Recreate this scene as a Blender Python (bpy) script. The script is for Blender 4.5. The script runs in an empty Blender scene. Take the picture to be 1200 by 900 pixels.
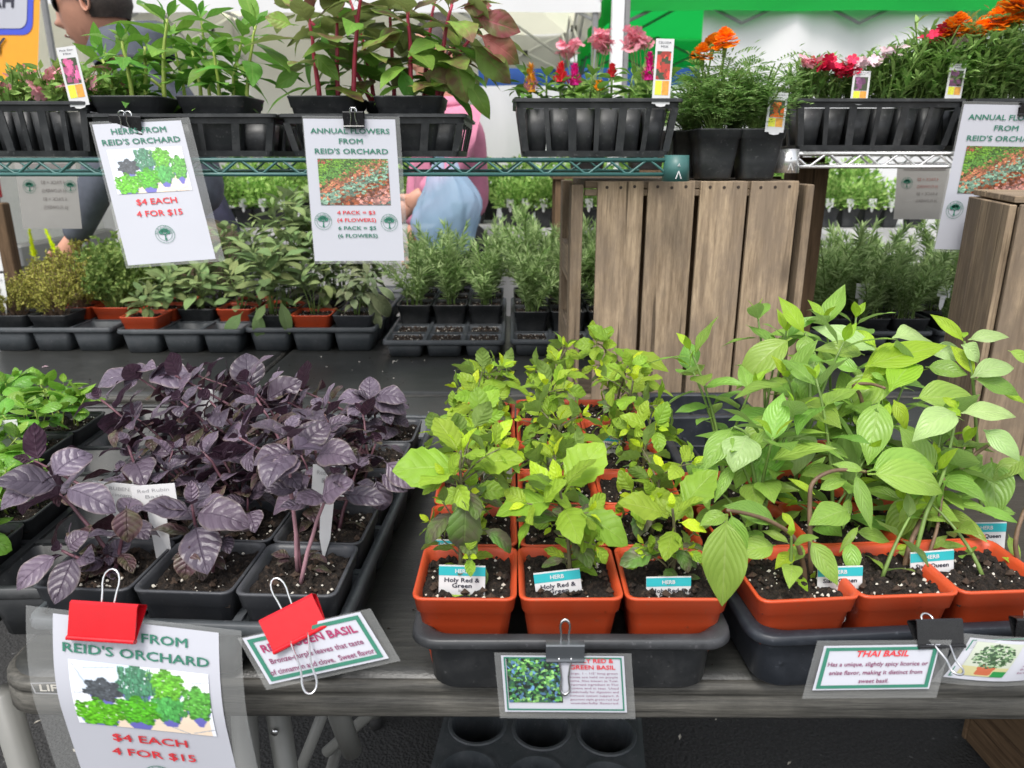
import bpy, math, random
import numpy as np
from mathutils import Vector, Matrix
rnd = random.Random(7)
SC = bpy.context.scene
COL = SC.collection
R = math.radians
# ------------------------------------------------------------ camera
CZ, PITCH, FPX = 1.18, R(16.94), 870.0
cd = bpy.data.cameras.new('camera'); cam = bpy.data.objects.new('camera', cd); COL.objects.link(cam)
cd.sensor_width = 36.0; cd.lens = 36.0*FPX/1200.0; cd.clip_start = .02; cd.clip_end = 500
cam.location = (0, 0, CZ); cam.rotation_euler = (math.pi/2-PITCH, 0, 0)
cd.dof.use_dof = True; cd.dof.focus_distance = .80; cd.dof.aperture_fstop = 10.0
SC.camera = cam
# ------------------------------------------------------------ sky + sun (soft overcast day)
W = bpy.data.worlds.new("World"); SC.world = W; W.use_nodes = True
wn = W.node_tree.nodes; wl = W.node_tree.links
bg = wn['Background']; sky = wn.new('ShaderNodeTexSky'); sky.sky_type = 'NISHITA'; sky.sun_disc = False
SUN_EL, SUN_AZ = R(58), R(200)
sky.sun_elevation = SUN_EL; sky.sun_rotation = SUN_AZ
sky.air_density = 1.0; sky.dust_density = 3.0
hs = wn.new('ShaderNodeHueSaturation'); hs.inputs['Saturation'].default_value = .28
wl.new(sky.outputs[0], hs.inputs['Color']); wl.new(hs.outputs[0], bg.inputs[0]); bg.inputs[1].default_value = .15
sd = bpy.data.lights.new('sun', 'SUN'); sd.energy = 1.0; sd.angle = R(16); sd.color = (1, .96, .90)
sun = bpy.data.objects.new('sun', sd); COL.objects.link(sun)
sdir = Vector((math.cos(SUN_EL)*math.sin(SUN_AZ), math.cos(SUN_EL)*math.cos(SUN_AZ), math.sin(SUN_EL)))
sun.rotation_euler = sdir.to_track_quat('Z', 'Y').to_euler()
SC.view_settings.view_transform = 'Standard'; SC.view_settings.look = 'None'
SC.view_settings.exposure = .86; SC.view_settings.gamma = 1
SC.cycles.max_bounces = 6; SC.cycles.transparent_max_bounces = 12; SC.cycles.transmission_bounces = 4
SC.cycles.use_denoising = True
# ------------------------------------------------------------ pixel rays -> world points
_F = Vector((0, math.cos(PITCH), -math.sin(PITCH))); _U = Vector((0, math.sin(PITCH), math.cos(PITCH))); _R = Vector((1, 0, 0))
def _ray(px, py): return _F + _R*((px-600)/FPX) - _U*((py-450)/FPX)
def PY(px, py, Y):
    r = _ray(px, py); return Vector((0, 0, CZ)) + r*(Y/r.y)
def PZ(px, py, Z):
    r = _ray(px, py); return Vector((0, 0, CZ)) + r*((Z-CZ)/r.z)
def DEP(p): return (Vector(p)-Vector((0, 0, CZ))).dot(_F)
# ------------------------------------------------------------ materials
def lin(c):
    return tuple(((x/255.)/12.92 if x/255. <= .04045 else ((x/255.+.055)/1.055)**2.4) for x in c)
class NT:
    def __init__(s, name):
        s.m = bpy.data.materials.new(name); s.m.use_nodes = True; s.t = s.m.node_tree
        s.b = s.t.nodes['Principled BSDF']; s.out = s.t.nodes['Material Output']
    def n(s, ty, **k):
        nd = s.t.nodes.new('ShaderNode'+ty)
        for a, v in k.items(): setattr(nd, a, v)
        return nd
    def l(s, a, b): s.t.links.new(a, b)
    def i(s, nd, key, v):
        if hasattr(v, 'links') or hasattr(v, 'is_linked'): s.l(v, nd.inputs[key])
        else:
            nd.inputs[key].default_value = (tuple(v)+(1,) if isinstance(v, (tuple, list)) and len(v) == 3 and nd.inputs[key].type == 'RGBA' else v)
    def math(s, op, a, b=0., c=0., clamp=False):
        nd = s.n('Math', operation=op); nd.use_clamp = clamp
        for k, v in enumerate((a, b, c)): s.i(nd, k, v)
        return nd.outputs[0]
    def mix(s, f, a, b):
        nd = s.n('Mix', data_type='RGBA'); s.i(nd, 0, f); s.i(nd, 6, a); s.i(nd, 7, b); return nd.outputs[2]
    def noise(s, vec, scale, detail=3., rough=.55):
        nd = s.n('TexNoise'); s.i(nd, 'Scale', scale); s.i(nd, 'Detail', detail); s.i(nd, 'Roughness', rough)
        if vec is not None: s.l(vec, nd.inputs['Vector'])
        return nd.outputs[0]
    def ramp(s, f, stops):
        nd = s.n('ValToRGB'); s.l(f, nd.inputs[0]); el = nd.color_ramp.elements
        el[0].position = stops[0][0]; el[0].color = tuple(stops[0][1])+(1,)
        el[1].position = stops[-1][0]; el[1].color = tuple(stops[-1][1])+(1,)
        for p, c in stops[1:-1]:
            e = el.new(p); e.color = tuple(c)+(1,)
        return nd.outputs[0]
    def bump(s, h, strength, dist, target=None):
        nd = s.n('Bump'); s.i(nd, 'Strength', strength); s.i(nd, 'Distance', dist); s.l(h, nd.inputs['Height'])
        s.l(nd.outputs[0], (target or s.b).inputs['Normal']); return nd.outputs[0]
def g(v): return (v, v, v)
def mul(c, k): return tuple(x*k for x in c)
def mat_plain(name, col, rough=.5, metal=0., var=.12, scale=40., bump=.0, spec=.5, emis=None):
    t = NT(name); tc = t.n('TexCoord').outputs['Object']
    f = t.noise(tc, scale, 4.)
    t.l(t.ramp(f, [(.3, mul(col, 1-var)), (.7, mul(col, 1+var))]), t.b.inputs['Base Color'])
    f2 = t.noise(tc, scale*2.7, 3.)
    t.l(t.math('MULTIPLY_ADD', f2, .3, rough-.15, True), t.b.inputs['Roughness'])
    t.b.inputs['Metallic'].default_value = metal; t.b.inputs['Specular IOR Level'].default_value = spec
    if bump: t.bump(f2, bump, .001)
    return t.m
def mat_plastic(name, col, rough=.38, dust_haze=(.25, .24, .22), amt=.25):
    """moulded nursery plastic: dusty film that also lifts the blacks like haze, scuffs"""
    t = NT(name); tc = t.n('TexCoord').outputs['Object']
    oi = t.n('ObjectInfo').outputs['Random']
    add = t.n('VectorMath', operation='ADD'); t.l(tc, add.inputs[0]); t.l(oi, add.inputs[1])
    n1 = t.noise(add.outputs[0], 22., 6., .65); n2 = t.noise(add.outputs[0], 180., 3., .6)
    d = t.math('MULTIPLY', t.ramp(n1, [(.46, g(0)), (.75, g(1))]), amt)
    sp = t.math('MULTIPLY', t.ramp(n2, [(.64, g(0)), (.70, g(1))]), amt*1.4)
    f = t.math('ADD', d, sp, 0, True)
    v = t.n('HueSaturation'); t.i(v, 'Color', tuple(col)); t.l(t.math('MULTIPLY_ADD', oi, .3, .85), v.inputs['Value'])
    n3 = t.noise(add.outputs[0], 55., 6., .75); sm = t.math('MULTIPLY', t.ramp(n3, [(.60, g(0)), (.66, g(1))]), .45)
    t.l(t.mix(sm, t.mix(f, v.outputs[0], dust_haze), mul(tuple(col), .35)), t.b.inputs['Base Color'])
    t.l(t.math('MULTIPLY_ADD', n1, .35, rough-.1, True), t.b.inputs['Roughness'])
    t.bump(n1, .15, .002)
    return t.m
def mat_leaf(name, col, vein, back=None, edge=None, vn=6., vk=.55, trans=.3, rough=.42, varh=.03, varv=.35, spec=.35, bumpk=.5, mott=None):
    t = NT(name)
    uv = t.n('TexCoord').outputs['UV']; sx = t.n('SeparateXYZ'); t.l(uv, sx.inputs[0])
    u = t.math('ABSOLUTE', t.math('SUBTRACT', sx.outputs[0], .5)); u = t.math('MULTIPLY', u, 2.)   # 0 midrib .. 1 edge
    v = sx.outputs[1]
    ph = t.math('MULTIPLY_ADD', v, vn, 0.)
    ph = t.math('SUBTRACT', ph, t.math('MULTIPLY', t.math('POWER', u, 1.3), vk*vn*.45))
    fr = t.math('ABSOLUTE', t.math('SUBTRACT', t.math('FRACT', ph), .5))      # .5 at vein
    side = t.math('SUBTRACT', 1., t.math('MULTIPLY', t.math('SUBTRACT', .5, fr), 16.), 0, True)
    side = t.math('MULTIPLY', side, t.math('SUBTRACT', 1.05, u, 0, True))
    mid = t.math('SUBTRACT', 1., t.math('MULTIPLY', u, 14.), 0, True)
    vf = t.math('MAXIMUM', t.math('MULTIPLY', side, .20), t.math('MULTIPLY', mid, .65))
    oi = t.n('ObjectInfo').outputs['Random']; tc = t.n('TexCoord').outputs['Object']
    add = t.n('VectorMath', operation='ADD'); t.l(tc, add.inputs[0]); t.l(oi, add.inputs[1])
    nz = t.noise(add.outputs[0], 3.2, 4., .6)
    base = t.mix(nz, mul(col, .78), mul(col, 1.22))
    if mott: base = t.mix(t.ramp(t.noise(add.outputs[0], 2.1, 3.), [(.42, g(0)), (.62, g(1))]), base, mott)
    if edge: base = t.mix(t.ramp(u, [(.82, g(0)), (1., g(.75))]), base, edge)
    base = t.mix(vf, base, vein)
    h = t.n('HueSaturation'); t.l(base, h.inputs['Color'])
    t.l(t.math('MULTIPLY_ADD', oi, 2*varh, .5-varh), h.inputs['Hue'])
    r2 = t.math('FRACT', t.math('MULTIPLY', oi, 13.7))
    t.l(t.math('MULTIPLY_ADD', r2, varv*2, 1-varv), h.inputs['Value'])
    colr = h.outputs[0]
    if back:
        geo = t.n('NewGeometry').outputs['Backfacing']; colr = t.mix(geo, colr, back)
    t.l(colr, t.b.inputs['Base Color'])
    t.l(t.math('MULTIPLY_ADD', nz, .2, rough-.1), t.b.inputs['Roughness']); t.b.inputs['Specular IOR Level'].default_value = spec
    hgt = t.math('SUBTRACT', t.math('MULTIPLY', t.math('POWER', t.math('MULTIPLY', t.math('SUBTRACT', .5, fr), 2.), .6), .7), t.math('MULTIPLY', mid, .5))
    hgt = t.math('ADD', hgt, t.math('MULTIPLY', t.noise(add.outputs[0], 9., 3.), .6))
    bn = t.bump(hgt, bumpk, .0013)
    tr = t.n('BsdfTranslucent'); t.l(t.mix(.35, colr, mul(col, 1.6)), tr.inputs[0]); t.l(bn, tr.inputs['Normal'])
    ms = t.n('MixShader'); ms.inputs[0].default_value = trans
    t.l(t.b.outputs[0], ms.inputs[1]); t.l(tr.outputs[0], ms.inputs[2]); t.l(ms.outputs[0], t.out.inputs[0])
    return t.m
def mat_wood(name, c0, c1, stain):
    t = NT(name); tc = t.n('TexCoord').outputs['Object']; oi = t.n('ObjectInfo').outputs['Random']
    mp = t.n('Mapping'); t.l(tc, mp.inputs[0]); mp.inputs['Scale'].default_value = (1, 1, .09)
    cx = t.n('CombineXYZ'); t.l(t.math('MULTIPLY', oi, 9.), cx.inputs[0]); t.l(t.math('MULTIPLY', oi, 5.), cx.inputs[1]); t.l(t.math('MULTIPLY', oi, 3.), cx.inputs[2])
    t.l(cx.outputs[0], mp.inputs['Location'])
    a = t.noise(mp.outputs[0], 90., 6., .7); b = t.noise(mp.outputs[0], 320., 3., .6)
    m2 = t.n('Mapping'); t.l(tc, m2.inputs[0]); m2.inputs['Scale'].default_value = (1, 1, .45); t.l(cx.outputs[0], m2.inputs['Location'])
    st = t.noise(m2.outputs[0], 14., 7., .7); kn = t.n('TexVoronoi'); kn.inputs['Scale'].default_value = 9.; t.l(m2.outputs[0], kn.inputs['Vector'])
    c = t.mix(t.ramp(a, [(.32, g(0)), (.68, g(1))]), c0, c1)
    c = t.mix(t.math('MULTIPLY', t.ramp(b, [(.5, g(0)), (.72, g(1))]), .4), c, mul(c0, .55))
    m3 = t.n('Mapping'); t.l(tc, m3.inputs[0]); m3.inputs['Scale'].default_value = (1, 1, .03); t.l(cx.outputs[0], m3.inputs['Location']); ck = t.noise(m3.outputs[0], 130., 2., .4)
    c = t.mix(t.math('MULTIPLY', t.ramp(ck, [(.30, g(1)), (.36, g(0))]), .8), c, mul(c0, .25))
    c = t.mix(t.math('MULTIPLY', t.ramp(st, [(.42, g(0)), (.60, g(1))]), .75), c, stain)
    c = t.mix(t.math('MULTIPLY', t.ramp(kn.outputs['Distance'], [(.03, g(1)), (.13, g(0))]), .7), c, mul(stain, .5))
    h = t.n('HueSaturation'); t.l(c, h.inputs['Color']); t.l(t.math('MULTIPLY_ADD', oi, .4, .8), h.inputs['Value'])
    t.l(h.outputs[0], t.b.inputs['Base Color']); t.b.inputs['Roughness'].default_value = .85; t.b.inputs['Specular IOR Level'].default_value = .2
    t.bump(t.math('ADD', a, t.math('MULTIPLY', b, .5)), .6, .0015)
    return t.m
M = {}
M['orange'] = mat_plastic('orange_plastic', (.56, .070, .020), .36, (.35, .13, .07), .22)
M['greypot'] = mat_plastic('grey_plastic', (.050, .053, .060), .36, (.14, .14, .14), .3)
M['black'] = mat_plastic('black_plastic', (.024, .026, .028), .36, (.13, .13, .13), .35)  # pale film and base also paint in hazy, lifted shadows
M['tray'] = mat_plastic('charcoal_plastic', (.034, .036, .039), .35, (.14, .14, .15), .28)
M['navy'] = mat_plastic('blue_black_plastic', (.018, .022, .029), .38, (.10, .11, .13), .3)
M['slate'] = mat_plastic('slate_plastic', (.056, .064, .070), .4, (.16, .16, .17), .35)
M['white'] = mat_plain('white_plastic', g(.66), .45, var=.03)
M['tagblue'] = mat_plain('turquoise_print', (.03, .42, .46), .4, var=.04)
M['taggreen'] = mat_plain('lime_print', (.40, .58, .10), .4, var=.3, scale=300)
M['ink'] = mat_plain('dark_ink', (.03, .03, .05), .6)
M['greyink'] = mat_plain('grey_ink', (.35, .35, .36), .6)
M['green_ink'] = mat_plain('green_ink', (.025, .17, .11), .6)
M['red_ink'] = mat_plain('red_ink', (.62, .035, .045), .6)
M['maroon_ink'] = mat_plain('maroon_ink', (.30, .025, .10), .6)
M['purple_ink'] = mat_plain('purple_ink', (.22, .06, .13), .6)
M['paper'] = mat_plain('paper', (.48, .49, .54), .5, var=.02, scale=8)
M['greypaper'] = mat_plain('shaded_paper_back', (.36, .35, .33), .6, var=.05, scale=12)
M['fadedink'] = mat_plain('show_through_ink', (.22, .20, .19), .6)
M['fadedred'] = mat_plain('show_through_red_ink', (.36, .16, .14), .6)
M['steel'] = mat_plain('bright_steel', g(.72), .22, 1., var=.05)
M['chrome'] = mat_plain('chrome_wire', g(.80), .25, .7, var=.04)
M['greenwire'] = mat_plain('green_epoxy_wire', (.045, .135, .125), .4, var=.1)
M['redclip'] = mat_plain('red_lacquer', (.58, .008, .016), .2, var=.05)
M['blackclip'] = mat_plain('black_lacquer', (.016, .016, .017), .25, var=.2)
M['silverclip'] = mat_plain('grey_lacquer', (.10, .11, .12), .2, .3, var=.1)
M['legmetal'] = mat_plain('grey_powdercoat', (.20, .20, .185), .45, var=.08, scale=15)
M['wood'] = mat_wood('weathered_wood', (.165, .118, .076), (.46, .35, .235), (.20, .155, .115))
M['wooddark'] = mat_wood('brown_wood', (.085, .052, .030), (.20, .130, .075), (.13, .085, .05))
M['nail'] = mat_plain('rusty_nail', (.035, .022, .015), .7)
M['perlite'] = mat_plain('perlite', (.62, .58, .50), .9, var=.2, scale=300)
M['bark'] = mat_plain('bark_chip', (.055, .034, .022), .9, var=.3, scale=300)
M['stem_green'] = mat_plain('green_stem', (.16, .25, .06), .5, var=.25, scale=60)
M['stem_lime'] = mat_plain('lime_stem', (.36, .46, .09), .5, var=.2, scale=60)
M['stem_purple'] = mat_plain('purple_stem', (.15, .065, .085), .45, var=.3, scale=60)
M['stem_pink'] = mat_plain('pink_stem', (.36, .20, .23), .45, var=.25, scale=60)
M['stem_brown'] = mat_plain('brown_stem', (.16, .10, .06), .6, var=.3, scale=80)
M['stem_holy'] = mat_plain('bronze_green_stem', (.13, .12, .06), .6, var=.3, scale=80)
M['stem_red'] = mat_plain('crimson_stem', (.42, .035, .070), .4, var=.25, scale=50)
M['skin'] = mat_plain('skin', (.56, .28, .19), .5, var=.07, scale=30)
M['hair'] = mat_plain('dark_hair', (.035, .025, .02), .6, var=.4, scale=120, bump=.5)
M['lens'] = mat_plain('dark_lens', (.012, .011, .010), .08)
M['jacket'] = mat_plain('slate_jacket', (.085, .095, .12), .85, var=.2, scale=30, bump=.2)
M['navycloth'] = mat_plain('navy_cloth', (.035, .036, .065), .85, var=.2, scale=30, bump=.2)
M['khaki'] = mat_plain('khaki_cloth', (.16, .12, .07), .9, var=.15, scale=30)
M['pinkcloth'] = mat_plain('pink_cloth', (.62, .22, .33), .8, var=.1, scale=25, bump=.2)
M['blackcloth'] = mat_plain('black_cloth', (.014, .014, .016), .85, var=.2)
M['denim'] = mat_plain('grey_denim', (.17, .20, .27), .9, var=.15, scale=60)
M['tentwhite'] = mat_plain('white_tent_fabric', (.70, .70, .70), .7, var=.03, scale=2)
M['tentpole'] = mat_plain('white_pole', (.80, .80, .80), .35, var=.04)
M['polegrey'] = mat_plain('grey_pole', (.22, .22, .22), .4, var=.08)
M['bluetarp'] = mat_plain('blue_tarp', (.035, .12, .44), .6, var=.12, scale=4)
M['cloth'] = mat_plain('white_tablecloth', (.42, .42, .41), .8, var=.04, scale=6)  # white cloth greyed: shading under the shelf put into its colour
M['yellow'] = mat_plain('yellow_paint', (.86, .36, .015), .35, var=.03)
M['bluepaint'] = mat_plain('blue_paint', (.055, .085, .58), .35, var=.03)
M['vanwhite'] = mat_plain('white_paint', (.72, .72, .72), .3, var=.02)
M['glassdark'] = mat_plain('dark_glass', (.02, .025, .03), .06)
M['redlamp'] = mat_plain('red_lamp', (.45, .01, .02), .15)
M['rubber'] = mat_plain('rubber', g(.02), .8)
M['hub'] = mat_plain('black_joint', g(.02), .5)
def mat_canopy(name, col, tr):
    t = NT(name); tc = t.n('TexCoord').outputs['Object']; f = t.noise(tc, 2.5, 3.)
    c = t.mix(f, mul(col, .92), mul(col, 1.08)); t.l(c, t.b.inputs['Base Color']); t.b.inputs['Roughness'].default_value = .7
    tb = t.n('BsdfTranslucent'); t.l(c, tb.inputs[0]); ms = t.n('MixShader'); ms.inputs[0].default_value = tr
    t.l(t.b.outputs[0], ms.inputs[1]); t.l(tb.outputs[0], ms.inputs[2]); t.l(ms.outputs[0], t.out.inputs[0]); return t.m
M['canopygreen'] = mat_canopy('green_canopy', (.015, .56, .09), .6)
M['canopycream'] = mat_canopy('cream_canopy', (.86, .84, .66), .65)
def mat_film(name, col, amt, rough=.12):
    t = NT(name); t.b.inputs['Base Color'].default_value = tuple(col)+(1,); t.b.inputs['Roughness'].default_value = rough
    tp = t.n('BsdfTransparent'); ms = t.n('MixShader'); ms.inputs[0].default_value = amt
    nz = t.noise(t.n('TexCoord').outputs['Object'], 30., 2.); t.bump(nz, .3, .002)
    t.l(tp.outputs[0], ms.inputs[1]); t.l(t.b.outputs[0], ms.inputs[2]); t.l(ms.outputs[0], t.out.inputs[0]); return t.m
M['film'] = mat_film('clear_laminate', (.50, .51, .50), .24)
M['bag'] = mat_film('thin_blue_bag', (.36, .54, .72), .58, .42)
def mat_print(name):
    t = NT(name); a = t.n('VertexColor'); a.layer_name = 'Col'; t.l(a.outputs[0], t.b.inputs['Base Color']); t.b.inputs['Roughness'].default_value = .45; return t.m
M['print'] = mat_print('printed_picture')
def mat_soil():
    t = NT('potting_soil'); tc = t.n('TexCoord').outputs['Object']; a = t.noise(tc, 260., 5., .7); b = t.noise(tc, 900., 2.)
    t.l(t.ramp(a, [(.3, (.007, .005, .004)), (.52, (.026, .018, .013)), (.70, (.09, .062, .042))]), t.b.inputs['Base Color'])
    t.b.inputs['Roughness'].default_value = .95; t.bump(t.math('ADD', a, b), 1., .003); return t.m
M['soil'] = mat_soil()
def mat_table():
    t = NT('scuffed_black_plastic'); tc = t.n('TexCoord').outputs['Object']
    mp = t.n('Mapping'); t.l(tc, mp.inputs[0]); mp.inputs['Scale'].default_value = (.25, 3., 3.)
    sc = t.noise(mp.outputs[0], 60., 8., .75); bl = t.noise(tc, 5., 5., .6); fi = t.noise(tc, 420., 2.)
    sp = t.n('TexVoronoi'); sp.inputs['Scale'].default_value = 45.; t.l(tc, sp.inputs['Vector'])
    f = t.math('MULTIPLY', t.ramp(sc, [(.44, g(0)), (.80, g(1))]), t.ramp(bl, [(.3, g(.25)), (.65, g(1))]))
    c = t.mix(t.math('MULTIPLY', f, .55), (.032, .033, .031), (.15, .15, .135))
    c = t.mix(t.math('MULTIPLY', t.ramp(sp.outputs['Distance'], [(.02, g(1)), (.05, g(0))]), .5), c, (.3, .29, .26))
    t.l(c, t.b.inputs['Base Color']); t.l(t.math('MULTIPLY_ADD', bl, .3, .20), t.b.inputs['Roughness']); t.b.inputs['Specular IOR Level'].default_value = .7
    t.bump(t.math('ADD', fi, t.math('MULTIPLY', sc, .6)), .35, .001); return t.m
M['table'] = mat_table()
def mat_table_edge():
    t = NT('worn_table_edge_plastic'); tc = t.n('TexCoord').outputs['Object']
    mp = t.n('Mapping'); t.l(tc, mp.inputs[0]); mp.inputs['Scale'].default_value = (.06, 1., 1.6)
    sc = t.noise(mp.outputs[0], 160., 8., .8); bl = t.noise(tc, 7., 5., .7)
    f = t.math('MULTIPLY', t.ramp(sc, [(.36, g(0)), (.70, g(1))]), t.ramp(bl, [(.3, g(.35)), (.6, g(1))]))
    c = t.mix(f, (.030, .029, .025), (.20, .19, .165)); t.l(c, t.b.inputs['Base Color']); t.b.inputs['Roughness'].default_value = .6
    t.bump(sc, .5, .001); return t.m
M['tableedge'] = mat_table_edge()
def mat_asphalt():
    t = NT('asphalt'); tc = t.n('TexCoord').outputs['Object']; a = t.noise(tc, 150., 4., .7)
    v = t.n('TexVoronoi'); v.inputs['Scale'].default_value = 160.; t.l(tc, v.inputs['Vector'])
    b = t.noise(tc, 1.5, 4.)
    c = t.ramp(a, [(.3, g(.020)), (.6, g(.045)), (.78, (.12, .115, .105))])
    c = t.mix(t.math('MULTIPLY', t.ramp(t.noise(tc, 60., 2.), [(.70, g(0)), (.76, g(1))]), .6), c, g(.22))
    c = t.mix(t.math('MULTIPLY', b, .5), c, g(.03)); t.l(c, t.b.inputs['Base Color']); t.b.inputs['Roughness'].default_value = .9
    t.bump(v.outputs['Distance'], .8, .004); return t.m
M['asphalt'] = mat_asphalt()
# leaves
M['purple'] = mat_leaf('purple_basil_leaf', (.125, .094, .130), (.078, .054, .086), back=(.11, .055, .085), edge=(.19, .15, .14), rough=.34, trans=.12, varh=.03, varv=.38, spec=.5, bumpk=.9)
M['purple_bronze'] = mat_leaf('bronze_purple_leaf', (.090, .045, .055), (.045, .02, .03), back=(.10, .045, .06), edge=(.17, .11, .09), rough=.4, trans=.14, mott=(.10, .09, .05), spec=.5, bumpk=.9)
M['holy'] = mat_leaf('holy_basil_leaf', (.27, .43, .040), (.37, .52, .10), back=(.26, .38, .10), trans=.3, varh=.015, varv=.22, bumpk=.6, rough=.48)
M['holy_new'] = mat_leaf('young_holy_basil_leaf', (.50, .66, .030), (.56, .70, .09), trans=.34, varh=.015, varv=.18, bumpk=.5)
M['holy_old'] = mat_leaf('old_holy_basil_leaf', (.13, .24, .050), (.20, .30, .09), back=(.22, .22, .14), mott=(.15, .13, .09), trans=.2, varh=.02, varv=.28, bumpk=.6)
M['thai'] = mat_leaf('thai_basil_leaf', (.26, .45, .075), (.38, .54, .16), back=(.33, .48, .16), trans=.34, varh=.02, varv=.22, rough=.36, spec=.5, vn=7, vk=1.1)
M['thai_new'] = mat_leaf('young_thai_basil_leaf', (.36, .56, .040), (.46, .62, .14), trans=.36, varh=.015, varv=.15, rough=.4, vn=7, vk=1.1)
M['thai_pale'] = mat_leaf('pale_thai_basil_leaf', (.38, .55, .20), (.48, .62, .28), back=(.35, .5, .22), trans=.28, varh=.015, varv=.14, rough=.34, spec=.5, vn=7, vk=1.1)
M['seedling'] = mat_leaf('green_basil_leaf', (.19, .39, .045), (.34, .54, .12), trans=.3, varh=.02, varv=.25, rough=.36, spec=.5)
M['sage'] = mat_leaf('sage_leaf', (.23, .31, .12), (.32, .40, .20), back=(.30, .36, .22), trans=.15, varh=.03, varv=.28, rough=.8, spec=.15, vn=9)
M['sage_pale'] = mat_leaf('variegated_sage_leaf', (.20, .25, .13), (.30, .34, .20), edge=(.52, .55, .34), trans=.15, varh=.03, varv=.25, rough=.8, spec=.15, vn=9)
M['celosia'] = mat_leaf('celosia_leaf', (.17, .36, .055), (.32, .46, .10), trans=.32, varh=.025, varv=.3, rough=.5)
M['celosia_red'] = mat_leaf('burgundy_leaf', (.33, .10, .09), (.50, .16, .14), back=(.36, .18, .15), trans=.32, varh=.03, varv=.35, rough=.5, mott=(.13, .15, .045))
M['celosia_mix'] = mat_leaf('green_red_leaf', (.25, .40, .07), (.36, .20, .12), back=(.25, .25, .12), mott=(.19, .10, .06), trans=.28, varh=.02, varv=.3, rough=.5)
M['bright_small'] = mat_leaf('small_bright_leaf', (.17, .33, .060), (.28, .42, .12), trans=.28, varh=.02, varv=.25)
def mat_fol(name, a, b, scale=60., trans=.25, rough=.6):
    t = NT(name); geo = t.n('NewGeometry').outputs['Random Per Island']; oi = t.n('ObjectInfo').outputs['Random']
    c = t.mix(geo, a, b); h = t.n('HueSaturation'); t.l(c, h.inputs['Color']); t.l(t.math('MULTIPLY_ADD', oi, .5, .75), h.inputs['Value'])
    t.l(h.outputs[0], t.b.inputs['Base Color']); t.b.inputs['Roughness'].default_value = rough; t.b.inputs['Specular IOR Level'].default_value = .3
    tb = t.n('BsdfTranslucent'); t.l(h.outputs[0], tb.inputs[0]); ms = t.n('MixShader'); ms.inputs[0].default_value = trans
    t.l(t.b.outputs[0], ms.inputs[1]); t.l(tb.outputs[0], ms.inputs[2]); t.l(ms.outputs[0], t.out.inputs[0]); return t.m
M['rosemary'] = mat_fol('rosemary_needle', (.12, .23, .05), (.50, .62, .30))
M['thyme'] = mat_fol('golden_thyme_foliage', (.22, .25, .04), (.50, .46, .11))
M['oregano'] = mat_fol('oregano_foliage', (.13, .24, .05), (.34, .44, .12))
M['marigold'] = mat_fol('marigold_foliage', (.13, .28, .06), (.38, .54, .20))
M['dianthus'] = mat_fol('dianthus_foliage', (.15, .32, .07), (.42, .60, .20))
M['lawn'] = mat_fol('seedling_foliage', (.14, .32, .05), (.44, .62, .18))
M['orangepetal'] = mat_fol('orange_petal', (.90, .20, .006), (.98, .38, .012), trans=.3)
M['pinkpetal'] = mat_fol('pink_petal', (.80, .22, .32), (.88, .45, .50), trans=.3)
M['redpetal'] = mat_fol('crimson_petal', (.50, .01, .04), (.80, .03, .11), trans=.25)
M['palepetal'] = mat_fol('pale_pink_petal', (.75, .42, .50), (.88, .75, .78), trans=.25)
M['magenta'] = mat_fol('magenta_plume', (.50, .01, .16), (.82, .02, .34), trans=.2)
M['scarlet'] = mat_fol('scarlet_plume', (.75, .02, .03), (.90, .06, .08), trans=.2)
M['yelloworange'] = mat_fol('yellow_orange_plume', (.90, .28, .02), (.95, .52, .03), trans=.2)
M['yellowspike'] = mat_fol('yellow_spike', (.70, .85, .0), (.85, .95, .02), trans=.3)
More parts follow.
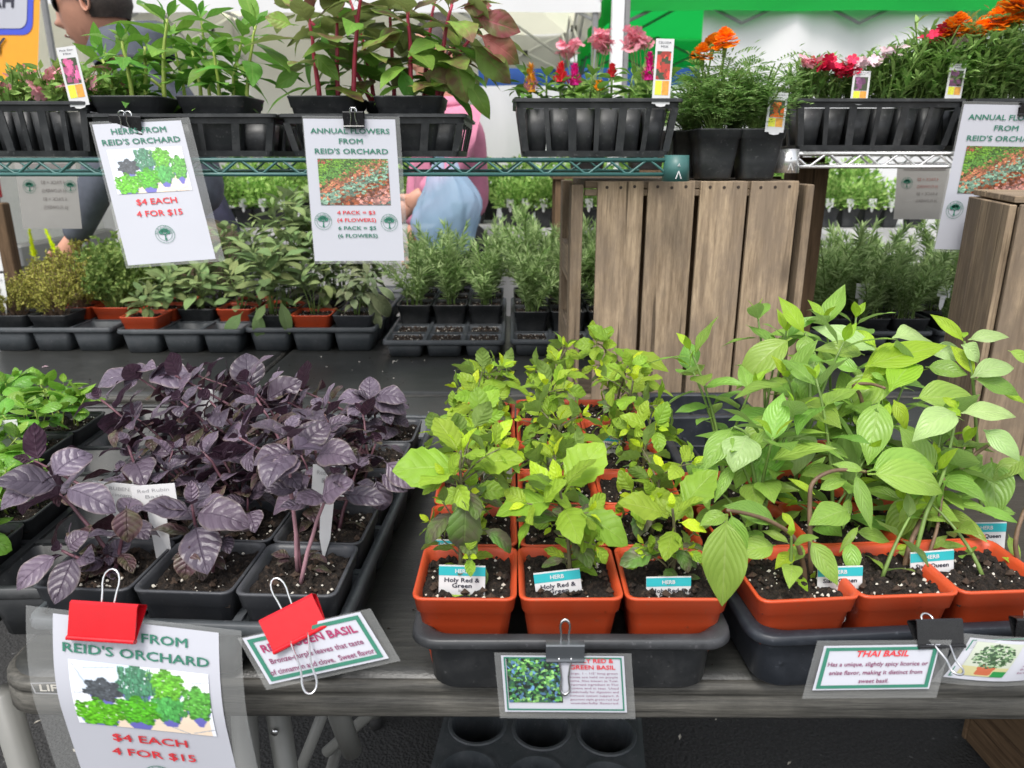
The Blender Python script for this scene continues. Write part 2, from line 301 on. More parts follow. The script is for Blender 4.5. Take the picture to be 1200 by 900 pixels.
# ------------------------------------------------------------ mesh helpers
class MB:
    def __init__(s): s.v = []; s.f = []; s.m = []; s.uv = {}
    def add(s, vs, fs, mi=0):
        o = len(s.v); s.v += [tuple(v) for v in vs]
        for f in fs: s.f.append(tuple(i+o for i in f)); s.m.append(mi)
    def box(s, c, d, mi=0, rot=None, bev=0.):
        x, y, z = d[0]/2, d[1]/2, d[2]/2
        if bev > 0:
            rings = []
            for zz, k in ((-z, bev), (-z+bev, 0), (z-bev, 0), (z, bev)):
                a, b = x-k, y-k; q = bev*.6
                rings.append([(-a+q, -b, zz), (a-q, -b, zz), (a, -b+q, zz), (a, b-q, zz), (a-q, b, zz), (-a+q, b, zz), (-a, b-q, zz), (-a, -b+q, zz)])
            vs = [p for r_ in rings for p in r_]; fs = []
            for k in range(3):
                for j in range(8): fs.append((k*8+j, k*8+(j+1) % 8, (k+1)*8+(j+1) % 8, (k+1)*8+j))
            fs.append(tuple(range(7, -1, -1))); fs.append(tuple(range(24, 32)))
        else:
            vs = [(i, j, k) for i in (-x, x) for j in (-y, y) for k in (-z, z)]
            fs = [(0, 1, 3, 2), (4, 6, 7, 5), (0, 4, 5, 1), (2, 3, 7, 6), (0, 2, 6, 4), (1, 5, 7, 3)]
        if rot is not None: vs = [rot @ Vector(v) for v in vs]
        s.add([(v[0]+c[0], v[1]+c[1], v[2]+c[2]) for v in vs], fs, mi)
    def tube(s, pts, r, n=6, mi=0, cap=True):
        pts = [Vector(p) for p in pts]; rs = r if isinstance(r, (list, tuple)) else [r]*len(pts)
        o = len(s.v); prev = None
        for k, p in enumerate(pts):
            t = (pts[min(k+1, len(pts)-1)]-pts[max(k-1, 0)]).normalized()
            if prev is None: a = t.orthogonal().normalized()
            else: a = (prev - t*prev.dot(t)); a = a.normalized() if a.length > 1e-6 else t.orthogonal().normalized()
            prev = a; b = t.cross(a)
            for j in range(n):
                an = 2*math.pi*j/n; s.v.append(tuple(p + (a*math.cos(an)+b*math.sin(an))*rs[k]))
        for k in range(len(pts)-1):
            for j in range(n):
                s.f.append((o+k*n+j, o+k*n+(j+1) % n, o+(k+1)*n+(j+1) % n, o+(k+1)*n+j)); s.m.append(mi)
        if cap:
            s.f.append(tuple(o+j for j in range(n-1, -1, -1))); s.m.append(mi)
            s.f.append(tuple(o+(len(pts)-1)*n+j for j in range(n))); s.m.append(mi)
    def rings(s, rs, mi=0, capb=False, capt=False):
        o = len(s.v); n = len(rs[0])
        for r_ in rs: s.v += [tuple(p) for p in r_]
        for k in range(len(rs)-1):
            for j in range(n):
                s.f.append((o+k*n+j, o+k*n+(j+1) % n, o+(k+1)*n+(j+1) % n, o+(k+1)*n+j)); s.m.append(mi)
        if capb: s.f.append(tuple(o+j for j in range(n-1, -1, -1))); s.m.append(mi)
        if capt: s.f.append(tuple(o+(len(rs)-1)*n+j for j in range(n))); s.m.append(mi)
    def mesh(s, name, mats, smooth=False):
        me = bpy.data.meshes.new(name); me.from_pydata(s.v, [], s.f)
        for m_ in (mats if isinstance(mats, (list, tuple)) else [mats]): me.materials.append(m_)
        me.polygons.foreach_set('material_index', s.m)
        if smooth: me.polygons.foreach_set('use_smooth', [True]*len(s.f))
        me.update(); return me
    def build(s, name, mats, parent=None, smooth=False, loc=None):
        return link(name, s.mesh(name, mats, smooth), parent, loc)
def link(name, data, parent=None, loc=None, mat=None):
    o = bpy.data.objects.new(name, data); COL.objects.link(o)
    if parent is not None: o.parent = parent
    if loc is not None: o.location = loc
    if mat is not None: o.matrix_local = mat
    return o
def tag(o, label=None, cat=None, group=None, kind=None):
    if label: o['label'] = label
    if cat: o['category'] = cat
    if group: o['group'] = group
    if kind: o['kind'] = kind
    return o
def thing(name, label, cat, loc=(0, 0, 0), rz=0., group=None):
    o = bpy.data.objects.new(name, None); COL.objects.link(o); o.location = loc; o.rotation_euler = (0, 0, rz)
    o.empty_display_size = .05
    return tag(o, label, cat, group)
def rrect(w, d, r, z, n=3, cx=0., cy=0.):
    pts = []
    for sx, sy, a0 in ((1, -1, -90), (1, 1, 0), (-1, 1, 90), (-1, -1, 180)):
        for k in range(n+1):
            a = R(a0+90.*k/n); pts.append((cx+sx*(w/2-r)+r*math.cos(a), cy+sy*(d/2-r)+r*math.sin(a), z))
    return pts
def place(me_name, data, parent, base, dirv, nrm, size):
    y = Vector(dirv).normalized(); z = Vector(nrm); z = z - y*z.dot(y)
    z = z.normalized() if z.length > 1e-5 else y.orthogonal().normalized()
    x = y.cross(z); m = Matrix.Identity(4)
    sx = size if not isinstance(size, tuple) else size[0]; sy = size if not isinstance(size, tuple) else size[1]
    for i in range(3): m[i][0] = x[i]*sx; m[i][1] = y[i]*sy; m[i][2] = z[i]*sx; m[i][3] = base[i]
    return link(me_name, data, parent, mat=m)
def bez(a, b, c, n):
    return [Vector(a)*(1-t)**2 + Vector(b)*2*t*(1-t) + Vector(c)*t*t for t in [k/(n-1) for k in range(n)]]
# ------------------------------------------------------------ leaves
def leaf_mesh(name, mat, wid=.5, droop=.6, fold=.3, a=.8, b=.8, pet=.1, serr=0., wav=.0, cup=0., nx=4, ny=9, seed=0, twist=0.):
    r_ = random.Random(seed); vs = []; uvs = []; th = r_.uniform(-.1, .1)+droop*.3; y = z = 0.; ph = r_.uniform(0, 6)
    prevt = 0.
    for j in range(ny+1):
        t = j/ny; ang = droop*.35 - droop*1.3*t; dt = t-prevt; prevt = t
        y += math.cos(ang)*dt; z += math.sin(ang)*dt
        s = max(0., (t-pet)/(1-pet)); w = wid/2*(math.sin(math.pi*min(1, s)**a))**b if 0 < s < 1 else 0.
        w = max(w, .012 if t < .99 else .002)
        tw = twist*t
        for i in range(nx+1):
            u = 2*i/nx-1
            k = 1.+(serr*(1 if j % 2 else -1) if abs(u) > .9 else 0)
            x = w*u*k; zz = fold*abs(x)*(1-.5*abs(u)) - cup*(u*u)*w + wav*math.sin(t*11+ph+(2 if u > 0 else 0))*abs(u)*w*2
            zz += (.10*w*math.sin(t*6*6.28)*(1-abs(abs(u)-.5)*2) if nx >= 6 else 0)
            vs.append((x*math.cos(tw), y, z+zz+x*math.sin(tw))); uvs.append(((u+1)/2, t))
    fs = [(j*(nx+1)+i, j*(nx+1)+i+1, (j+1)*(nx+1)+i+1, (j+1)*(nx+1)+i) for j in range(ny) for i in range(nx)]
    me = bpy.data.meshes.new(name); me.from_pydata(vs, [], fs); me.materials.append(mat)
    me.polygons.foreach_set('use_smooth', [True]*len(fs))
    ul = me.uv_layers.new(name='UV'); fl = []
    for f in fs:
        for i in f: fl += list(uvs[i])
    ul.data.foreach_set('uv', fl); me.update(); return me
def leafset(key, mat, n=5, **k):
    out = []
    for i in range(n):
        kk = dict(k); r_ = random.Random(i*17+len(key))
        kk['droop'] = k.get('droop', .6)*r_.uniform(.35, 1.6); kk['wid'] = k.get('wid', .5)*r_.uniform(.88, 1.12)
        kk['fold'] = k.get('fold', .3)*r_.uniform(.5, 1.4); kk['twist'] = r_.uniform(-.35, .35)
        out.append(leaf_mesh('leaf', mat, seed=i, **kk))
    return out
L = {}
L['purple'] = leafset('purple', M['purple'], 6, wid=.64, droop=.75, fold=.28, a=.82, b=.80, pet=.10, wav=.06, nx=6, ny=11)
L['purple_old'] = leafset('purpleo', M['purple_bronze'], 4, wid=.62, droop=1.0, fold=.22, a=.82, b=.80, pet=.14, wav=.06, nx=6, ny=11)
L['holy'] = leafset('holy', M['holy'], 6, wid=.52, droop=.7, fold=.3, a=.90, b=.82, pet=.16, serr=.07, wav=.07, nx=6, ny=12)
L['holy_new'] = leafset('holyn', M['holy_new'], 4, wid=.46, droop=.4, fold=.5, a=.85, b=.88, pet=.1, serr=.06, wav=.05, nx=4, ny=10)
L['holy_old'] = leafset('holyo', M['holy_old'], 5, wid=.50, droop=.9, fold=.2, a=.95, b=.7, pet=.2, serr=.05, wav=.05, nx=6, ny=12)
L['thai'] = leafset('thai', M['thai'], 6, wid=.44, droop=.7, fold=.35, a=.76, b=1.0, pet=.08, wav=.05, nx=6, ny=12)
L['thai_new'] = leafset('thain', M['thai_new'], 4, wid=.40, droop=.5, fold=.5, a=.74, b=1.05, pet=.05, wav=.05, nx=6, ny=12)
L['thai_pale'] = leafset('thaip', M['thai_pale'], 4, wid=.50, droop=.7, fold=.25, a=.78, b=.95, pet=.06, wav=.05, nx=6, ny=12)
L['seedling'] = leafset('seed', M['seedling'], 4, wid=.62, droop=.9, fold=.1, a=.9, b=.75, pet=.12, cup=.35, nx=4, ny=8)
L['sage'] = leafset('sage', M['sage'], 5, wid=.36, droop=1.0, fold=.2, a=.9, b=.7, pet=.18, wav=.04, nx=4, ny=9)
L['sage_pale'] = leafset('sagep', M['sage_pale'], 4, wid=.34, droop=1.0, fold=.2, a=.9, b=.75, pet=.18, wav=.05, nx=4, ny=9)
L['celosia'] = leafset('cel', M['celosia'], 5, wid=.38, droop=.55, fold=.35, a=.85, b=.95, pet=.14, wav=.05, nx=4, ny=10)
L['celosia_red'] = leafset('celr', M['celosia_red'], 5, wid=.46, droop=.7, fold=.3, a=.85, b=.9, pet=.14, wav=.08, nx=6, ny=10)
L['celosia_mix'] = leafset('celm', M['celosia_mix'], 5, wid=.48, droop=.7, fold=.25, a=.85, b=.88, pet=.16, wav=.06, nx=6, ny=10)
L['small'] = leafset('small', M['bright_small'], 4, wid=.42, droop=.7, fold=.3, a=.85, b=.85, pet=.12, nx=4, ny=8)
def rosette(th, tip, T, size, sets, rg, nn=4, gap=.018, az0=None, stem_pts=None, size_dec=.82, el=None, per=2, lo_set=None):
    """opposite pairs down a stem from the tip; stem_pts = path from base to tip"""
    az = rg.uniform(0, 3.14) if az0 is None else az0
    path = stem_pts; n = len(path)
    Ls = [0.]
    for k in range(n-1, 0, -1): Ls.append(Ls[-1]+(path[k]-path[k-1]).length)
    def at(s):
        for k in range(len(Ls)-1):
            if s <= Ls[k+1]:
                f = (s-Ls[k])/max(1e-6, Ls[k+1]-Ls[k]); a_, b_ = path[n-1-k], path[n-2-k]
                return a_.lerp(b_, f), (a_-b_).normalized()
        return None, None
    s = 0.
    for k in range(nn):
        p, t = at(s)
        if p is None: break
        fr = k/max(1, nn-1)
        if k == 0: sz, e = size*.42, R(62)
        elif k == 1: sz, e = size*.85, R(34)
        else: sz, e = size*(1.0 if k == 2 else size_dec**(k-2)), R(rg.uniform(-2, 22) if el is None else el)
        x = t.orthogonal().normalized(); y = t.cross(x)
        ls = sets[0] if k == 0 and len(sets) > 0 else (sets[1] if k < 3 or lo_set is None else lo_set)
        for q in range(per):
            a_ = az + q*2*math.pi/per + rg.uniform(-.3, .3)
            h = x*math.cos(a_)+y*math.sin(a_); ee = e+rg.uniform(-.2, .2)
            d = h*math.cos(ee)+t*math.sin(ee); nrm = t*math.cos(ee)-h*math.sin(ee)
            nrm = nrm + Vector((rg.uniform(-.3, .3), rg.uniform(-.3, .3), .35))
            sc = sz*rg.uniform(.82, 1.15)
            place('leaf', rg.choice(ls), th, p+h*.001, d, nrm, sc)
        az += math.pi/2 if per == 2 else 1.1
        s += gap*(.35 if k == 0 else (.8 if k == 1 else rg.uniform(.9, 1.4)))
# ------------------------------------------------------------ text + signs
_tc = {}
def text_geo(s, bold=0., italic=0., wide=1.):
    key = (s, bold, italic, wide)
    if key in _tc: return _tc[key]
    cu = bpy.data.curves.new('lettering', 'FONT'); cu.body = s; cu.align_x = 'CENTER'; cu.align_y = 'CENTER'; cu.size = 1.; cu.shear = italic; cu.resolution_u = 2
    o = bpy.data.objects.new('tmp', cu); COL.objects.link(o)
    dg = bpy.context.evaluated_depsgraph_get(); me = bpy.data.meshes.new_from_object(o.evaluated_get(dg))
    vs = [(v.co.x*wide, v.co.y) for v in me.vertices]; fs = [tuple(p.vertices) for p in me.polygons]
    bpy.data.objects.remove(o); bpy.data.curves.remove(cu); bpy.data.meshes.remove(me)
    if bold:
        n0 = len(vs); v0, f0 = list(vs), list(fs); d_ = max(.018, bold*2.2)
        for q, (dx, dy) in enumerate(((d_, 0), (-d_, 0), (0, d_), (0, -d_))):
            vs += [(x+dx, y+dy) for x, y in v0]; fs += [tuple(i+n0*(q+1) for i in f) for f in f0]
    _tc[key] = (vs, fs); return _tc[key]
class Sheet:
    """flat or bent printed sheet: corners of a 3-D quadrilateral frame; u to the right, v down, both in 0..1 of the frame"""
    def __init__(s, o, U, V, bend=None):
        s.o, s.U, s.V = Vector(o), Vector(U), Vector(V); s.N = s.V.cross(s.U).normalized()*(-1)
        if s.N.dot(Vector((0, -1, .2))) < 0: s.N = -s.N
        s.w, s.h = s.U.length, s.V.length; s.bend = bend
    def p(s, u, v, off=0.):
        q = s.o+s.U*u+s.V*v+s.N*off
        if s.bend: q = q+s.bend(u, v)
        return q
    def quad(s, mb, u0, v0, u1, v1, off, mi=0, nu=1, nv=1):
        vs = [s.p(u0+(u1-u0)*i/nu, v0+(v1-v0)*j/nv, off) for j in range(nv+1) for i in range(nu+1)]
        mb.add(vs, [(j*(nu+1)+i, (j+1)*(nu+1)+i, (j+1)*(nu+1)+i+1, j*(nu+1)+i+1) for j in range(nv) for i in range(nu)], mi)
    def text(s, th, string, u, v, hgt, mat, maxw=None, off=.0012, bold=0., italic=0., wide=1., rot=0., name='lettering', mirror=False):
        vs, fs = text_geo(string, bold, italic, wide)
        if not vs: return
        w = max(x for x, y in vs)-min(x for x, y in vs); cx = (max(x for x, y in vs)+min(x for x, y in vs))/2
        sc = hgt/.72                       # hgt = cap height as fraction of sheet height
        sx = sc*s.h/s.w
        if maxw: sx = maxw/w
        if mirror: sx = -sx
        out = []
        for x, y in vs:
            x -= cx; a = x*sx; b = -y*sc
            if rot:
                A, B = a*s.w, b*s.h; A, B = A*math.cos(rot)-B*math.sin(rot), A*math.sin(rot)+B*math.cos(rot); a, b = A/s.w, B/s.h
            out.append(s.p(u+a, v+b, off+.00002*(len(out)*5//max(1, len(vs)) if bold else 0)))
        mb = MB(); mb.add(out, fs if not mirror else [tuple(reversed(f)) for f in fs]); return mb.build(name, mat, getattr(s, 'host', None) or th)
def picture(th, sh, u0, v0, u1, v1, arr, off=.001, name='printed_photo'):
    H, Wd, _ = arr.shape; vs = []; cols = []
    for j in range(H+1):
        for i in range(Wd+1):
            vs.append(sh.p(u0+(u1-u0)*i/Wd, v0+(v1-v0)*j/H, off))
    fs = [(j*(Wd+1)+i, (j+1)*(Wd+1)+i, (j+1)*(Wd+1)+i+1, j*(Wd+1)+i+1) for j in range(H) for i in range(Wd)]
    me = bpy.data.meshes.new(name); me.from_pydata(vs, [], fs); me.materials.append(M['print'])
    ca = me.color_attributes.new('Col', 'BYTE_COLOR', 'CORNER')
    a = np.ones((H*Wd, 4, 4), dtype=np.float32); c = arr.reshape(-1, 3)
    c = np.where(c <= .04045, c/12.92, ((c+.055)/1.055)**2.4); a[:, :, :3] = c[:, None, :]
    ca.data.foreach_set('color', a.ravel()); me.update(); return link(name, me, getattr(sh, 'host', None) or th)
def img_flowers(h=78, w=108, seed=1):
    r_ = np.random.RandomState(seed); a = np.zeros((h, w, 3)); a[:] = (.35, .45, .2)
    pal = [(.70, .30, .28), (.45, .65, .2), (.38, .58, .25), (.75, .48, .35), (.55, .7, .6), (.65, .35, .2), (.85, .6, .55), (.35, .5, .45), (.5, .65, .15)]
    yy, xx = np.mgrid[0:h, 0:w]
    for k in range(2600):
        cx, cy = r_.rand()*w, r_.rand()*h; s_ = .9+1.3*cy/h; zone = int((cx/w*3+cy/h*4+r_.rand()*1.1)) % 9
        c = np.array(pal[zone])*.85*(.55+.75*r_.rand()); m = ((xx-cx)**2/(s_*1.5)**2+(yy-cy)**2/s_**2) < 1; a[m] = np.clip(c, 0, 1)
    return np.clip(a*(0.85+.3*r_.rand(h, w, 1)), 0, 1)
def img_herbs(h=100, w=140, seed=3):
    r_ = np.random.RandomState(seed); a = np.ones((h, w, 3))*np.array((.93, .94, .97)); yy, xx = np.mgrid[0:h, 0:w]
    a[(yy < h*.42) & (xx > w*.05) & (xx+yy*.3 < w*.45)] = (.84, .89, .94)
    a[(yy > h*.55) & (xx > w*.25) & (yy+xx*.35 > h*.95) & (xx < w*.97)] = (.93, .85, .76)
    for x0, y0, x1, y1 in ((.02, .05, .10, .30), (.10, .10, .32, .05), (.02, .48, .14, .45), (.82, .18, 1, .12), (.84, .98, 1, .88), (.62, .85, .8, 1.)):
        for t in np.linspace(0, 1, 110): a[min(h-1, int((y0+(y1-y0)*t)*h)), min(w-1, int((x0+(x1-x0)*t)*w))] = (.62, .65, .70)
    rs_ = 1.28; pl = [(.22, .40, .11, .15, (.32, .34, .36), 0), (.46, .26, .12, .26, (.32, .55, .42), 1), (.68, .24, .13, .20, (.42, .72, .22), 0), (.90, .46, .10, .22, (.38, .68, .28), 0), (.68, .60, .11, .17, (.34, .68, .34), 1), (.16, .78, .16, .20, (.40, .74, .16), 0), (.45, .68, .14, .20, (.36, .72, .18), 0)]
    for cx, cy, rx, ry, c, spiky in sorted(pl, key=lambda q: q[1]):
        rx *= rs_; ry *= rs_
        pot = (abs(xx/w-cx) < rx*.62-(yy/h-cy-ry*.6)*.3) & (yy/h > cy+ry*.45) & (yy/h < cy+ry*1.35); a[pot] = (.42, .42, .72)
        for k in range(620):
            an = r_.rand()*6.28; q = r_.rand()**.5*(.85+.15*math.sin(an*7)); px, py = (cx+rx*q*math.cos(an))*w, (cy+ry*q*math.sin(an))*h
            s_ = (.9, 3.0) if spiky else (1.9, 1.5); m = ((xx-px)/s_[0])**2+((yy-py)/s_[1])**2 < 1
            a[m] = np.clip(np.array(c)*(.42+.5*(1-q*.3)*r_.rand()+.35*k/620), 0, 1)
    b = a.copy(); b[1:-1, 1:-1] = (a[1:-1, 1:-1]*3+a[:-2, 1:-1]+a[2:, 1:-1]+a[1:-1, :-2]+a[1:-1, 2:])/7; return b
def img_leaves(h=70, w=70, seed=5):
    r_ = np.random.RandomState(seed); a = np.ones((h, w, 3))*np.array((.12, .16, .14)); yy, xx = np.mgrid[0:h, 0:w]
    for k in range(420):
        cx, cy = r_.rand()*w, r_.rand()*h; t = r_.rand()*3.14; s_ = 2.+2.*r_.rand(); dx, dy = xx-cx, yy-cy
        A = dx*math.cos(t)+dy*math.sin(t); B = -dx*math.sin(t)+dy*math.cos(t)
        c = [(.35, .6, .3), (.25, .45, .3), (.35, .5, .65), (.5, .7, .4), (.18, .3, .25)][r_.randint(5)]
        a[(A/s_)**2+(B/(s_*.55))**2 < 1] = np.clip(np.array(c)*(.7+.5*r_.rand()), 0, 1)
    return a
def img_potplant(h=44, w=44, seed=6):
    r_ = np.random.RandomState(seed); a = np.ones((h, w, 3))*np.array((.70, .72, .66)); yy, xx = np.mgrid[0:h, 0:w]
    a[yy > h*.7] = (.70, .68, .5); a[(yy > h*.8) & (xx > w*.7)] = (.15, .5, .25)
    a[(abs(xx/w-.5) < .20-(yy/h-.65)*.15) & (yy > h*.62) & (yy < h*.94)] = (.68, .36, .24)
    for k in range(260):
        an = r_.rand()*6.28; q = r_.rand()**.5; cx, cy = (.52+.42*q*math.cos(an))*w, (.38+.34*q*math.sin(an))*h
        a[((xx-cx)/1.8)**2+((yy-cy)/1.1)**2 < 1] = [(.16, .26, .14), (.3, .42, .28), (.55, .65, .5), (.2, .3, .2)][r_.randint(4)]
    return a
def emblem(th, sh, u, v, rad):
    """ring badge with a tree in the middle; rad in metres"""
    mb = MB(); ru, rv = rad/sh.w, rad/sh.h; n = 28; off = .0012
    def disc(r0, r1, mi, cu=u, cv=v, k=off):
        vs = []
        for j in range(n):
            a = 2*math.pi*j/n
            for r_ in (r0, r1): vs.append(sh.p(cu+ru*r_*math.cos(a), cv+rv*r_*math.sin(a), k))
        mb.add(vs, [(2*j, 2*j+1, 2*((j+1) % n)+1, 2*((j+1) % n)) for j in range(n)], mi)
    disc(.70, .74, 0); disc(.96, 1.0, 0)
    tr = [(-.07, .62), (-.05, .1), (-.38, -.12), (-.40, -.2), (-.03, -.02), (-.02, -.4), (.03, -.4), (.03, -.02), (.40, -.2), (.38, -.12), (.06, .1), (.08, .62)]
    mb.add([sh.p(u+ru*x, v+rv*y, off) for x, y in tr], [tuple(range(len(tr)))], 0)
    for cx, cy, r_ in ((-.38, -.22, .22), (.38, -.22, .22), (0, -.42, .24), (-.22, -.40, .2), (.22, -.40, .2), (0, .55, .12)):
        disc(0.001, r_, 0, u+ru*cx, v+rv*cy, off+.0001)
    th = getattr(sh, 'host', None) or th; mb.build('emblem', M['green_ink'], th)
    s_ = "REID'S ORCHARD"
    for k, ch in enumerate(s_):
        if ch == ' ': continue
        a = R(-170+160*k/(len(s_)-1)); sh.text(th, ch, u+ru*.85*math.cos(a), v+rv*.85*math.sin(a), rad*.17/sh.h, M['green_ink'], rot=a+math.pi/2, off=.0013)
def sheet_from(tl, tr, bl, bend=None): return Sheet(tl, tr-tl, bl-tl, bend)
# ------------------------------------------------------------ builders of kinds
_cache = {}
def cached(key, fn):
    if key not in _cache: _cache[key] = fn()
    return _cache[key]
def pot_mesh(s, h, mat):
    def fn():
        mb = MB(); b = s*.70; r = s*.10; n = 3; band = h*.20
        t_ = lambda z: b+(s*.955-b)*z/h
        rs = [rrect(b*.2, b*.2, b*.05, .0015, n), rrect(b-.004, b-.004, r, 0, n), rrect(b, b, r, .003, n), rrect(t_(h*.4), t_(h*.4), r, h*.4, n), rrect(t_(h-band), t_(h-band), r, h-band, n),
              rrect(t_(h-band)+.0036, t_(h-band)+.0036, r, h-band+.0012, n), rrect(s*.985, s*.985, r, h-.003, n), rrect(s, s, r, h-.0022, n), rrect(s, s, r, h-.0004, n),
              rrect(s-.002, s-.002, r, h, n), rrect(s-.0055, s-.0055, r*.9, h-.0004, n), rrect(s*.93-.004, s*.93-.004, r*.9, h-.004, n), rrect(t_(h*.6)-.006, t_(h*.6)-.006, r*.85, h*.6, n)]
        mb.rings(rs, capb=True); return mb.mesh('pot', mat, True)
    return cached(('pot', s, h, mat.name), fn)
def soil_mesh(s, seed):
    def fn():
        r_ = random.Random(seed); mb = MB(); n = 20; w = s*.90
        H = [[r_.uniform(-.0030, .0040)+(.002*math.sin(i*.9)*math.cos(j*.8)) for i in range(n+1)] for j in range(n+1)]
        vs = [((i/n-.5)*w, (j/n-.5)*w, H[j][i]-(.003 if i in (0, n) or j in (0, n) else 0)) for j in range(n+1) for i in range(n+1)]
        mb.add(vs, [(j*(n+1)+i, j*(n+1)+i+1, (j+1)*(n+1)+i+1, (j+1)*(n+1)+i) for j in range(n) for i in range(n)])
        for k in range(90):
            x, y = r_.uniform(-.45, .45)*w, r_.uniform(-.45, .45)*w; q = r_.choice([.0006, .0009, .0012, .0018]); m = 1 if r_.random() < .42 else (2 if r_.random() < .5 else 0)
            if m != 1: q *= 2.2
            z = .0022+q*.3
            pts = [(x+q*r_.uniform(.6, 1.3)*math.cos(a), y+q*r_.uniform(.6, 1.3)*math.sin(a), z+q*r_.uniform(-.3, .3)) for a in (0, 1.57, 3.14, 4.71)]
            mb.add(pts+[(x, y, z+q), (x, y, z-q)], [(0, 1, 4), (1, 2, 4), (2, 3, 4), (3, 0, 4), (1, 0, 5), (2, 1, 5), (3, 2, 5), (0, 3, 5)], m)
        return mb.mesh('soil', [M['soil'], M['perlite'], M['bark']])
    return cached(('soil', s, seed), fn)
class Pot:
    def __init__(s, name, label, cat, loc, mat, size=.088, h=.085, rz=0., group=None, soilz=None):
        s.loc = Vector(loc); s.rz = rz; s.h = h; s.size = size
        s.th = thing(name, label, cat, loc, rz, group)
        s.pot = link('pot', pot_mesh(size, h, mat), s.th)
        s.sz = soilz if soilz else h-.0095
        o = link('soil', soil_mesh(size, rnd.randint(0, 5)), s.pot, (0, 0, s.sz)); o['kind'] = 'stuff'; o.rotation_euler = (0, 0, rnd.choice([0, 1, 2, 3])*math.pi/2)
        s.inv = Matrix.Rotation(-rz, 3, 'Z')
    def loc_of(s, w): return s.inv @ (Vector(w)-s.loc)
    def stem(s, base, tip, mat, r=.0016, bend=None, n=8, name='stem', wob=.0):
        base = Vector(base); tip = Vector(tip)
        mid = (base+tip)/2 + (Vector(bend) if bend is not None else Vector(((base.x-tip.x)*.18, (base.y-tip.y)*.18, (tip.z-base.z)*.12)))
        pts = bez(base, mid, tip, n)
        for k in range(1, n-1): pts[k] = pts[k]+Vector((rnd.uniform(-1, 1), rnd.uniform(-1, 1), 0))*wob
        mb = MB(); mb.tube(pts, [r*(1.25-.6*k/(n-1)) for k in range(n)], 6); mb.build(name, M[mat], s.th, True)
        return pts
def solid_tray(name, label, loc, rz, w, d, h, mat, div=None, group=None, cat='plant tray'):
    th = thing(name, label, cat, loc, rz, group); r = .022; n = 5
    mb = MB(); mb.rings([rrect(w-.036, d-.036, r, 0, n), rrect(w-.030, d-.030, r, .004, n), rrect(w-.024, d-.024, r, h-.008, n), rrect(w-.024, d-.024, r, h-.003, n)], capb=True)
    mb.rings([rrect(w-.027, d-.027, r, h-.003, n), rrect(w-.027, d-.027, r, h-.008, n), rrect(w-.033, d-.033, r, .006, n), rrect(w-.040, d-.040, r, .0025, n)], capt=True)
    mb.build('body', M['black'] if mat is M['tray'] else mat, th, True)  # darker plastic paints in the shade below the rim
    mb = MB(); mb.rings([rrect(w-.0235, d-.0235, r, h-.0095, n), rrect(w-.003, d-.003, r, h-.0095, n), rrect(w, d, r, h-.007, n), rrect(w-.002, d-.002, r, h-.001, n), rrect(w-.005, d-.005, r, h, n), rrect(w-.020, d-.020, r, h, n), rrect(w-.0262, d-.0262, r, h-.002, n), rrect(w-.0266, d-.0266, r, h-.007, n)])
    mb.build('rim', mat, th, True)
    if div:
        nx, ny = div; iw, idp = w-.05, d-.05
        for i in range(1, nx):
            mb = MB(); mb.box((-iw/2+iw*i/nx, 0, .020), (.005, idp+.006, .028), bev=.001); mb.build('divider', mat, th)
        for j in range(1, ny):
            mb = MB(); mb.box((0, -idp/2+idp*j/ny, .0185), (iw+.006, .005, .026), bev=.001); mb.build('divider', mat, th)
    return th
def cell_mesh(s, h, mat):
    def fn():
        mb = MB(); n = 2
        mb.rings([rrect(s*.80, s*.80, s*.1, 0, n), rrect(s*.96, s*.96, s*.1, h, n), rrect(s*.925, s*.925, s*.1, h-.0005, n), rrect(s*.77, s*.77, s*.1, .002, n)], capb=True, capt=True)
        return mb.mesh('cell', mat, True)
    return cached(('cell', s, h, mat.name), fn)
def cell_tray(name, label, loc, rz, nx, ny, s, h, mat, group=None, margin=.010, filled=(), cat='plant tray'):
    th = thing(name, label, cat, loc, rz, group); w, d = nx*s+2*margin, ny*s+2*margin; n = 4; r = .012
    cs = []
    for j in range(ny):
        for i in range(nx):
            c = (-nx*s/2+s*(i+.5), -ny*s/2+s*(j+.5)); cs.append(c); link('cell', cell_mesh(s, h-.004, mat), th, (c[0], c[1], 0))
            if (i, j) in filled:
                o = link('soil', soil_mesh(s*.84, (i+j) % 4), th, (c[0], c[1], h*.78)); o['kind'] = 'stuff'
    mb = MB()
    for i in range(nx+1): mb.box((-nx*s/2+s*i, 0, h-.003), (s*.085 if 0 < i < nx else .006, ny*s, .003))
    for j in range(ny+1): mb.box((0, -ny*s/2+s*j, h-.0034), (nx*s+.004, s*.085 if 0 < j < ny else .006, .003))
    mb.build('web', mat, th)
    mb = MB(); mb.rings([rrect(w-.016, d-.016, r, h-.010, n), rrect(w-.002, d-.002, r, h-.011, n), rrect(w, d, r, h-.009, n), rrect(w-.002, d-.002, r, h-.001, n), rrect(w-.005, d-.005, r, h, n), rrect(w-.015, d-.015, r, h, n), rrect(w-.018, d-.018, r, h-.006, n)])
    mb.build('rim', mat, th, True); return th
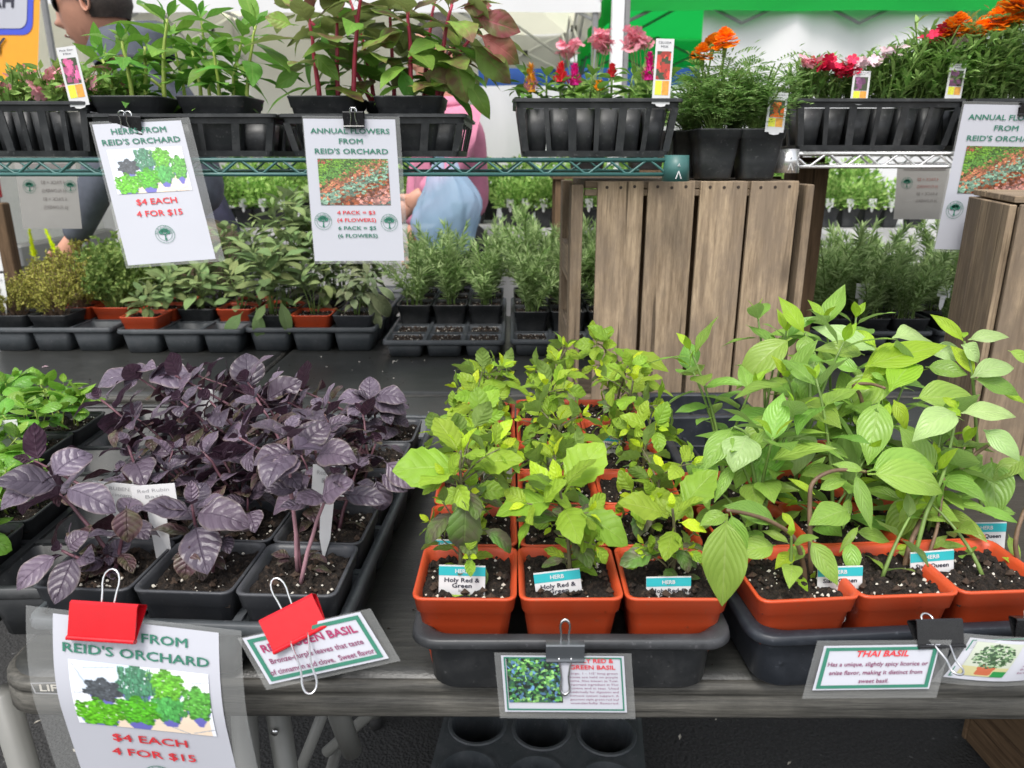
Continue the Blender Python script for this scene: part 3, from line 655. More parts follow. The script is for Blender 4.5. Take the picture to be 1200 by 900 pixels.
def slot_tray(name, label, loc, rz, w, d, h, ns, mat, group=None, cat='plant tray'):
    """tray whose upright walls are open slots between bars, cell inserts behind them"""
    th = thing(name, label, cat, loc, rz, group); wb, db = w-.032, d-.032; n = 3
    mb = MB(); mb.rings([rrect(wb, db, .008, 0, n), rrect(wb+.004, db+.004, .008, .009, n), rrect(wb-.002, db-.002, .008, .009, n), rrect(wb-.006, db-.006, .008, .003, n)], capb=True, capt=True); mb.build('base', mat, th)
    mb = MB(); mb.rings([rrect(w-.012, d-.012, .008, h-.014, n), rrect(w-.010, d-.010, .008, h-.006, n), rrect(w, d, .008, h-.005, n), rrect(w, d, .008, h-.001, n), rrect(w-.004, d-.004, .008, h, n), rrect(w-.014, d-.014, .008, h-.001, n), rrect(w-.017, d-.017, .008, h-.014, n), rrect(w-.012, d-.012, .008, h-.014, n)]); mb.build('rim', mat, th)
    for k in range(ns+1):
        for sy in (-1, 1):
            mb = MB(); x0 = (k/ns-.5)*(wb-.008); x1 = (k/ns-.5)*(w-.022); bw = .010 if k in (0, ns) else (.0075 if k % 2 else .012)
            mb.rings([[(x0-bw/2, sy*db/2-.0012, .008), (x0+bw/2, sy*db/2-.0012, .008), (x0+bw/2, sy*db/2+.0012, .008), (x0-bw/2, sy*db/2+.0012, .008)],
                      [(x1-bw/2, sy*(d/2-.007)-.0012, h-.013), (x1+bw/2, sy*(d/2-.007)-.0012, h-.013), (x1+bw/2, sy*(d/2-.007)+.0012, h-.013), (x1-bw/2, sy*(d/2-.007)+.0012, h-.013)]], capb=True, capt=True)
            mb.build('bar', mat, th)
    ms = max(3, int(ns*d/w))
    for k in range(ms+1):
        for sx in (-1, 1):
            mb = MB(); y0 = (k/ms-.5)*(db-.008); y1 = (k/ms-.5)*(d-.022); bw = .010
            mb.rings([[(sx*wb/2-.0012, y0-bw/2, .008), (sx*wb/2+.0012, y0-bw/2, .008), (sx*wb/2+.0012, y0+bw/2, .008), (sx*wb/2-.0012, y0+bw/2, .008)],
                      [(sx*(w/2-.007)-.0012, y1-bw/2, h-.013), (sx*(w/2-.007)+.0012, y1-bw/2, h-.013), (sx*(w/2-.007)+.0012, y1+bw/2, h-.013), (sx*(w/2-.007)-.0012, y1+bw/2, h-.013)]], capb=True, capt=True)
            mb.build('bar', mat, th)
    s = (wb-.008)/ns; nd = max(2, int((db-.02)/(s*1.3))); sd_ = (db-.02)/nd
    def ins():
        m2 = MB(); m2.rings([rrect(s*.72, sd_*.78, s*.18, 0, 2), rrect(s*.96, sd_*.92, s*.18, h-.018, 2)], capb=True, capt=True); return m2.mesh('cell_insert', mat, True)
    me = cached(('ins', round(s, 4), round(sd_, 4), h, mat.name), ins)
    for i in range(ns):
        for j in range(nd): link('cell_insert', me, th, (-wb/2+.004+s*(i+.5), -db/2+.010+sd_*(j+.5), .004))
    return th
def clip(name, label, P, rot, w, mat, wire='steel', hh=.030, front_open=False, wl=1., group=None):
    """binder clip gripping a rim: prism body, two wire loops. local: x along the jaw, z up, -y towards viewer"""
    th = thing(name, label, 'binder clip', P, 0, group); th.rotation_euler = rot; d = hh*.55
    mb = MB(); t = .0008
    prof = [(-.001, 0), (-d*.55, hh*.92), (-d*.45, hh), (d*.45, hh), (d*.55, hh*.92), (.001, 0)]
    o_ = [[(-w/2, y, z) for y, z in prof], [(w/2, y, z) for y, z in prof]]; i_ = [[(-w/2, y*.8, z*.96+.0004) for y, z in prof], [(w/2, y*.8, z*.96+.0004) for y, z in prof]]
    for a, b in (o_, i_): mb.add(a+b, [(k, k+1, 6+k+1, 6+k) for k in range(5)])
    for k in range(5):
        for side in (0, 1): mb.add([o_[side][k], o_[side][k+1], i_[side][k+1], i_[side][k]], [(0, 1, 2, 3)])
    for s_ in (-1, 1): mb.tube([(-w/2, s_*.0016, -.0005), (w/2, s_*.0016, -.0005)], .0017, 8)
    body = mb
    bo = body.build('clip_body', M[mat], th)
    def loop(s_, ang):
        L_ = hh*1.25*wl; ww = w*.26
        pts = [(-ww*.62, 0), (-ww*.60, L_*.12), (-ww*.30, L_*.55), (-ww*.52, L_*.80), (-ww*.40, L_*.96), (0, L_*1.03), (ww*.40, L_*.96), (ww*.52, L_*.80), (ww*.30, L_*.55), (ww*.60, L_*.12), (ww*.62, 0)]
        ps = [Vector((x, s_*.0018+math.sin(ang)*z*s_, .001+math.cos(ang)*z)) for x, z in pts]
        # smooth
        out = []
        for k in range(len(ps)-1): out += [ps[k], ps[k].lerp(ps[k+1], .5)]
        out.append(ps[-1]); sm = [out[0]]+[(out[k-1]+out[k]*2+out[k+1])/4 for k in range(1, len(out)-1)]+[out[-1]]
        m2 = MB(); m2.tube(sm, .0009, 6); m2.build('wire_handle', M[wire], th, True)
    return th, loop
def tagstick(name, label, P, w, h, kind, rz=0., tilt=0., roll=0., lines=(), group=None, stake=.05, mats=None):
    """plastic plant label on a stake; P = foot of the printed head (world)"""
    th = thing(name, label, 'plant label', P, 0, group); th.rotation_euler = (tilt, roll, rz)
    mb = MB(); t = .0005
    mb.box((0, 0, h/2), (w, 2*t, h)); hd_ = mb.build('label_head', M['white'], th)
    mb = MB(); sw = w*.42 if kind != 'shelf' else w*.6
    mb.rings([[(-sw/2, -t, 0), (sw/2, -t, 0), (sw/2, t, 0), (-sw/2, t, 0)], [(-sw*.4, -t, -stake*.7), (sw*.4, -t, -stake*.7), (sw*.4, t, -stake*.7), (-sw*.4, t, -stake*.7)], [(-.001, -t, -stake), (.001, -t, -stake), (.001, t, -stake), (-.001, t, -stake)]], capb=True, capt=True)
    mb.build('stake', M['white'], th)
    sh = Sheet((-w/2, -t, h), (w, 0, 0), (0, 0, -h)); sh.N = Vector((0, -1, 0)); sh.host = hd_
    def band(u0, v0, u1, v1, m, nm='printed_band', off=.0003):
        b = MB(); sh.quad(b, u0, v0, u1, v1, off); b.build(nm, M[m], hd_)
    if kind == 'herb':
        band(0, .03, 1, .29, 'tagblue'); sh.text(th, 'HERB', .5, .16, .115, M['white'], off=.0006, bold=.01)
        y = .42
        for s_ in lines:
            sh.text(th, s_, .5, y, .125, M['ink'], maxw=min(.86, .066*len(s_)+.1), off=.0004, bold=.012); y += .16
        sh.text(th, 'Basil', .5, y-.02, .08, M['greyink'], off=.0004); band(.10 if rz else .08, .84, 1, 1, 'taggreen')
    elif kind == 'shelf':
        sh.text(th, lines[0], .5, .06, .035, M['ink'], maxw=.7, off=.0004)
        if len(lines) > 1: sh.text(th, lines[1], .5, .12, .035, M['ink'], maxw=.4, off=.0004)
        r_ = np.random.RandomState(abs(hash(label)) % 1000 if False else len(label)); a = np.ones((16, 12, 3))*np.array((.25, .3, .2)); c = np.array(mats)
        yy, xx = np.mgrid[0:16, 0:12]
        for k in range(16):
            m = ((xx-r_.rand()*12)**2+(yy-r_.rand()*16)**2) < 4.5; a[m] = np.clip(c*(.7+.5*r_.rand()), 0, 1)
        picture(th, sh, .12, .19, .88, .62, a, .0004)
        band(.12, .64, .49, .86, 'tag_yellow'); band(.51, .64, .88, .86, 'tag_amber')
    elif kind == 'paper':
        y = .25
        for s_ in lines:
            sh.text(th, s_, .5, y, .16, M['greyink'], maxw=min(.85, .08*len(s_)), off=.0004); y += .27
    return th
M['tag_yellow'] = mat_plain('yellow_print', (.72, .74, .05), .4, var=.2, scale=400); M['tag_amber'] = mat_plain('amber_print', (.75, .35, .05), .4, var=.2, scale=400)
def wire_shelf(name, label, x0, x1, yf, z, depth, mat, ztop_off=.0, pitch=.062, group=None, collars=(), gapdeck=.026):
    th = thing(name, label, 'wire shelf', ((x0+x1)/2, yf, z)); hw = (x1-x0)/2; H = .024
    for yy in (0, depth):
        for zz, nm in ((-.003, 'rim_wire'), (-H, 'rim_wire')):
            mb = MB(); mb.tube([(-hw, yy, zz), (hw, yy, zz)], .0030, 8); mb.build(nm, M[mat], th, True)
        mb = MB(); n = int(2*hw/pitch*2); pts = []
        for k in range(n+1):
            x = -hw+.012+(2*hw-.024)*k/n; zt, zb = -.0045, -H+.002
            top = k % 2 == 0
            pts += [(x-.004, yy, (zt if top else zb)), (x+.004, yy, (zt if top else zb))]
        mb.tube(pts, .0021, 6); mb.build('zigzag_wire', M[mat], th, True)
    mb = MB(); k = 0; x = -hw+.01
    while x < hw: mb.tube([(x, -.001, -.0005), (x, depth+.001, -.0005)], .0013, 5, cap=False); x += gapdeck
    for yy in (depth*.33, depth*.66): mb.tube([(-hw, yy, -.0045), (hw, yy, -.0045)], .003, 6)
    o = mb.build('deck_wires', M[mat], th, True); o['kind'] = 'stuff'
    for cx in collars:
        mb = MB(); a = [(cx-((x0+x1)/2)+.0185*math.cos(q*math.pi/8), .002+.0185*math.sin(q*math.pi/8)) for q in range(16)]
        b = [(cx-((x0+x1)/2)+.021*math.cos(q*math.pi/8), .002+.021*math.sin(q*math.pi/8)) for q in range(16)]
        mb.rings([[(x_, y_, -.034) for x_, y_ in b], [(x_, y_, .004) for x_, y_ in a]], capb=True, capt=True); mb.build('corner_collar', M[mat], th, True)
        m2 = MB(); X = cx-(x0+x1)/2
        for q in ((-.004, -.030, 0, -.019), (.004, -.030, 0, -.019)):
            m2.tube([(X+q[0], -.0195, q[1]), (X+q[2], -.0185, q[3])], .0008, 5)
        m2.tube([(X-.0014, -.0185, -.012), (X, -.0183, -.0085), (X+.0014, -.0185, -.012)], .0007, 5)
        m2.build('arrow_mark', M['white'], th)
    return th
def plank(th, c, d, mat='wood', bev=.0012, name='plank', nails=None, rot=None):
    mb = MB(); mb.box((0, 0, 0), d, bev=min(bev, min(d)*.3))
    if d[2] < max(d[0], d[1]):   # grain runs along local z: lay it down
        pass
    o = mb.build(name, M[mat], th, loc=c)
    if rot: o.rotation_euler = rot
    return o
def nails(th, pts, ax=(0, -1, 0), r=.0026):
    pl = [o for o in th.children if o.name.startswith('plank')]
    for p in pts:
        p = Vector(p); host = min(pl, key=lambda o: abs(o.location.x-p.x)+abs(o.location.y-p.y)*3)
        mb = MB(); p = p-host.location; mb.tube([p-Vector(ax)*.002, p+Vector(ax)*.0006], r, 8); mb.build('nail', M['nail'], host)
# --- fine foliage meshes (too small to count: kind = stuff)
def fol_quad(mb, p, d, w, l, up, mi=0):
    d = Vector(d).normalized(); s_ = d.cross(Vector(up)); s_ = s_.normalized() if s_.length > 1e-4 else Vector((1, 0, 0)); u_ = s_.cross(d)
    a = p; m1 = p+d*l*.5+s_*w*.5+u_*l*.05; m2 = p+d*l*.5-s_*w*.5+u_*l*.05; e = p+d*l-u_*l*.06
    mb.add([a, m1, e, m2], [(0, 1, 2), (0, 2, 3)], mi)
def fine_mesh(kind, seed):
    def fn():
        r_ = random.Random(seed*31+len(kind)); mb = MB(); V = Vector
        def rv(): return V((r_.gauss(0, 1), r_.gauss(0, 1), r_.gauss(0, 1))).normalized()
        if kind == 'rosemary':
            for s_ in range(9):
                a = r_.uniform(0, 6.28); q = r_.uniform(0, .024); h = r_.uniform(.09, .185); lean = r_.uniform(.01, .085)
                p0 = V((q*math.cos(a), q*math.sin(a), 0)); p2 = p0+V((lean*math.cos(a), lean*math.sin(a), h)); pts = bez(p0, p0+V((0, 0, h*.6)), p2, 8); mb.tube(pts, .0013, 4, 1, False)
                for k in range(int(h*520)):
                    t = r_.uniform(.15, 1.); f = t*7; i = min(6, int(f)); p = pts[i].lerp(pts[i+1], f-i); T = (pts[i+1]-pts[i]).normalized()
                    an = r_.uniform(0, 6.28); o = T.orthogonal().normalized(); h_ = o*math.cos(an)+T.cross(o)*math.sin(an); el = r_.uniform(.3, 1.) if t < .93 else r_.uniform(.9, 1.4)
                    fol_quad(mb, p, h_*math.cos(el)+T*math.sin(el), .0044, r_.uniform(.018, .032), T)
        elif kind in ('thyme', 'oregano'):
            big = kind == 'oregano'; R_, H = (.055, .10) if big else (.060, .085)
            for s_ in range(46):
                a = r_.uniform(0, 6.28); q = r_.random()**.5*R_; h = H*(1-.55*(q/R_)**2)*r_.uniform(.7, 1.2); p0 = V((q*.3*math.cos(a), q*.3*math.sin(a), 0)); p2 = V((q*math.cos(a), q*math.sin(a), h)); pts = bez(p0, (p0+p2)/2+V((0, 0, h*.2)), p2, 6); mb.tube(pts, .0007, 3, 1, False)
                for k in range(26 if not big else 20):
                    t = r_.uniform(.25, 1.)**.8; f = t*5; i = min(4, int(f)); p = pts[i].lerp(pts[i+1], f-i); d = rv()+V((0, 0, .3)); fol_quad(mb, p, d, .0035 if not big else .006, r_.uniform(.005, .008) if not big else r_.uniform(.008, .013), rv())
        elif kind == 'marigold':
            for s_ in range(30):
                a = r_.uniform(0, 6.28); q = r_.random()**.5*.055; h = r_.uniform(.05, .12)*(1-.3*(q/.055)); p0 = V((q*.25*math.cos(a), q*.25*math.sin(a), 0)); p2 = V((q*math.cos(a), q*math.sin(a), h)); pts = bez(p0, V((p0.x, p0.y, h*.7)), p2, 6); mb.tube(pts, .0011, 4, 1, False)
                for lf in range(3):
                    i = r_.choice([2, 3, 4, 5]); p = pts[i]; an = r_.uniform(0, 6.28); d = V((math.cos(an), math.sin(an), r_.uniform(-.1, .7))).normalized(); Ln = r_.uniform(.028, .045)
                    sd_ = d.cross(V((0, 0, 1))).normalized()
                    for k in range(7):
                        pp = p+d*Ln*(k+1)/7-V((0, 0, 1))*Ln*.25*((k+1)/7)**2
                        for sg in (-1, 1): fol_quad(mb, pp, d*.55+sd_*sg*.8+V((0, 0, .1)), .0032, .0125*(1-.25*abs(k-3)/3), V((r_.uniform(-.3, .3), r_.uniform(-.3, .3), 1)))
                    fol_quad(mb, p+d*Ln, d, .0035, .012, V((0, 0, 1)))
        elif kind == 'dianthus':
            for s_ in range(34):
                a = r_.uniform(0, 6.28); q = r_.random()**.5*.05; h = r_.uniform(.04, .095); p0 = V((q*.4*math.cos(a), q*.4*math.sin(a), 0)); p2 = V((q*math.cos(a), q*math.sin(a), h)); pts = bez(p0, V((p0.x, p0.y, h*.6)), p2, 5); mb.tube(pts, .001, 4, 1, False)
                for k in range(12):
                    t = r_.uniform(.1, 1.); f = t*4; i = min(3, int(f)); p = pts[i].lerp(pts[i+1], f-i); an = r_.uniform(0, 6.28); d = V((math.cos(an), math.sin(an), r_.uniform(.2, 1.3))).normalized(); Ln = r_.uniform(.022, .042)
                    u_ = V((0, 0, 1)); s2 = d.cross(u_).normalized(); w = .0055
                    a0, a1, a2 = p, p+d*Ln*.5, p+d*Ln-u_*Ln*.25
                    mb.add([a0-s2*w*.2, a0+s2*w*.2, a1+s2*w*.5, a1-s2*w*.5, a2], [(0, 1, 2, 3), (3, 2, 4)])
        elif kind == 'bushy':
            for k in range(420):
                d = rv(); d.z = abs(d.z); q = r_.random()**.33; p = V((d.x*.09*q, d.y*.09*q, .02+d.z*.15*q)); fol_quad(mb, p, d+rv()*.7+V((0, 0, .2)), .016, r_.uniform(.018, .034), rv()+V((0, 0, 1)))
            for k in range(8):
                a = k*.8; mb.tube([(0, 0, 0), (.05*math.cos(a), .05*math.sin(a), .11)], .0015, 4, 1, False)
        elif kind == 'trailing':
            for s_ in range(26):
                a = r_.uniform(0, 6.28); q = r_.random()**.5*.06; h = r_.uniform(.02, .06)
                p0 = V((q*.4*math.cos(a), q*.4*math.sin(a), 0)); p2 = V((q*math.cos(a), q*math.sin(a), h)); mb.tube([p0, p2], .001, 4, 1, False)
                for k in range(12):
                    p = p0.lerp(p2, r_.uniform(.2, 1.)); fol_quad(mb, p, rv()+V((0, 0, .4)), .010, r_.uniform(.014, .022), rv()+V((0, 0, 1)))
        mats = {'rosemary': ('rosemary', 'stem_green'), 'thyme': ('thyme', 'stem_brown'), 'oregano': ('oregano', 'stem_green'), 'marigold': ('marigold', 'stem_green'), 'dianthus': ('dianthus', 'stem_green'), 'bushy': ('lawn', 'stem_green'), 'trailing': ('lawn', 'stem_green')}[kind]
        return mb.mesh('foliage', [M[mats[0]], M[mats[1]]])
    return cached(('fine', kind, seed), fn)
def foliage(th, kind, z, sc=1., seed=None, xy=(0, 0)):
    o = link('foliage', fine_mesh(kind, rnd.randint(0, 6) if seed is None else seed), th, (xy[0], xy[1], z)); sc *= rnd.uniform(.88, 1.1); o.scale = (sc, sc, sc*rnd.uniform(.88, 1.12)); o.rotation_euler = (rnd.uniform(-.12, .12), rnd.uniform(-.12, .12), rnd.uniform(0, 6.28)); o['kind'] = 'stuff'; return o
# --- flowers
def marigold_head(th, P, r=.024, mat='orangepetal'):
    def fn():
        r_ = random.Random(5); mb = MB()
        for lay in range(6):
            rr = .024*(1-.13*lay); z = .0035*lay; np_ = 15-lay
            for k in range(np_):
                a = 2*math.pi*(k+.5*lay)/np_+r_.uniform(-.1, .1); el = -.25+.22*lay+r_.uniform(-.15, .15); d = Vector((math.cos(a)*math.cos(el), math.sin(a)*math.cos(el), math.sin(el))); s_ = Vector((-math.sin(a), math.cos(a), 0)); u_ = s_.cross(d)
                w = rr*.34; base = Vector((0, 0, z))
                pts = [base, base+d*rr*.5-s_*w*.8, base+d*rr*.5+s_*w*.8, base+d*rr*.95-s_*w-u_*.002, base+d*rr*1.02+u_*r_.uniform(-.003, .002), base+d*rr*.95+s_*w-u_*.003]
                mb.add(pts, [(0, 2, 1), (1, 2, 4), (1, 4, 3), (2, 5, 4)])
        return mb.mesh('petals', M[mat])
    fl = link('flower_head', cached(('mari', mat), fn), th, P); fl.scale = (r/.024,)*3; fl.rotation_euler = (rnd.uniform(-.3, .3), rnd.uniform(-.3, .3), rnd.uniform(0, 6)); return fl
def calyx(th, P, base, r=.0035):
    mb = MB(); P = Vector(P); base = Vector(base); d = (P-base).normalized()
    mb.tube([base, P-d*.022, P-d*.020, P-d*.004, P], [.0014, .0016, r*.8, r*1.25, r*1.5], 8); mb.build('flower_stalk', M['stem_green'], th, True)
def five_petal(mat, seed=0):
    def fn():
        mb = MB(); r_ = random.Random(seed)
        for k in range(5):
            a = 2*math.pi*k/5; d = Vector((math.cos(a), math.sin(a), .15)); s_ = Vector((-math.sin(a), math.cos(a), 0)); R_ = 1.
            pts = [Vector((0, 0, 0)), d*.55-s_*.38, d*.55+s_*.38, d*.95-s_*.34-Vector((0, 0, .1)), d*1.02, d*.95+s_*.34-Vector((0, 0, .12))]
            mb.add(pts, [(0, 2, 1), (1, 2, 5, 4), (1, 4, 3)])
        return mb.mesh('flower', M[mat])
    return cached(('five', mat, seed), fn)
def flowers(th, pts, mat, r, name='flower'):
    for p in pts:
        o = link(name, five_petal(mat), th, p); o.scale = (r,)*3; o.rotation_euler = (rnd.uniform(.1, 1.2), rnd.uniform(-.5, .5), rnd.uniform(0, 6.28))
def plume(th, P, h, r, mats, name='plume'):
    r_ = random.Random(int(h*1e5)); mb = MB()
    mb.tube([(0, 0, 0), (0, 0, h*.95)], [r*.5, .001], 6, 0)
    for k in range(260):
        t = r_.random()**1.2; a = r_.uniform(0, 6.28); rr = r*(1-t)**.75*(.65+.35*math.sin(t*9+a*2)); p = Vector((rr*math.cos(a)*.7, rr*math.sin(a)*.7, t*h)); d = Vector((math.cos(a)*.7, math.sin(a)*.7, .9))
        fol_quad(mb, p, d, .0028, r_.uniform(.004, .008), Vector((0, 0, 1)), 0 if len(mats) == 1 else (0 if t > .35 else 1))
    return mb.build(name, [M[m] for m in mats], th, loc=P)
# --- people (continuous skinned body)
def skinned(name, parent, nodes, edges, mat, sub=2, root=0):
    me = bpy.data.meshes.new(name+'_cage'); me.from_pydata([n_[0] for n_ in nodes], edges, [])
    o = bpy.data.objects.new('tmp_cage', me); COL.objects.link(o); o.modifiers.new('skin', 'SKIN'); 
    lay = me.skin_vertices[0] if me.skin_vertices else None
    for k, n_ in enumerate(nodes):
        r_ = n_[1]; lay.data[k].radius = r_ if isinstance(r_, tuple) else (r_, r_)
    lay.data[root].use_root = True
    sb = o.modifiers.new('sub', 'SUBSURF'); sb.levels = sub; sb.render_levels = sub
    dg = bpy.context.evaluated_depsgraph_get(); m2 = bpy.data.meshes.new_from_object(o.evaluated_get(dg)); bpy.data.objects.remove(o)
    m2.name = name; m2.materials.clear(); m2.materials.append(mat); m2.polygons.foreach_set('use_smooth', [True]*len(m2.polygons)); m2.update()
    return link(name, m2, parent)
def head_mesh(th, P, yaw, pitch=0., hair='hair', long_hair=False, glasses=False):
    """head looking along local -x ... built of displaced ellipsoid rings"""
    n, m = 56, 48; vs = []
    def prof(phi, th_):   # phi 0..pi top->bottom, th_: 0 = face direction
        x = math.sin(phi)*math.cos(th_); y = math.sin(phi)*math.sin(th_); z = math.cos(phi)
        X, Y, Z = x*.098, y*.077, z*.118
        f = max(0, math.cos(th_)); jaw = max(0, -z)
        if z < 0:
            Y *= 1-.28*jaw
            if f > 0: X = .098*math.sin(phi)**(1-.55*f)*math.cos(th_)*(1-.06*jaw)
        if z < -.2 and f < .2: X += .02*jaw
        # face plane, brow, nose, lips, chin
        a = abs(th_)
        gg = lambda z0, s_: math.exp(-((z-z0)/s_)**2)
        if f > 0:
            ns = math.exp(-(a/.20)**2)
            X += ns*(.028*gg(-.36, .11)+.014*gg(-.14, .16)) + math.exp(-(a/.30)**2)*(.007*gg(-.60, .045)+.006*gg(-.70, .045)-.004*gg(-.65, .022)+.010*gg(-.88, .08)-.004*gg(-.78, .04))
            X += math.exp(-(a/.6)**2)*.005*gg(.16, .08) - math.exp(-((a-.42)/.20)**2)*.008*gg(.0, .10)
        return (-X, Y, Z)
    for j in range(n+1):
        for i in range(m):
            vs.append(prof(math.pi*j/n, -math.pi+2*math.pi*i/m))
    fs = [(j*m+i, (j+1)*m+i, (j+1)*m+(i+1) % m, j*m+(i+1) % m) for j in range(n) for i in range(m)]
    hd = thing_mat = Matrix.Translation(P) @ Matrix.Rotation(yaw, 4, 'Z') @ Matrix.Rotation(pitch, 4, 'Y')
    mb = MB(); mb.add(vs, fs)
    for sy in (-1, 1):   # ears
        ring = []
        for k in range(5):
            q = [(0, .001), (.3, .010), (.7, .016), (1., .013), (.9, .002)][k]
            ring.append([(.014+q[0]*.010+.018*math.cos(a)*(1-.2*k*.3)*(.7), sy*(.074+q[1]), -.008+.030*math.sin(a)*(1-.06*k)) for a in [2*math.pi*w/12 for w in range(12)]])
        mb.rings(ring, capt=True)
    o = mb.build('head', M['skin'], th, True); o.matrix_local = hd
    # hair cap
    mb = MB(); vs = []; fs = []
    for j in range(15):
        for i in range(m):
            t_ = -math.pi+2*math.pi*i/m; f = math.cos(t_); lim = (1.05 if f > .6 else (1.45 if f > .1 else (1.62 if not long_hair else 2.6)))
            if f < -.2: lim = 1.95 if not long_hair else 2.7
            phi = lim*j/14; p = Vector(prof(phi, t_)); k = 1.07+.012*math.sin(i*5+j*3)
            vs.append((p.x*k+(.004 if f < 0 else 0), p.y*k, p.z*k))
    mb.add(vs, [(j*m+i, (j+1)*m+i, (j+1)*m+(i+1) % m, j*m+(i+1) % m) for j in range(14) for i in range(m)])
    o = mb.build('hair', M[hair], th, True); o.matrix_local = hd
    mb = MB(); mb.tube([(-.086, -.022, -.077), (-.095, -.008, -.0765), (-.096, 0, -.0768), (-.095, .008, -.0765), (-.086, .022, -.077)], .0024, 6)
    mc = mat_plain('lips', (.34, .12, .11), .5) if 'lips' not in M else M['lips']; M['lips'] = mc
    o = mb.build('mouth', mc, th, True); o.matrix_local = hd
    if glasses:
        g_ = []
        for sy in (-1, 1):
            mb = MB(); rs = []
            for k, (q, off) in enumerate(((.15, .006), (.7, .004), (1., 0.), (1.02, -.004))):
                rs.append([(-.098-off+abs(sy*.036+.030*q*math.cos(a))*.28+.0, sy*.036+.030*q*math.cos(a), .004+.023*q*math.sin(a)) for a in [2*math.pi*w/16 for w in range(16)]])
            mb.rings(rs, capb=True); o = mb.build('sunglass_lens', M['lens'], th, True); o.matrix_local = hd
            mb = MB(); mb.tube([(-.086, sy*.062, .012), (-.03, sy*.080, .010), (.016, sy*.083, .006)], .0028, 6); o = mb.build('sunglass_arm', M['lens'], th); o.matrix_local = hd
        mb = MB(); mb.tube([(-.100, -.010, .012), (-.108, 0, .014), (-.100, .010, .012)], .0022, 6); o = mb.build('sunglass_bridge', M['lens'], th); o.matrix_local = hd
    else:
        for sy in (-1, 1):
            mb = MB(); mb.tube([(-.083, sy*.030-.010, 0), (-.091, sy*.030, .001), (-.083, sy*.030+.010, 0)], [.002, .006, .002], 8); o = mb.build('eye', M['white'], th, True); o.matrix_local = hd
            mb = MB(); mb.tube([(-.094, sy*.030, .001), (-.0972, sy*.030, .001)], .003, 8); o = mb.build('iris', M['lens'], th); o.matrix_local = hd
# ============================================================ THE PLACE
def structure(name, mb, mat, loc=None):
    o = mb.build(name, mat, None, loc=loc); o['kind'] = 'structure'; return o
mb = MB(); mb.add([(-60, -20, 0), (60, -20, 0), (60, 120, 0), (-60, 120, 0)], [(0, 1, 2, 3)]); structure('ground', mb, M['asphalt'])
ZT = .74
# ------------------------------------------------------------ tables
def folding_table(label, x0, x1, y0, y1, name='folding_table', lab_plate=False, group=None, rz=0.):
    th = thing(name, label, 'folding table', ((x0+x1)/2, (y0+y1)/2, 0), rz, group); w, d = x1-x0, y1-y0; n = 6; r = .04
    mb = MB(); mb.rings([rrect(w-.012, d-.012, r, ZT-.0055, n), rrect(w-.020, d-.020, r, ZT-.0015, n), rrect(w-.034, d-.034, r, ZT, n), rrect(w-.05, d-.05, r, ZT-.0006, n)], capt=True)
    mb.build('tabletop', M['table'], th, True)
    mb = MB(); mb.rings([rrect(w-.02, d-.02, r, ZT-.043, n), rrect(w-.004, d-.004, r, ZT-.043, n), rrect(w+.000, d+.000, r, ZT-.040, n), rrect(w, d, r, ZT-.024, n), rrect(w-.003, d-.003, r, ZT-.0225, n), rrect(w-.003, d-.003, r, ZT-.0175, n), rrect(w, d, r, ZT-.016, n), rrect(w-.002, d-.002, r, ZT-.009, n), rrect(w-.012, d-.012, r, ZT-.0052, n), rrect(w-.013, d-.013, r, ZT-.0056, n)], capb=False)
    mb.add(rrect(w-.021, d-.021, r, ZT-.030, n), [tuple(range(4*(n+1)-1, -1, -1))])
    mb.build('table_edge', M['tableedge'], th, True)
    for sx in (-1, 1):
        for sy in (-1, 1):
            mb = MB(); mb.tube([(sx*(w/2-.19), sy*(d/2-.10), ZT-.03), (sx*(w/2-.19+.02), sy*(d/2-.05), .012)], .0135, 14); mb.build('leg', M['legmetal'], th, True)
            mb = MB(); mb.tube([(sx*(w/2-.19+.02), sy*(d/2-.05), .03), (sx*(w/2-.19+.02), sy*(d/2-.05), .0)], .0155, 14); mb.build('foot_cap', M['rubber'], th, True)
        mb = MB(); mb.tube([(sx*(w/2-.18), -(d/2-.08), .25), (sx*(w/2-.18), (d/2-.08), .25)], .009, 10); mb.build('crossbar', M['legmetal'], th, True)
        mb = MB(); mb.tube([(sx*(w/2-.17), 0, .27), (sx*(w/2-.6), 0, ZT-.04)], .009, 10); mb.build('brace', M['legmetal'], th, True)
    return th
XL = PY(-22, 800, .549).x
t1 = folding_table('scuffed black plastic folding table in the foreground under the basil trays', XL, XL+1.83, .549, 1.372, rz=-.006)
# visible legs and braces under the near table edge (table frame reaches in from both ends)
def front_leg(a, b, r, name='leg', y=.62):
    pa, pb = a, b; mb = MB(); mb.tube([pa-t1.location, pb-t1.location], r, 14); return mb.build(name, M['legmetal'], t1, True)
front_leg(PY(0, 815, .64), PY(0, 815, .64)+Vector((.035, .0, -.70)), .014)
front_leg(PY(322, 815, .66), PY(322, 815, .66)+Vector((.02, .02, -.69)), .0125)
front_leg(PY(388, 815, .80), PY(412, 882, .86), .0145, 'brace')
front_leg(PY(388, 815, .78), PY(330, 960, .78), .0075, 'crossbar')
mb = MB(); q = PY(324, 858, .648)-t1.location; mb.tube([q+Vector((0, -.003, 0)), q+Vector((0, -.0055, 0))], .004, 10); mb.build('rivet', M['steel'], t1, True)
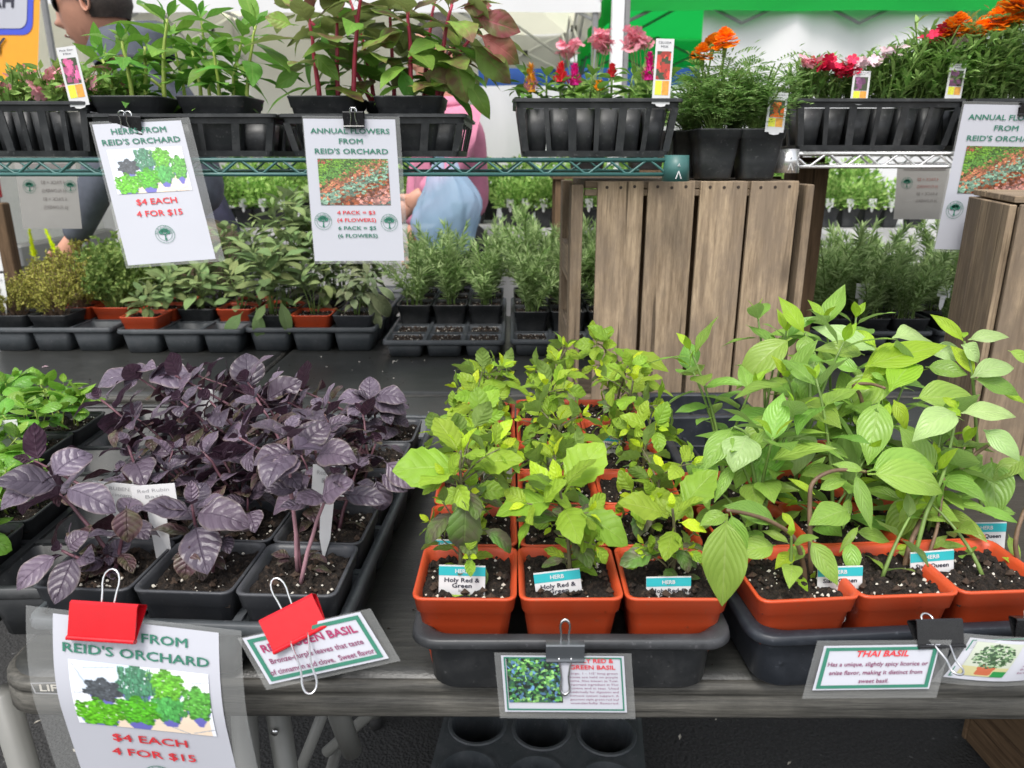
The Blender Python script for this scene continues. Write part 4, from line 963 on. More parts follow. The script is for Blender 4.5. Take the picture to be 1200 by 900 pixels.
# moulded name plate on the edge
sh = Sheet(Vector((PY(38, 812, .5475).x, .5472, PY(38, 803, .547).z)), (.066, 0, 0), (0, 0, -.0125)); sh.N = Vector((0, -1, 0)); sh.o -= t1.location
mb = MB()
mb2 = [(0, .05), (.03, .95), (.5, 1.06), (.97, .95), (1, .05), (.5, -.06)]
ring = [sh.p(u, v, .0016) for u, v in mb2]; ring2 = [sh.p(.5+(u-.5)*.965, .5+(v-.5)*.80, .0016) for u, v in mb2]
mb.add(ring+ring2, [(k, (k+1) % 6, 6+(k+1) % 6, 6+k) for k in range(6)]); 
mb.build('name_plate_border', M['greyink'], t1)
sh.text(t1, 'LIFETIME', .50, .5, .56, M['perlite'], maxw=.78, off=.0016, bold=.01)
t2 = folding_table('black folding table behind, left part, carrying thyme and sage trays', -2.36, -.541, 1.376, 2.14)
t3 = folding_table('black folding table behind, right part, carrying rosemary trays', -.537, 1.29, 1.377, 2.14)
# ------------------------------------------------------------ foreground trays
ROW = ['front row', 'second row', 'third row', 'fourth row', 'fifth row', 'rear row']; COLN = ['left', 'middle', 'right']
trB = solid_tray('plant_tray', 'charcoal tray of orange pots in the middle of the near table', (.0497, .5176+.275, ZT+.003), 0, .268, .55, .060, M['tray'])
OX, OY = .0497, .5176+.275
# purple basil tray
pr = PZ(404, 748, .803); pl_ = PZ(43, 722, .803)
rzA = math.atan2(pr.y-pl_.y, pr.x-pl_.x)*.8; wA = .276
ca = Vector(((pr.x+pl_.x)/2, (pr.y+pl_.y)/2, 0)); AX = ca + Matrix.Rotation(rzA*.3, 3, 'Z') @ Vector((0, .275, 0))
trA = cell_tray('plant_tray', 'grey cell tray of purple basil pots, signs clipped on its front rim', (AX.x, AX.y, ZT+.003), rzA*.6, 3, 6, .0885, .060, M['slate'], margin=.006)
def A_loc(i, j): return Matrix.Rotation(rzA*.6, 3, 'Z') @ Vector((-.0885+.0885*i, -.0885*2.5+.0885*j, 0)) + Vector((AX.x, AX.y, ZT+.006))
# thai tray
tl_ = PZ(884, 752, .803); rzC = R(4.0); wC = .272
CX = tl_ + Matrix.Rotation(rzC, 3, 'Z') @ Vector((wC/2, .275, 0))
trC = solid_tray('plant_tray', 'blue-black tray of Thai basil pots at the right of the near table', (CX.x, CX.y, ZT+.003), rzC, wC, .55, .062, M['navy'], div=(3, 6))
def C_loc(i, j): return Matrix.Rotation(rzC, 3, 'Z') @ Vector((-.0865+.0865*i, -.0865*2.5+.0875*j-.004, 0)) + Vector((CX.x, CX.y, ZT+.009))
# second navy tray behind the crate foot (its empty cells show right of the green basil)
nb = PZ(815, 488, .803)
trE = solid_tray('plant_tray', 'empty blue-black divided tray showing between green basil and Thai basil', (PZ(835, 545, .803).x+.04, 1.02, ZT+.0035), 0, .17, .34, .060, M['navy'], div=(2, 4))
# left edge tray with green basil seedlings
DX = PZ(32, 745, .80).x-.145
trD = cell_tray('plant_tray', 'black cell tray of green basil seedlings at the left end of the near table', (DX, .60+.265, ZT+.003), R(2), 3, 6, .0885, .058, M['black'], margin=.006)
# ------------------------------------------------------------ orange pots of holy basil
def put_plant(P, tips, sets, stemmat, gap=.02, nn=5, low=None, r=.0015, wob=.0008, base_r=.006, lo_set=None):
    for k, (tp, size) in enumerate(tips):
        tl = P.loc_of(tp); a = rnd.uniform(0, 6.28)
        base = Vector((base_r*math.cos(a), base_r*math.sin(a), P.sz-.002))
        pts = P.stem(base, tl, stemmat, r=r, wob=wob)
        rosette(P.th, tl, None, size, sets, rnd, nn=nn, gap=gap, stem_pts=pts, lo_set=lo_set)
def side_shoots(P, pts, sets, size, n, rg=rnd, up=False):
    for k in range(n):
        t = rg.uniform(.12, .6) if not up else rg.uniform(.45, .92); f = t*(len(pts)-1); i = int(f); p = pts[i].lerp(pts[i+1], f-i); a = rg.uniform(0, 6.28); L_ = rg.uniform(.015, .04) if not up else rg.uniform(.02, .038)
        e = p+Vector((math.cos(a)*L_, math.sin(a)*L_, L_*rg.uniform(.3, .9))); q = P.stem(p, e, 'stem_holy', r=.0008, n=5, name='side_shoot')
        rosette(P.th, e, None, size, sets, rg, nn=2 if not up else 3, gap=.012, stem_pts=q)
holy_tips = {0: [(540, 522), (655, 562), (788, 590)], 1: [(548, 520), (650, 530), (775, 548)], 2: [(562, 478), (655, 488), (762, 486)],
             3: [(556, 448), (640, 446), (742, 440)], 4: [(588, 424), (652, 418), (738, 418)], 5: [(572, 432), (664, 402), (708, 392)]}
hdesc = [['with one long drooping leaf', 'with wide glossy leaves', 'short and compact'], ['leafy and lime green', 'bushy with yellow-green tips', 'leaning slightly right'], ['full and lime green', 'dense crown', 'loose with dark lower leaves'], ['pale tips', 'crowded by its neighbours', 'tall thin stem'], ['broad leaves', 'bright upright tips', 'leaf tips against the wooden crate'], ['small crown', 'tall tip', 'tallest shoot rising before the crate']]
holy_pots = {}
for j in range(6):
    for i in range(3):
        loc = Vector((OX-.0885+.0885*i+rnd.uniform(-.0008, .0008), .5176+.060+.0885*j, ZT+.008))
        P = Pot('potted_holy_basil', 'holy basil in orange pot, %s, %s column, %s' % (ROW[j], COLN[i], hdesc[j][i]), 'potted basil', loc, M['orange'], .0872, .084, R(rnd.uniform(-1.2, 1.2)), 'holy basil pots in the middle tray')
        holy_pots[i, j] = P
        px, py = holy_tips[j][i]; tp = PY(px, py+6, loc.y+rnd.uniform(-.012, .012))
        big = [.052, .048, .038][i] if j == 0 else rnd.uniform(.042, .050)
        put_plant(P, [(tp, big)], (L['holy_new'], L['holy']), 'stem_holy', gap=.017, nn=6, r=.0017, lo_set=L['holy_old'])
        pts = bez(Vector((0, 0, P.sz)), Vector((0, 0, P.sz+.04)), P.loc_of(tp), 7)
        side_shoots(P, pts, (L['holy_new'], L['holy']), .026 if j else .024, 6 if j < 3 else 3)
        if j > 0 or i < 2: side_shoots(P, pts, (L['holy_new'], L['holy']), .035, 4, up=True)
        if j < 2:
            for q in range(7):
                a = rnd.uniform(0, 6.28); place('leaf', rnd.choice(L['holy_old']+L['holy']), P.th, Vector((0, 0, P.sz+rnd.uniform(.008, .03))), (math.cos(a), math.sin(a), rnd.uniform(.0, .5)), (0, 0, 1), rnd.uniform(.022, .034))
# signature leaves of the front row
def hand_leaf(P, b, t, Yb, Yt, sets, wk=1., roll=0., up=.55, name='leaf'):
    B, T = PY(b[0], b[1], Yb), PY(t[0], t[1], Yt); bl, tl = P.loc_of(B), P.loc_of(T); d = tl-bl; ln = d.length
    view = (P.inv @ (Vector((0, 0, CZ))-B)).normalized(); nrm = view*(1-up)+Vector((0, 0, 1))*up + d.cross(view).normalized()*roll
    return place(name, rnd.choice(sets), P.th, bl, d, nrm, (ln*wk, ln))
P0 = holy_pots[0, 0]; P1 = holy_pots[1, 0]; P2 = holy_pots[2, 0]
hand_leaf(P0, (545, 550), (460, 545), .57, .555, L['holy'], 1.15); hand_leaf(P0, (546, 570), (543, 664), .565, .53, L['holy_old'], 1.0, up=.2)
hand_leaf(P0, (552, 545), (612, 535), .57, .56, L['holy'], 1.1); hand_leaf(P0, (545, 535), (520, 495), .59, .60, L['holy_new']); hand_leaf(P0, (560, 620), (614, 640), .57, .56, L['holy_old'])
hand_leaf(P0, (530, 618), (488, 628), .57, .56, L['holy_old']); hand_leaf(P0, (575, 520), (600, 490), .58, .59, L['holy_new'])
hand_leaf(P1, (655, 590), (582, 590), .57, .55, L['holy'], 1.1); hand_leaf(P1, (660, 580), (706, 515), .59, .61, L['holy'], 1.2); hand_leaf(P1, (665, 600), (742, 628), .57, .54, L['holy'], 1.0)
hand_leaf(P1, (650, 590), (622, 538), .58, .60, L['holy_new']); hand_leaf(P2, (795, 600), (838, 548), .58, .59, L['holy'], 1.1); hand_leaf(P2, (785, 605), (728, 584), .57, .56, L['holy'])
hand_leaf(P2, (795, 612), (830, 620), .57, .56, L['holy_new']); hand_leaf(P2, (770, 650), (728, 655), .57, .555, L['holy_old'], 1.1); hand_leaf(P2, (790, 640), (812, 668), .57, .545, L['holy_old'])
pb = holy_pots[2, 5]
hand_leaf(pb, (716, 402), (690, 380), .98, .98, L['holy'], 1.1); hand_leaf(pb, (724, 408), (786, 432), .98, .95, L['holy'], .75, up=.8); hand_leaf(pb, (738, 440), (792, 462), .95, .93, L['holy'], .7, up=.9)
# ------------------------------------------------------------ purple basil
pt = {(0, 0): [((72, 645), .034, -.01), ((58, 566), .055, .03), ((150, 606), .040, 0)], (1, 0): [((225, 592), .052, 0)], (2, 0): [((338, 508), .056, 0), ((392, 558), .040, .0)],
      (0, 1): [((150, 522), .046, 0), ((40, 540), .05, .03)], (1, 1): [((238, 530), .044, 0), ((262, 540), .046, .02)], (2, 1): [((300, 466), .048, .02), ((420, 545), .044, .02), ((360, 490), .046, .03)],
      (0, 2): [((118, 468), .046, .0)], (1, 2): [((212, 470), .046, .0), ((246, 470), .05, .0)], (2, 2): [((375, 480), .046, 0), ((440, 520), .044, .02)],
      (0, 3): [((162, 442), .052, 0)], (1, 3): [((290, 448), .060, 0), ((205, 440), .05, 0)], (2, 3): [((335, 470), .046, 0), ((425, 485), .044, .02)],
      (1, 4): [((230, 440), .052, 0)], (0, 4): [((200, 452), .05, 0)], (2, 4): [((432, 468), .056, -.02), ((340, 452), .048, 0)]}
pdes = {(0, 0): 'leaning left over the rim, red clip below', (1, 0): 'round leaf hanging over its pot', (2, 0): 'bare pink stems, beside the tray edge'}
pur = {}
for (i, j), tips in pt.items():
    loc = A_loc(i, j)
    P = Pot('potted_purple_basil', 'purple basil, %s, %s column, %s' % (ROW[j], COLN[i], pdes.get((i, j), ['leafy crown', 'two dark shoots', 'crowded crown', 'tall bronze shoots', 'flat topped shoot'][j])), 'potted basil', loc, M['greypot'], .0872, .084, rzA*.6+R(rnd.uniform(-1.5, 1.5)), 'purple basil pots in the left tray')
    pur[i, j] = P
    for (px, py), sz, dy in tips:
        tp = PY(px, py, loc.y+dy); tl = P.loc_of(tp); a = rnd.uniform(0, 6.28); base = Vector((.009*math.cos(a), .009*math.sin(a), P.sz-.002))
        pts = P.stem(base, tl, 'stem_pink' if (i, j) == (2, 0) else 'stem_purple', r=.0018, wob=.001, bend=((base.x-tl.x)*.1, 0, (tl.z-base.z)*.05))
        rosette(P.th, tl, None, sz*.92, (L['purple'], L['purple']), rnd, nn=3 if (i, j) == (2, 0) else 6, gap=.0165, stem_pts=pts, lo_set=L['purple_old'])
    for q in range((5 if j in (1, 2) else 3) if j else 1):
        tx_, ty_ = tips[0][0]; tp = PY(tx_, ty_, loc.y+tips[0][2]); tl = P.loc_of(tp); tl = Vector((tl.x*.6+rnd.uniform(-.035, .035), tl.y*.5+rnd.uniform(-.03, .03), P.sz+(tl.z-P.sz)*rnd.uniform(.42, .85)))
        pts = P.stem((rnd.uniform(-.01, .01), rnd.uniform(-.01, .01), P.sz-.002), tl, 'stem_purple', r=.0014, wob=.001); rosette(P.th, tl, None, rnd.uniform(.032, .042) if j else .028, (L['purple'], L['purple']), rnd, nn=5 if j else 3, gap=.015, stem_pts=pts, lo_set=L['purple_old'])
    if j == 0:
        for q in range(6):
            a = rnd.uniform(0, 6.28); place('leaf', rnd.choice(L['purple_old']), P.th, Vector((.008*math.cos(a), .008*math.sin(a), P.sz+rnd.uniform(.006, .02))), (math.cos(a), math.sin(a), rnd.uniform(.1, .6)), (0, 0, 1), rnd.uniform(.014, .024))
p = pur[0, 0]
for b, t, yb, yt, w_ in (((72, 570), (-5, 555), .60, .57, 1.), ((75, 572), (138, 590), .60, .58, .72), ((60, 560), (105, 520), .61, .63, 1.), ((50, 570), (-10, 590), .59, .56, .9), ((88, 650), (62, 708), .55, .52, .9), ((70, 650), (5, 690), .56, .53, .8), ((80, 645), (96, 622), .56, .56, 1.2)):
    hand_leaf(p, b, t, yb, yt, L['purple'], w_)
hand_leaf(p, (148, 592), (150, 636), .565, .545, L['purple_old'], 1.25, up=.15)
p = pur[1, 0]
for b, t, yb, yt, w_ in (((225, 600), (166, 592), .585, .56, 1.), ((228, 602), (292, 604), .585, .57, .9), ((225, 596), (240, 560), .60, .62, 1.1)): hand_leaf(p, b, t, yb, yt, L['purple'], w_)
hand_leaf(p, (222, 640), (216, 680), .57, .55, L['purple_old'], 1.3, up=.1)
p = pur[2, 0]
for b, t, yb, yt, w_ in (((345, 530), (292, 535), .585, .565, 1.), ((350, 525), (386, 492), .60, .62, 1.3), ((350, 535), (318, 556), .58, .55, 1.), ((370, 535), (412, 526), .59, .57, 1.), ((375, 585), (408, 560), .58, .57, 1.3), ((350, 575), (308, 570), .58, .57, .8), ((362, 592), (328, 592), .575, .56, .9), ((400, 580), (455, 582), .60, .59, .7)): hand_leaf(p, b, t, yb, yt, L['purple'], w_)
p = pur[1, 3]
hand_leaf(p, (292, 458), (288, 408), .88, .89, L['purple'], 1.15, up=.1); hand_leaf(p, (310, 470), (352, 446), .86, .86, L['purple'], 1.1, up=.2)
p = pur[0, 3]
for b, t in (((160, 440), (104, 444)), ((165, 438), (174, 420)), ((172, 440), (222, 434)), ((162, 442), (143, 455))): hand_leaf(p, b, t, .87, .85, L['purple'], 1., up=.6)
p = pur[2, 4]
for b, t in (((432, 468), (392, 462)), ((438, 466), (474, 458)), ((436, 470), (476, 474)), ((430, 470), (418, 458))): hand_leaf(p, b, t, .92, .90, L['purple'], 1., up=.6)
for b, t in (((445, 555), (478, 575)), ((440, 560), (452, 606)), ((450, 540), (487, 572))): hand_leaf(pur[2, 1], b, t, .66, .65, L['purple'], .9, up=.3)
# ------------------------------------------------------------ green basil seedlings at the left end
trD2 = cell_tray('plant_tray', 'black cell tray cut by the left frame edge', (DX-.28, .60+.265, ZT+.003), R(2), 3, 6, .0885, .058, M['black'], margin=.006)
for j in range(6):
    for i in range(-3, 2):
        if (i == 1 and j > 1) or (i < 0 and j < 2) or (j == 5 and i == 0): continue
        loc = Matrix.Rotation(R(2), 3, 'Z') @ Vector((-.0885+.0885*i-(.0145 if i < 0 else 0), -.0885*2.5+.0885*j, 0)) + Vector((DX, .60+.265, ZT+.006))
        P = Pot('potted_green_basil', 'bright green basil seedlings, %s, %s' % (ROW[j], {-3: 'off the left frame edge', -2: 'fourth column left of the purple basil', -1: 'third column left of the purple basil', 0: 'second column left of the purple basil', 1: 'column nearest the purple basil'}[i]), 'potted basil', loc, M['black'], .0872, .076, R(2), 'green basil seedlings at the left end')
        for k in range(8):
            a = rnd.uniform(0, 6.28); q = rnd.uniform(.005, .03); base = Vector((q*math.cos(a), q*math.sin(a), P.sz-.002)); h = rnd.uniform(.032, .058); tip = base+Vector((rnd.uniform(-.02, .02)+base.x*.5, rnd.uniform(-.02, .02)+base.y*.4, h))
            pts = P.stem(base, tip, 'stem_lime', r=.0010, n=5); rosette(P.th, tip, None, .039, (L['seedling'], L['seedling']), rnd, nn=3, gap=.013, stem_pts=pts)
# ------------------------------------------------------------ Thai basil
thai = {}
tdesc = {(0, 0): 'one dark stem arching over the rim', (1, 0): 'white label before its thick stems', (2, 0): 'cut off by the right frame edge'}
for j in range(4):
    for i in range(3):
        if (i, j) in ((0, 3),): continue
        P = Pot('potted_thai_basil', 'Thai basil, %s, %s column, %s' % (ROW[j], COLN[i], tdesc.get((i, j), ['', 'hidden under big pale leaves', 'tall leafy shoots', 'highest shoots before the crates'][j])), 'potted basil', C_loc(i, j), M['orange'], .0872, .084, rzC+R(rnd.uniform(-1, 1)), 'Thai basil pots in the right tray')
        thai[i, j] = P
def S3(u, v): return (820+u/3.103, 330+v/3.103)
def S8(u, v): return (840+u/2.811, 580+v/2.811)
T_ = []
def tl(pk, b, t, Yb, Yt, key, wk=1., up=.45, roll=0., s=S3): hand_leaf(thai[pk], s(*b), s(*t), Yb, Yt, L[key], wk, roll, up)
a = (0, 2)
for q in (((335, 205), (112, 368), .80, .78, 'thai', 1.05), ((378, 185), (290, 48), .80, .82, 'thai_new', 1.), ((385, 190), (385, 296), .79, .77, 'thai', 1.3), ((425, 268), (372, 436), .79, .77, 'thai', 1.45), ((338, 380), (233, 358), .79, .78, 'thai', 1.),
          ((430, 486), (528, 384), .76, .77, 'thai_pale', 1.1), ((405, 492), (316, 440), .75, .75, 'thai_new', .9), ((372, 520), (345, 692), .74, .70, 'thai_pale', 1.2), ((285, 488), (112, 492), .74, .72, 'thai', .9), ((310, 500), (143, 560), .73, .70, 'thai', 1.),
          ((288, 478), (310, 446), .74, .74, 'thai_new', 1.4), ((430, 500), (456, 548), .73, .72, 'thai_new', 1.4)): tl(a, *q)
a = (0, 1)
for q in (((172, 560), (125, 668), .66, .63, 'thai_pale', 1.9), ((120, 530), (10, 685), .67, .64, 'thai', 1.0), ((60, 645), (-10, 765), .66, .64, 'thai', 1.1), ((235, 605), (232, 802), .68, .65, 'thai', 1.15), ((130, 650), (50, 805), .66, .64, 'thai', .6), ((175, 640), (130, 750), .68, .66, 'thai', 1.1),
          ((450, 580), (545, 640), .68, .66, 'thai', .8), ((590, 540), (560, 470), .70, .72, 'thai', .9), ((520, 700), (380, 690), .66, .64, 'thai', .9)): tl(a, *q)
a = (1, 2)
for q in (((640, 250), (412, 150), .80, .82, 'thai_pale', .8), ((600, 268), (425, 222), .78, .78, 'thai', 1.), ((580, 330), (465, 268), .76, .77, 'thai', 1.2), ((600, 310), (915, 212), .75, .76, 'thai_new', .85), ((690, 400), (812, 235), .72, .76, 'thai_new', 1.2),
          ((655, 425), (612, 662), .70, .66, 'thai', .95), ((705, 430), (765, 545), .70, .68, 'thai_new', 1.2), ((690, 440), (660, 530), .70, .68, 'thai_new', .8), ((775, 425), (1025, 415), .70, .70, 'thai', 1.1), ((640, 370), (560, 375), .74, .73, 'thai_new', 1.2), ((620, 330), (680, 360), .75, .74, 'thai', 1.),
          ((700, 205), (895, 175), .84, .86, 'thai_pale', 1.), ((760, 250), (600, 320), .78, .74, 'thai_new', 1.1), ((640, 235), (560, 165), .80, .82, 'thai_new', .9), ((720, 330), (480, 470), .76, .74, 'thai', 1.1)): tl(a, *q)
a = (2, 2)
for q in (((958, 215), (843, 108), .80, .82, 'thai_new', .75), ((975, 212), (1145, 182), .80, .79, 'thai_pale', .8), ((998, 338), (918, 215), .78, .80, 'thai_new', .95), ((985, 350), (1180, 268), .77, .77, 'thai_pale', .85), ((990, 352), (1185, 402), .77, .76, 'thai', 1.), ((950, 230), (1045, 290), .79, .78, 'thai_pale', 1.4),
          ((820, 310), (980, 330), .80, .78, 'thai', 1.2), ((960, 205), (965, 175), .80, .81, 'thai_new', 1.3), ((1090, 400), (1200, 440), .78, .77, 'thai_new', .9), ((830, 260), (1000, 250), .82, .80, 'thai_pale', 1.1), ((1120, 250), (1230, 300), .8, .79, 'thai', 1.)): tl(a, *q)
a = (1, 1)
for q in (((930, 478), (792, 525), .66, .63, 'thai_pale', 1.05), ((950, 478), (1185, 468), .66, .65, 'thai_pale', .8), ((1030, 538), (1190, 645), .66, .63, 'thai_pale', 1.), ((930, 460), (885, 410), .67, .68, 'thai_new', 1.3), ((935, 465), (925, 410), .67, .68, 'thai_new', 1.), ((950, 490), (900, 450), .66, .67, 'thai_new', 1.2)): tl(a, *q)
a = (0, 0)
for q in (((605, 692), (915, 632), .62, .63, 'thai', .95), ((610, 700), (950, 732), .61, .60, 'thai', 1.), ((565, 690), (628, 905), .61, .58, 'thai', .55), ((600, 690), (480, 655), .61, .62, 'thai', 1.), ((545, 830), (408, 865), .60, .58, 'thai', 1.3),
          ((300, 840), (350, 900), .60, .58, 'thai_new', 1.), ((420, 775), (320, 705), .61, .62, 'thai_new', .6), ((430, 760), (540, 715), .61, .62, 'thai', .8), ((280, 875), (105, 800), .58, .57, 'thai', 1.1), ((100, 845), (0, 880), .57, .56, 'thai', 1.3), ((545, 780), (520, 900), .62, .60, 'thai', .6)): tl(a, *q)
hand_leaf(thai[0, 0], (852, 602), (846, 716), .545, .525, L['thai'], 1.0, 0, .15); hand_leaf(thai[0, 0], (856, 600), (872, 660), .55, .54, L['thai'], .9, 0, .15)
for q in (((305, 145), (408, 300), .575, .55, 'thai', .95), ((440, 150), (450, 268), .585, .565, 'thai', 1.1), ((195, 165), (65, 185), .58, .57, 'thai', 1.2), ((250, 190), (195, 235), .58, .56, 'thai_new', 1.2), ((280, 290), (250, 240), .58, .58, 'thai', .9), ((300, 300), (325, 250), .58, .58, 'thai_new', .8), ((265, 270), (300, 310), .58, .56, 'thai_new', 1.), ((90, 110), (140, 60), .57, .58, 'thai', .7)): tl((0, 0), *q, s=S8)
for q in (((455, 120), (580, 150), .60, .60, 'thai', .9), ((590, 190), (675, 190), .61, .60, 'thai', .9), ((720, 165), (822, 165), .62, .61, 'thai', .8), ((600, 100), (650, 5), .62, .63, 'thai', .7), ((470, 100), (400, 190), .60, .59, 'thai', .6), ((590, 180), (640, 160), .61, .61, 'thai_new', 1.2), ((700, 180), (760, 130), .62, .62, 'thai', .9)): tl((1, 0), *q, s=S8)
for q in (((960, 130), (1000, 230), .62, .60, 'thai', .7), ((1000, 260), (910, 265), .60, .59, 'thai', .8), ((1010, 250), (955, 200), .60, .60, 'thai_new', .9), ((860, 40), (1000, 90), .64, .63, 'thai', .6), ((985, 60), (900, 40), .66, .65, 'thai', .9)): tl((2, 0), *q, s=S8)
for q in (((1060, 640), (1080, 855), .68, .64, 'thai', 1.25), ((1180, 640), (1065, 720), .67, .66, 'thai', 1.1), ((1150, 620), (1230, 760), .68, .66, 'thai', 1.), ((950, 620), (900, 690), .68, .66, 'thai', 1.), ((1040, 700), (1130, 790), .69, .68, 'thai', 1.1)): tl((2, 1), *q)
# stems following the real arcs
def arc(P, px, mat, r):
    pts = [P.loc_of(PY(a_, b_, y_)) for a_, b_, y_ in px]; sm = []
    for k in range(len(pts)-1):
        p0, p1, p2, p3 = pts[max(0, k-1)], pts[k], pts[k+1], pts[min(len(pts)-1, k+2)]
        for q in range(4):
            t = q/4; sm.append(.5*((2*p1)+(p2-p0)*t+(2*p0-5*p1+4*p2-p3)*t*t+(3*p1-p0-3*p2+p3)*t**3))
    sm.append(pts[-1]); mb = MB(); mb.tube(sm, [r*(1.1-.45*k/len(sm)) for k in range(len(sm))], 7); mb.build('stem', M[mat], P.th, True)
arc(thai[0, 0], [(950, 690, .585), (950, 650, .59), (949, 590, .60), (953, 565, .605), (975, 552, .61), (1000, 551, .615), (1015, 553, .62)], 'stem_brown', .0022)
arc(thai[0, 0], [(944, 688, .58), (941, 660, .58), (930, 630, .575), (905, 612, .57), (875, 602, .56), (852, 598, .55)], 'stem_brown', .0022)
arc(thai[1, 0], [(1058, 680, .60), (1066, 640, .605), (1085, 600, .63), (1105, 575, .66), (1140, 535, .67), (1158, 522, .67)], 'stem_brown', .0024)
arc(thai[1, 0], [(1062, 680, .60), (1075, 640, .60), (1086, 600, .61), (1100, 570, .63), (1110, 540, .65), (1120, 490, .66)], 'stem_green', .0020)
arc(thai[1, 0], [(1078, 680, .60), (1092, 640, .61), (1100, 610, .62), (1106, 560, .64)], 'stem_brown', .0018)
arc(thai[2, 0], [(1200, 675, .60), (1190, 640, .60), (1200, 600, .61), (1225, 560, .62)], 'stem_brown', .0022)
arc(thai[0, 2], [(930, 600, .76), (935, 540, .76), (948, 490, .76), (950, 440, .78), (955, 415, .79), (943, 390, .80)], 'stem_green', .0020)
arc(thai[0, 2], [(925, 600, .75), (905, 560, .74), (912, 510, .74), (913, 485, .74)], 'stem_green', .0016)
arc(thai[0, 1], [(905, 610, .66), (890, 580, .66), (880, 540, .665), (876, 510, .67), (860, 500, .67)], 'stem_green', .0017)
arc(thai[1, 2], [(1020, 600, .77), (1015, 540, .76), (1010, 470, .74), (1000, 452, .74), (1020, 450, .73), (1037, 455, .71)], 'stem_brown', .0022)
arc(thai[1, 2], [(1025, 600, .79), (1030, 520, .80), (1035, 440, .80), (1050, 400, .84)], 'stem_green', .0018)
arc(thai[2, 2], [(1150, 600, .80), (1145, 520, .79), (1140, 445, .78), (1130, 400, .80)], 'stem_green', .0020)
# filler shoots deeper in the canopy
for (i, j), P in thai.items():
    k_ = ((5 if j == 1 else 3) if j else 1) + (3 if (i == 2 and j) else 0)
    for q in range(k_):
        if j == 0: h = .05
        else: h = rnd.uniform(.05, .14)+.015*j if q < 3 else rnd.uniform(.025, .09)
        tip = Vector((rnd.uniform(-.045, .045), rnd.uniform(-.03, .04), P.sz+h)); pts = P.stem((rnd.uniform(-.01, .01), rnd.uniform(-.01, .01), P.sz), tip, 'stem_green', r=.0016)
        rosette(P.th, tip, None, rnd.uniform(.055, .072) if j else .035, (L['thai_new'], L['thai']), rnd, nn=4, gap=.026, stem_pts=pts)
# ------------------------------------------------------------ labels in the near pots
def vtag(label, px, py, Y, wpx, hpx, kind, roll=0., lines=(), stake=.026, tilt=-.14, mats=None, name='plant_label', group=None):
    """px,py = middle of the foot of the head"""
    Y += .006; p = PY(px, py, Y); D = DEP(p); return tagstick(name, label, p, wpx*D/FPX, hpx*D/FPX*1.04, kind, 0., tilt, roll, lines, group, stake, mats)
HG = ('Holy Red &', 'Green')
vtag('white herb label with full lime strip in the front left orange pot', 541, 703, .549, 54, 41, 'herb', .03, HG)
vtag('tilted herb label half sunk in the front middle orange pot', 657, 709, .549, 54, 41, 'herb', -.13, HG)
vtag('herb label sunk in the front right holy basil pot', 783, 714, .549, 52, 39, 'herb', -.02, HG)
vtag('turquoise topped label behind the first pot rim at far left of the orange tray', 522, 668, .62, 38, 36, 'herb', .05, HG)
vtag('small turquoise label deep between left and middle holy basil', 583, 566, .77, 34, 30, 'herb', 0, HG)
vtag('small turquoise label under leaves near the crate', 717, 536, .86, 26, 26, 'herb', .1, HG)
SQ = ('Siam Queen',)
vtag('herb label sunk in the front left Thai basil pot', 983, 703, .556, 52, 40, 'herb', -.03, SQ)
vtag('whole white herb label standing in the second Thai basil pot', 1092, 686, .580, 50, 41, 'herb', -.09, SQ)
vtag('turquoise label under hanging leaves in the row behind the first Thai pot', 1042, 648, .655, 42, 38, 'herb', .05, SQ)
vtag('wide label in the second row of Thai basil at the right', 1153, 650, .665, 46, 38, 'herb', -.02, SQ)
vtag('label cut by the frame in the rightmost orange pot', 1212, 702, .585, 34, 40, 'herb', .06, SQ)
vtag('cream label with faint print standing among the purple leaves at left', 137, 592, .64, 58, 26, 'paper', .1, ('RED RUBEN BE', 'more cinnamon'), .06)
vtag('white label on a tall stake between two purple basils', 183, 594, .62, 52, 26, 'paper', -.08, ('Red Rubin', 'Basil'), .10)
vtag('narrow white label behind the pink bare stems', 384, 580, .625, 38, 34, 'paper', .1, ('Red Rubin', 'Basil'), .06)
vtag('small white label high in the dark leaves', 240, 484, .86, 26, 28, 'paper', .2, ('Basil',), .06)
vtag('torn white label low under purple leaves near the clip', 250, 640, .60, 30, 22, 'paper', -.3, ('Basil',), .04)
vtag('white label with green picture among seedlings at the far left edge', 10, 520, .87, 30, 27, 'paper', -.08, ('HERB', 'Basil'), .06)
vtag('second white label at the left edge, lower down', -2, 650, .70, 20, 40, 'paper', -.05, ('Basil',), .06)
# ------------------------------------------------------------ near signs
def film_sheet(th, corners, bend=None, nu=1, nv=10, name='laminate'):
    tl2, tr2, bl2 = corners; s = Sheet(tl2, tr2-tl2, bl2-tl2, bend); mb = MB(); s.quad(mb, 0, 0, 1, 1, -.0004, 0, nu, nv); mb.build(name, M['film'], th); return s
def border(th, sh, u0, v0, u1, v1, tu, tv, mat, off=.0008):
    mb = MB()
    for a in ((u0, v0, u1, v0+tv), (u0, v1-tv, u1, v1), (u0, v0+tv, u0+tu, v1-tv), (u1-tu, v0+tv, u1, v1-tv)): sh.quad(mb, *a, off)
    mb.build('printed_border', M[mat], sh.host)
def paper(th, sh, nv=1, mat='paper', nu=1): mb = MB(); sh.quad(mb, 0, 0, 1, 1, 0, 0, nu, nv); sh.host = mb.build('paper', M[mat], th, True)
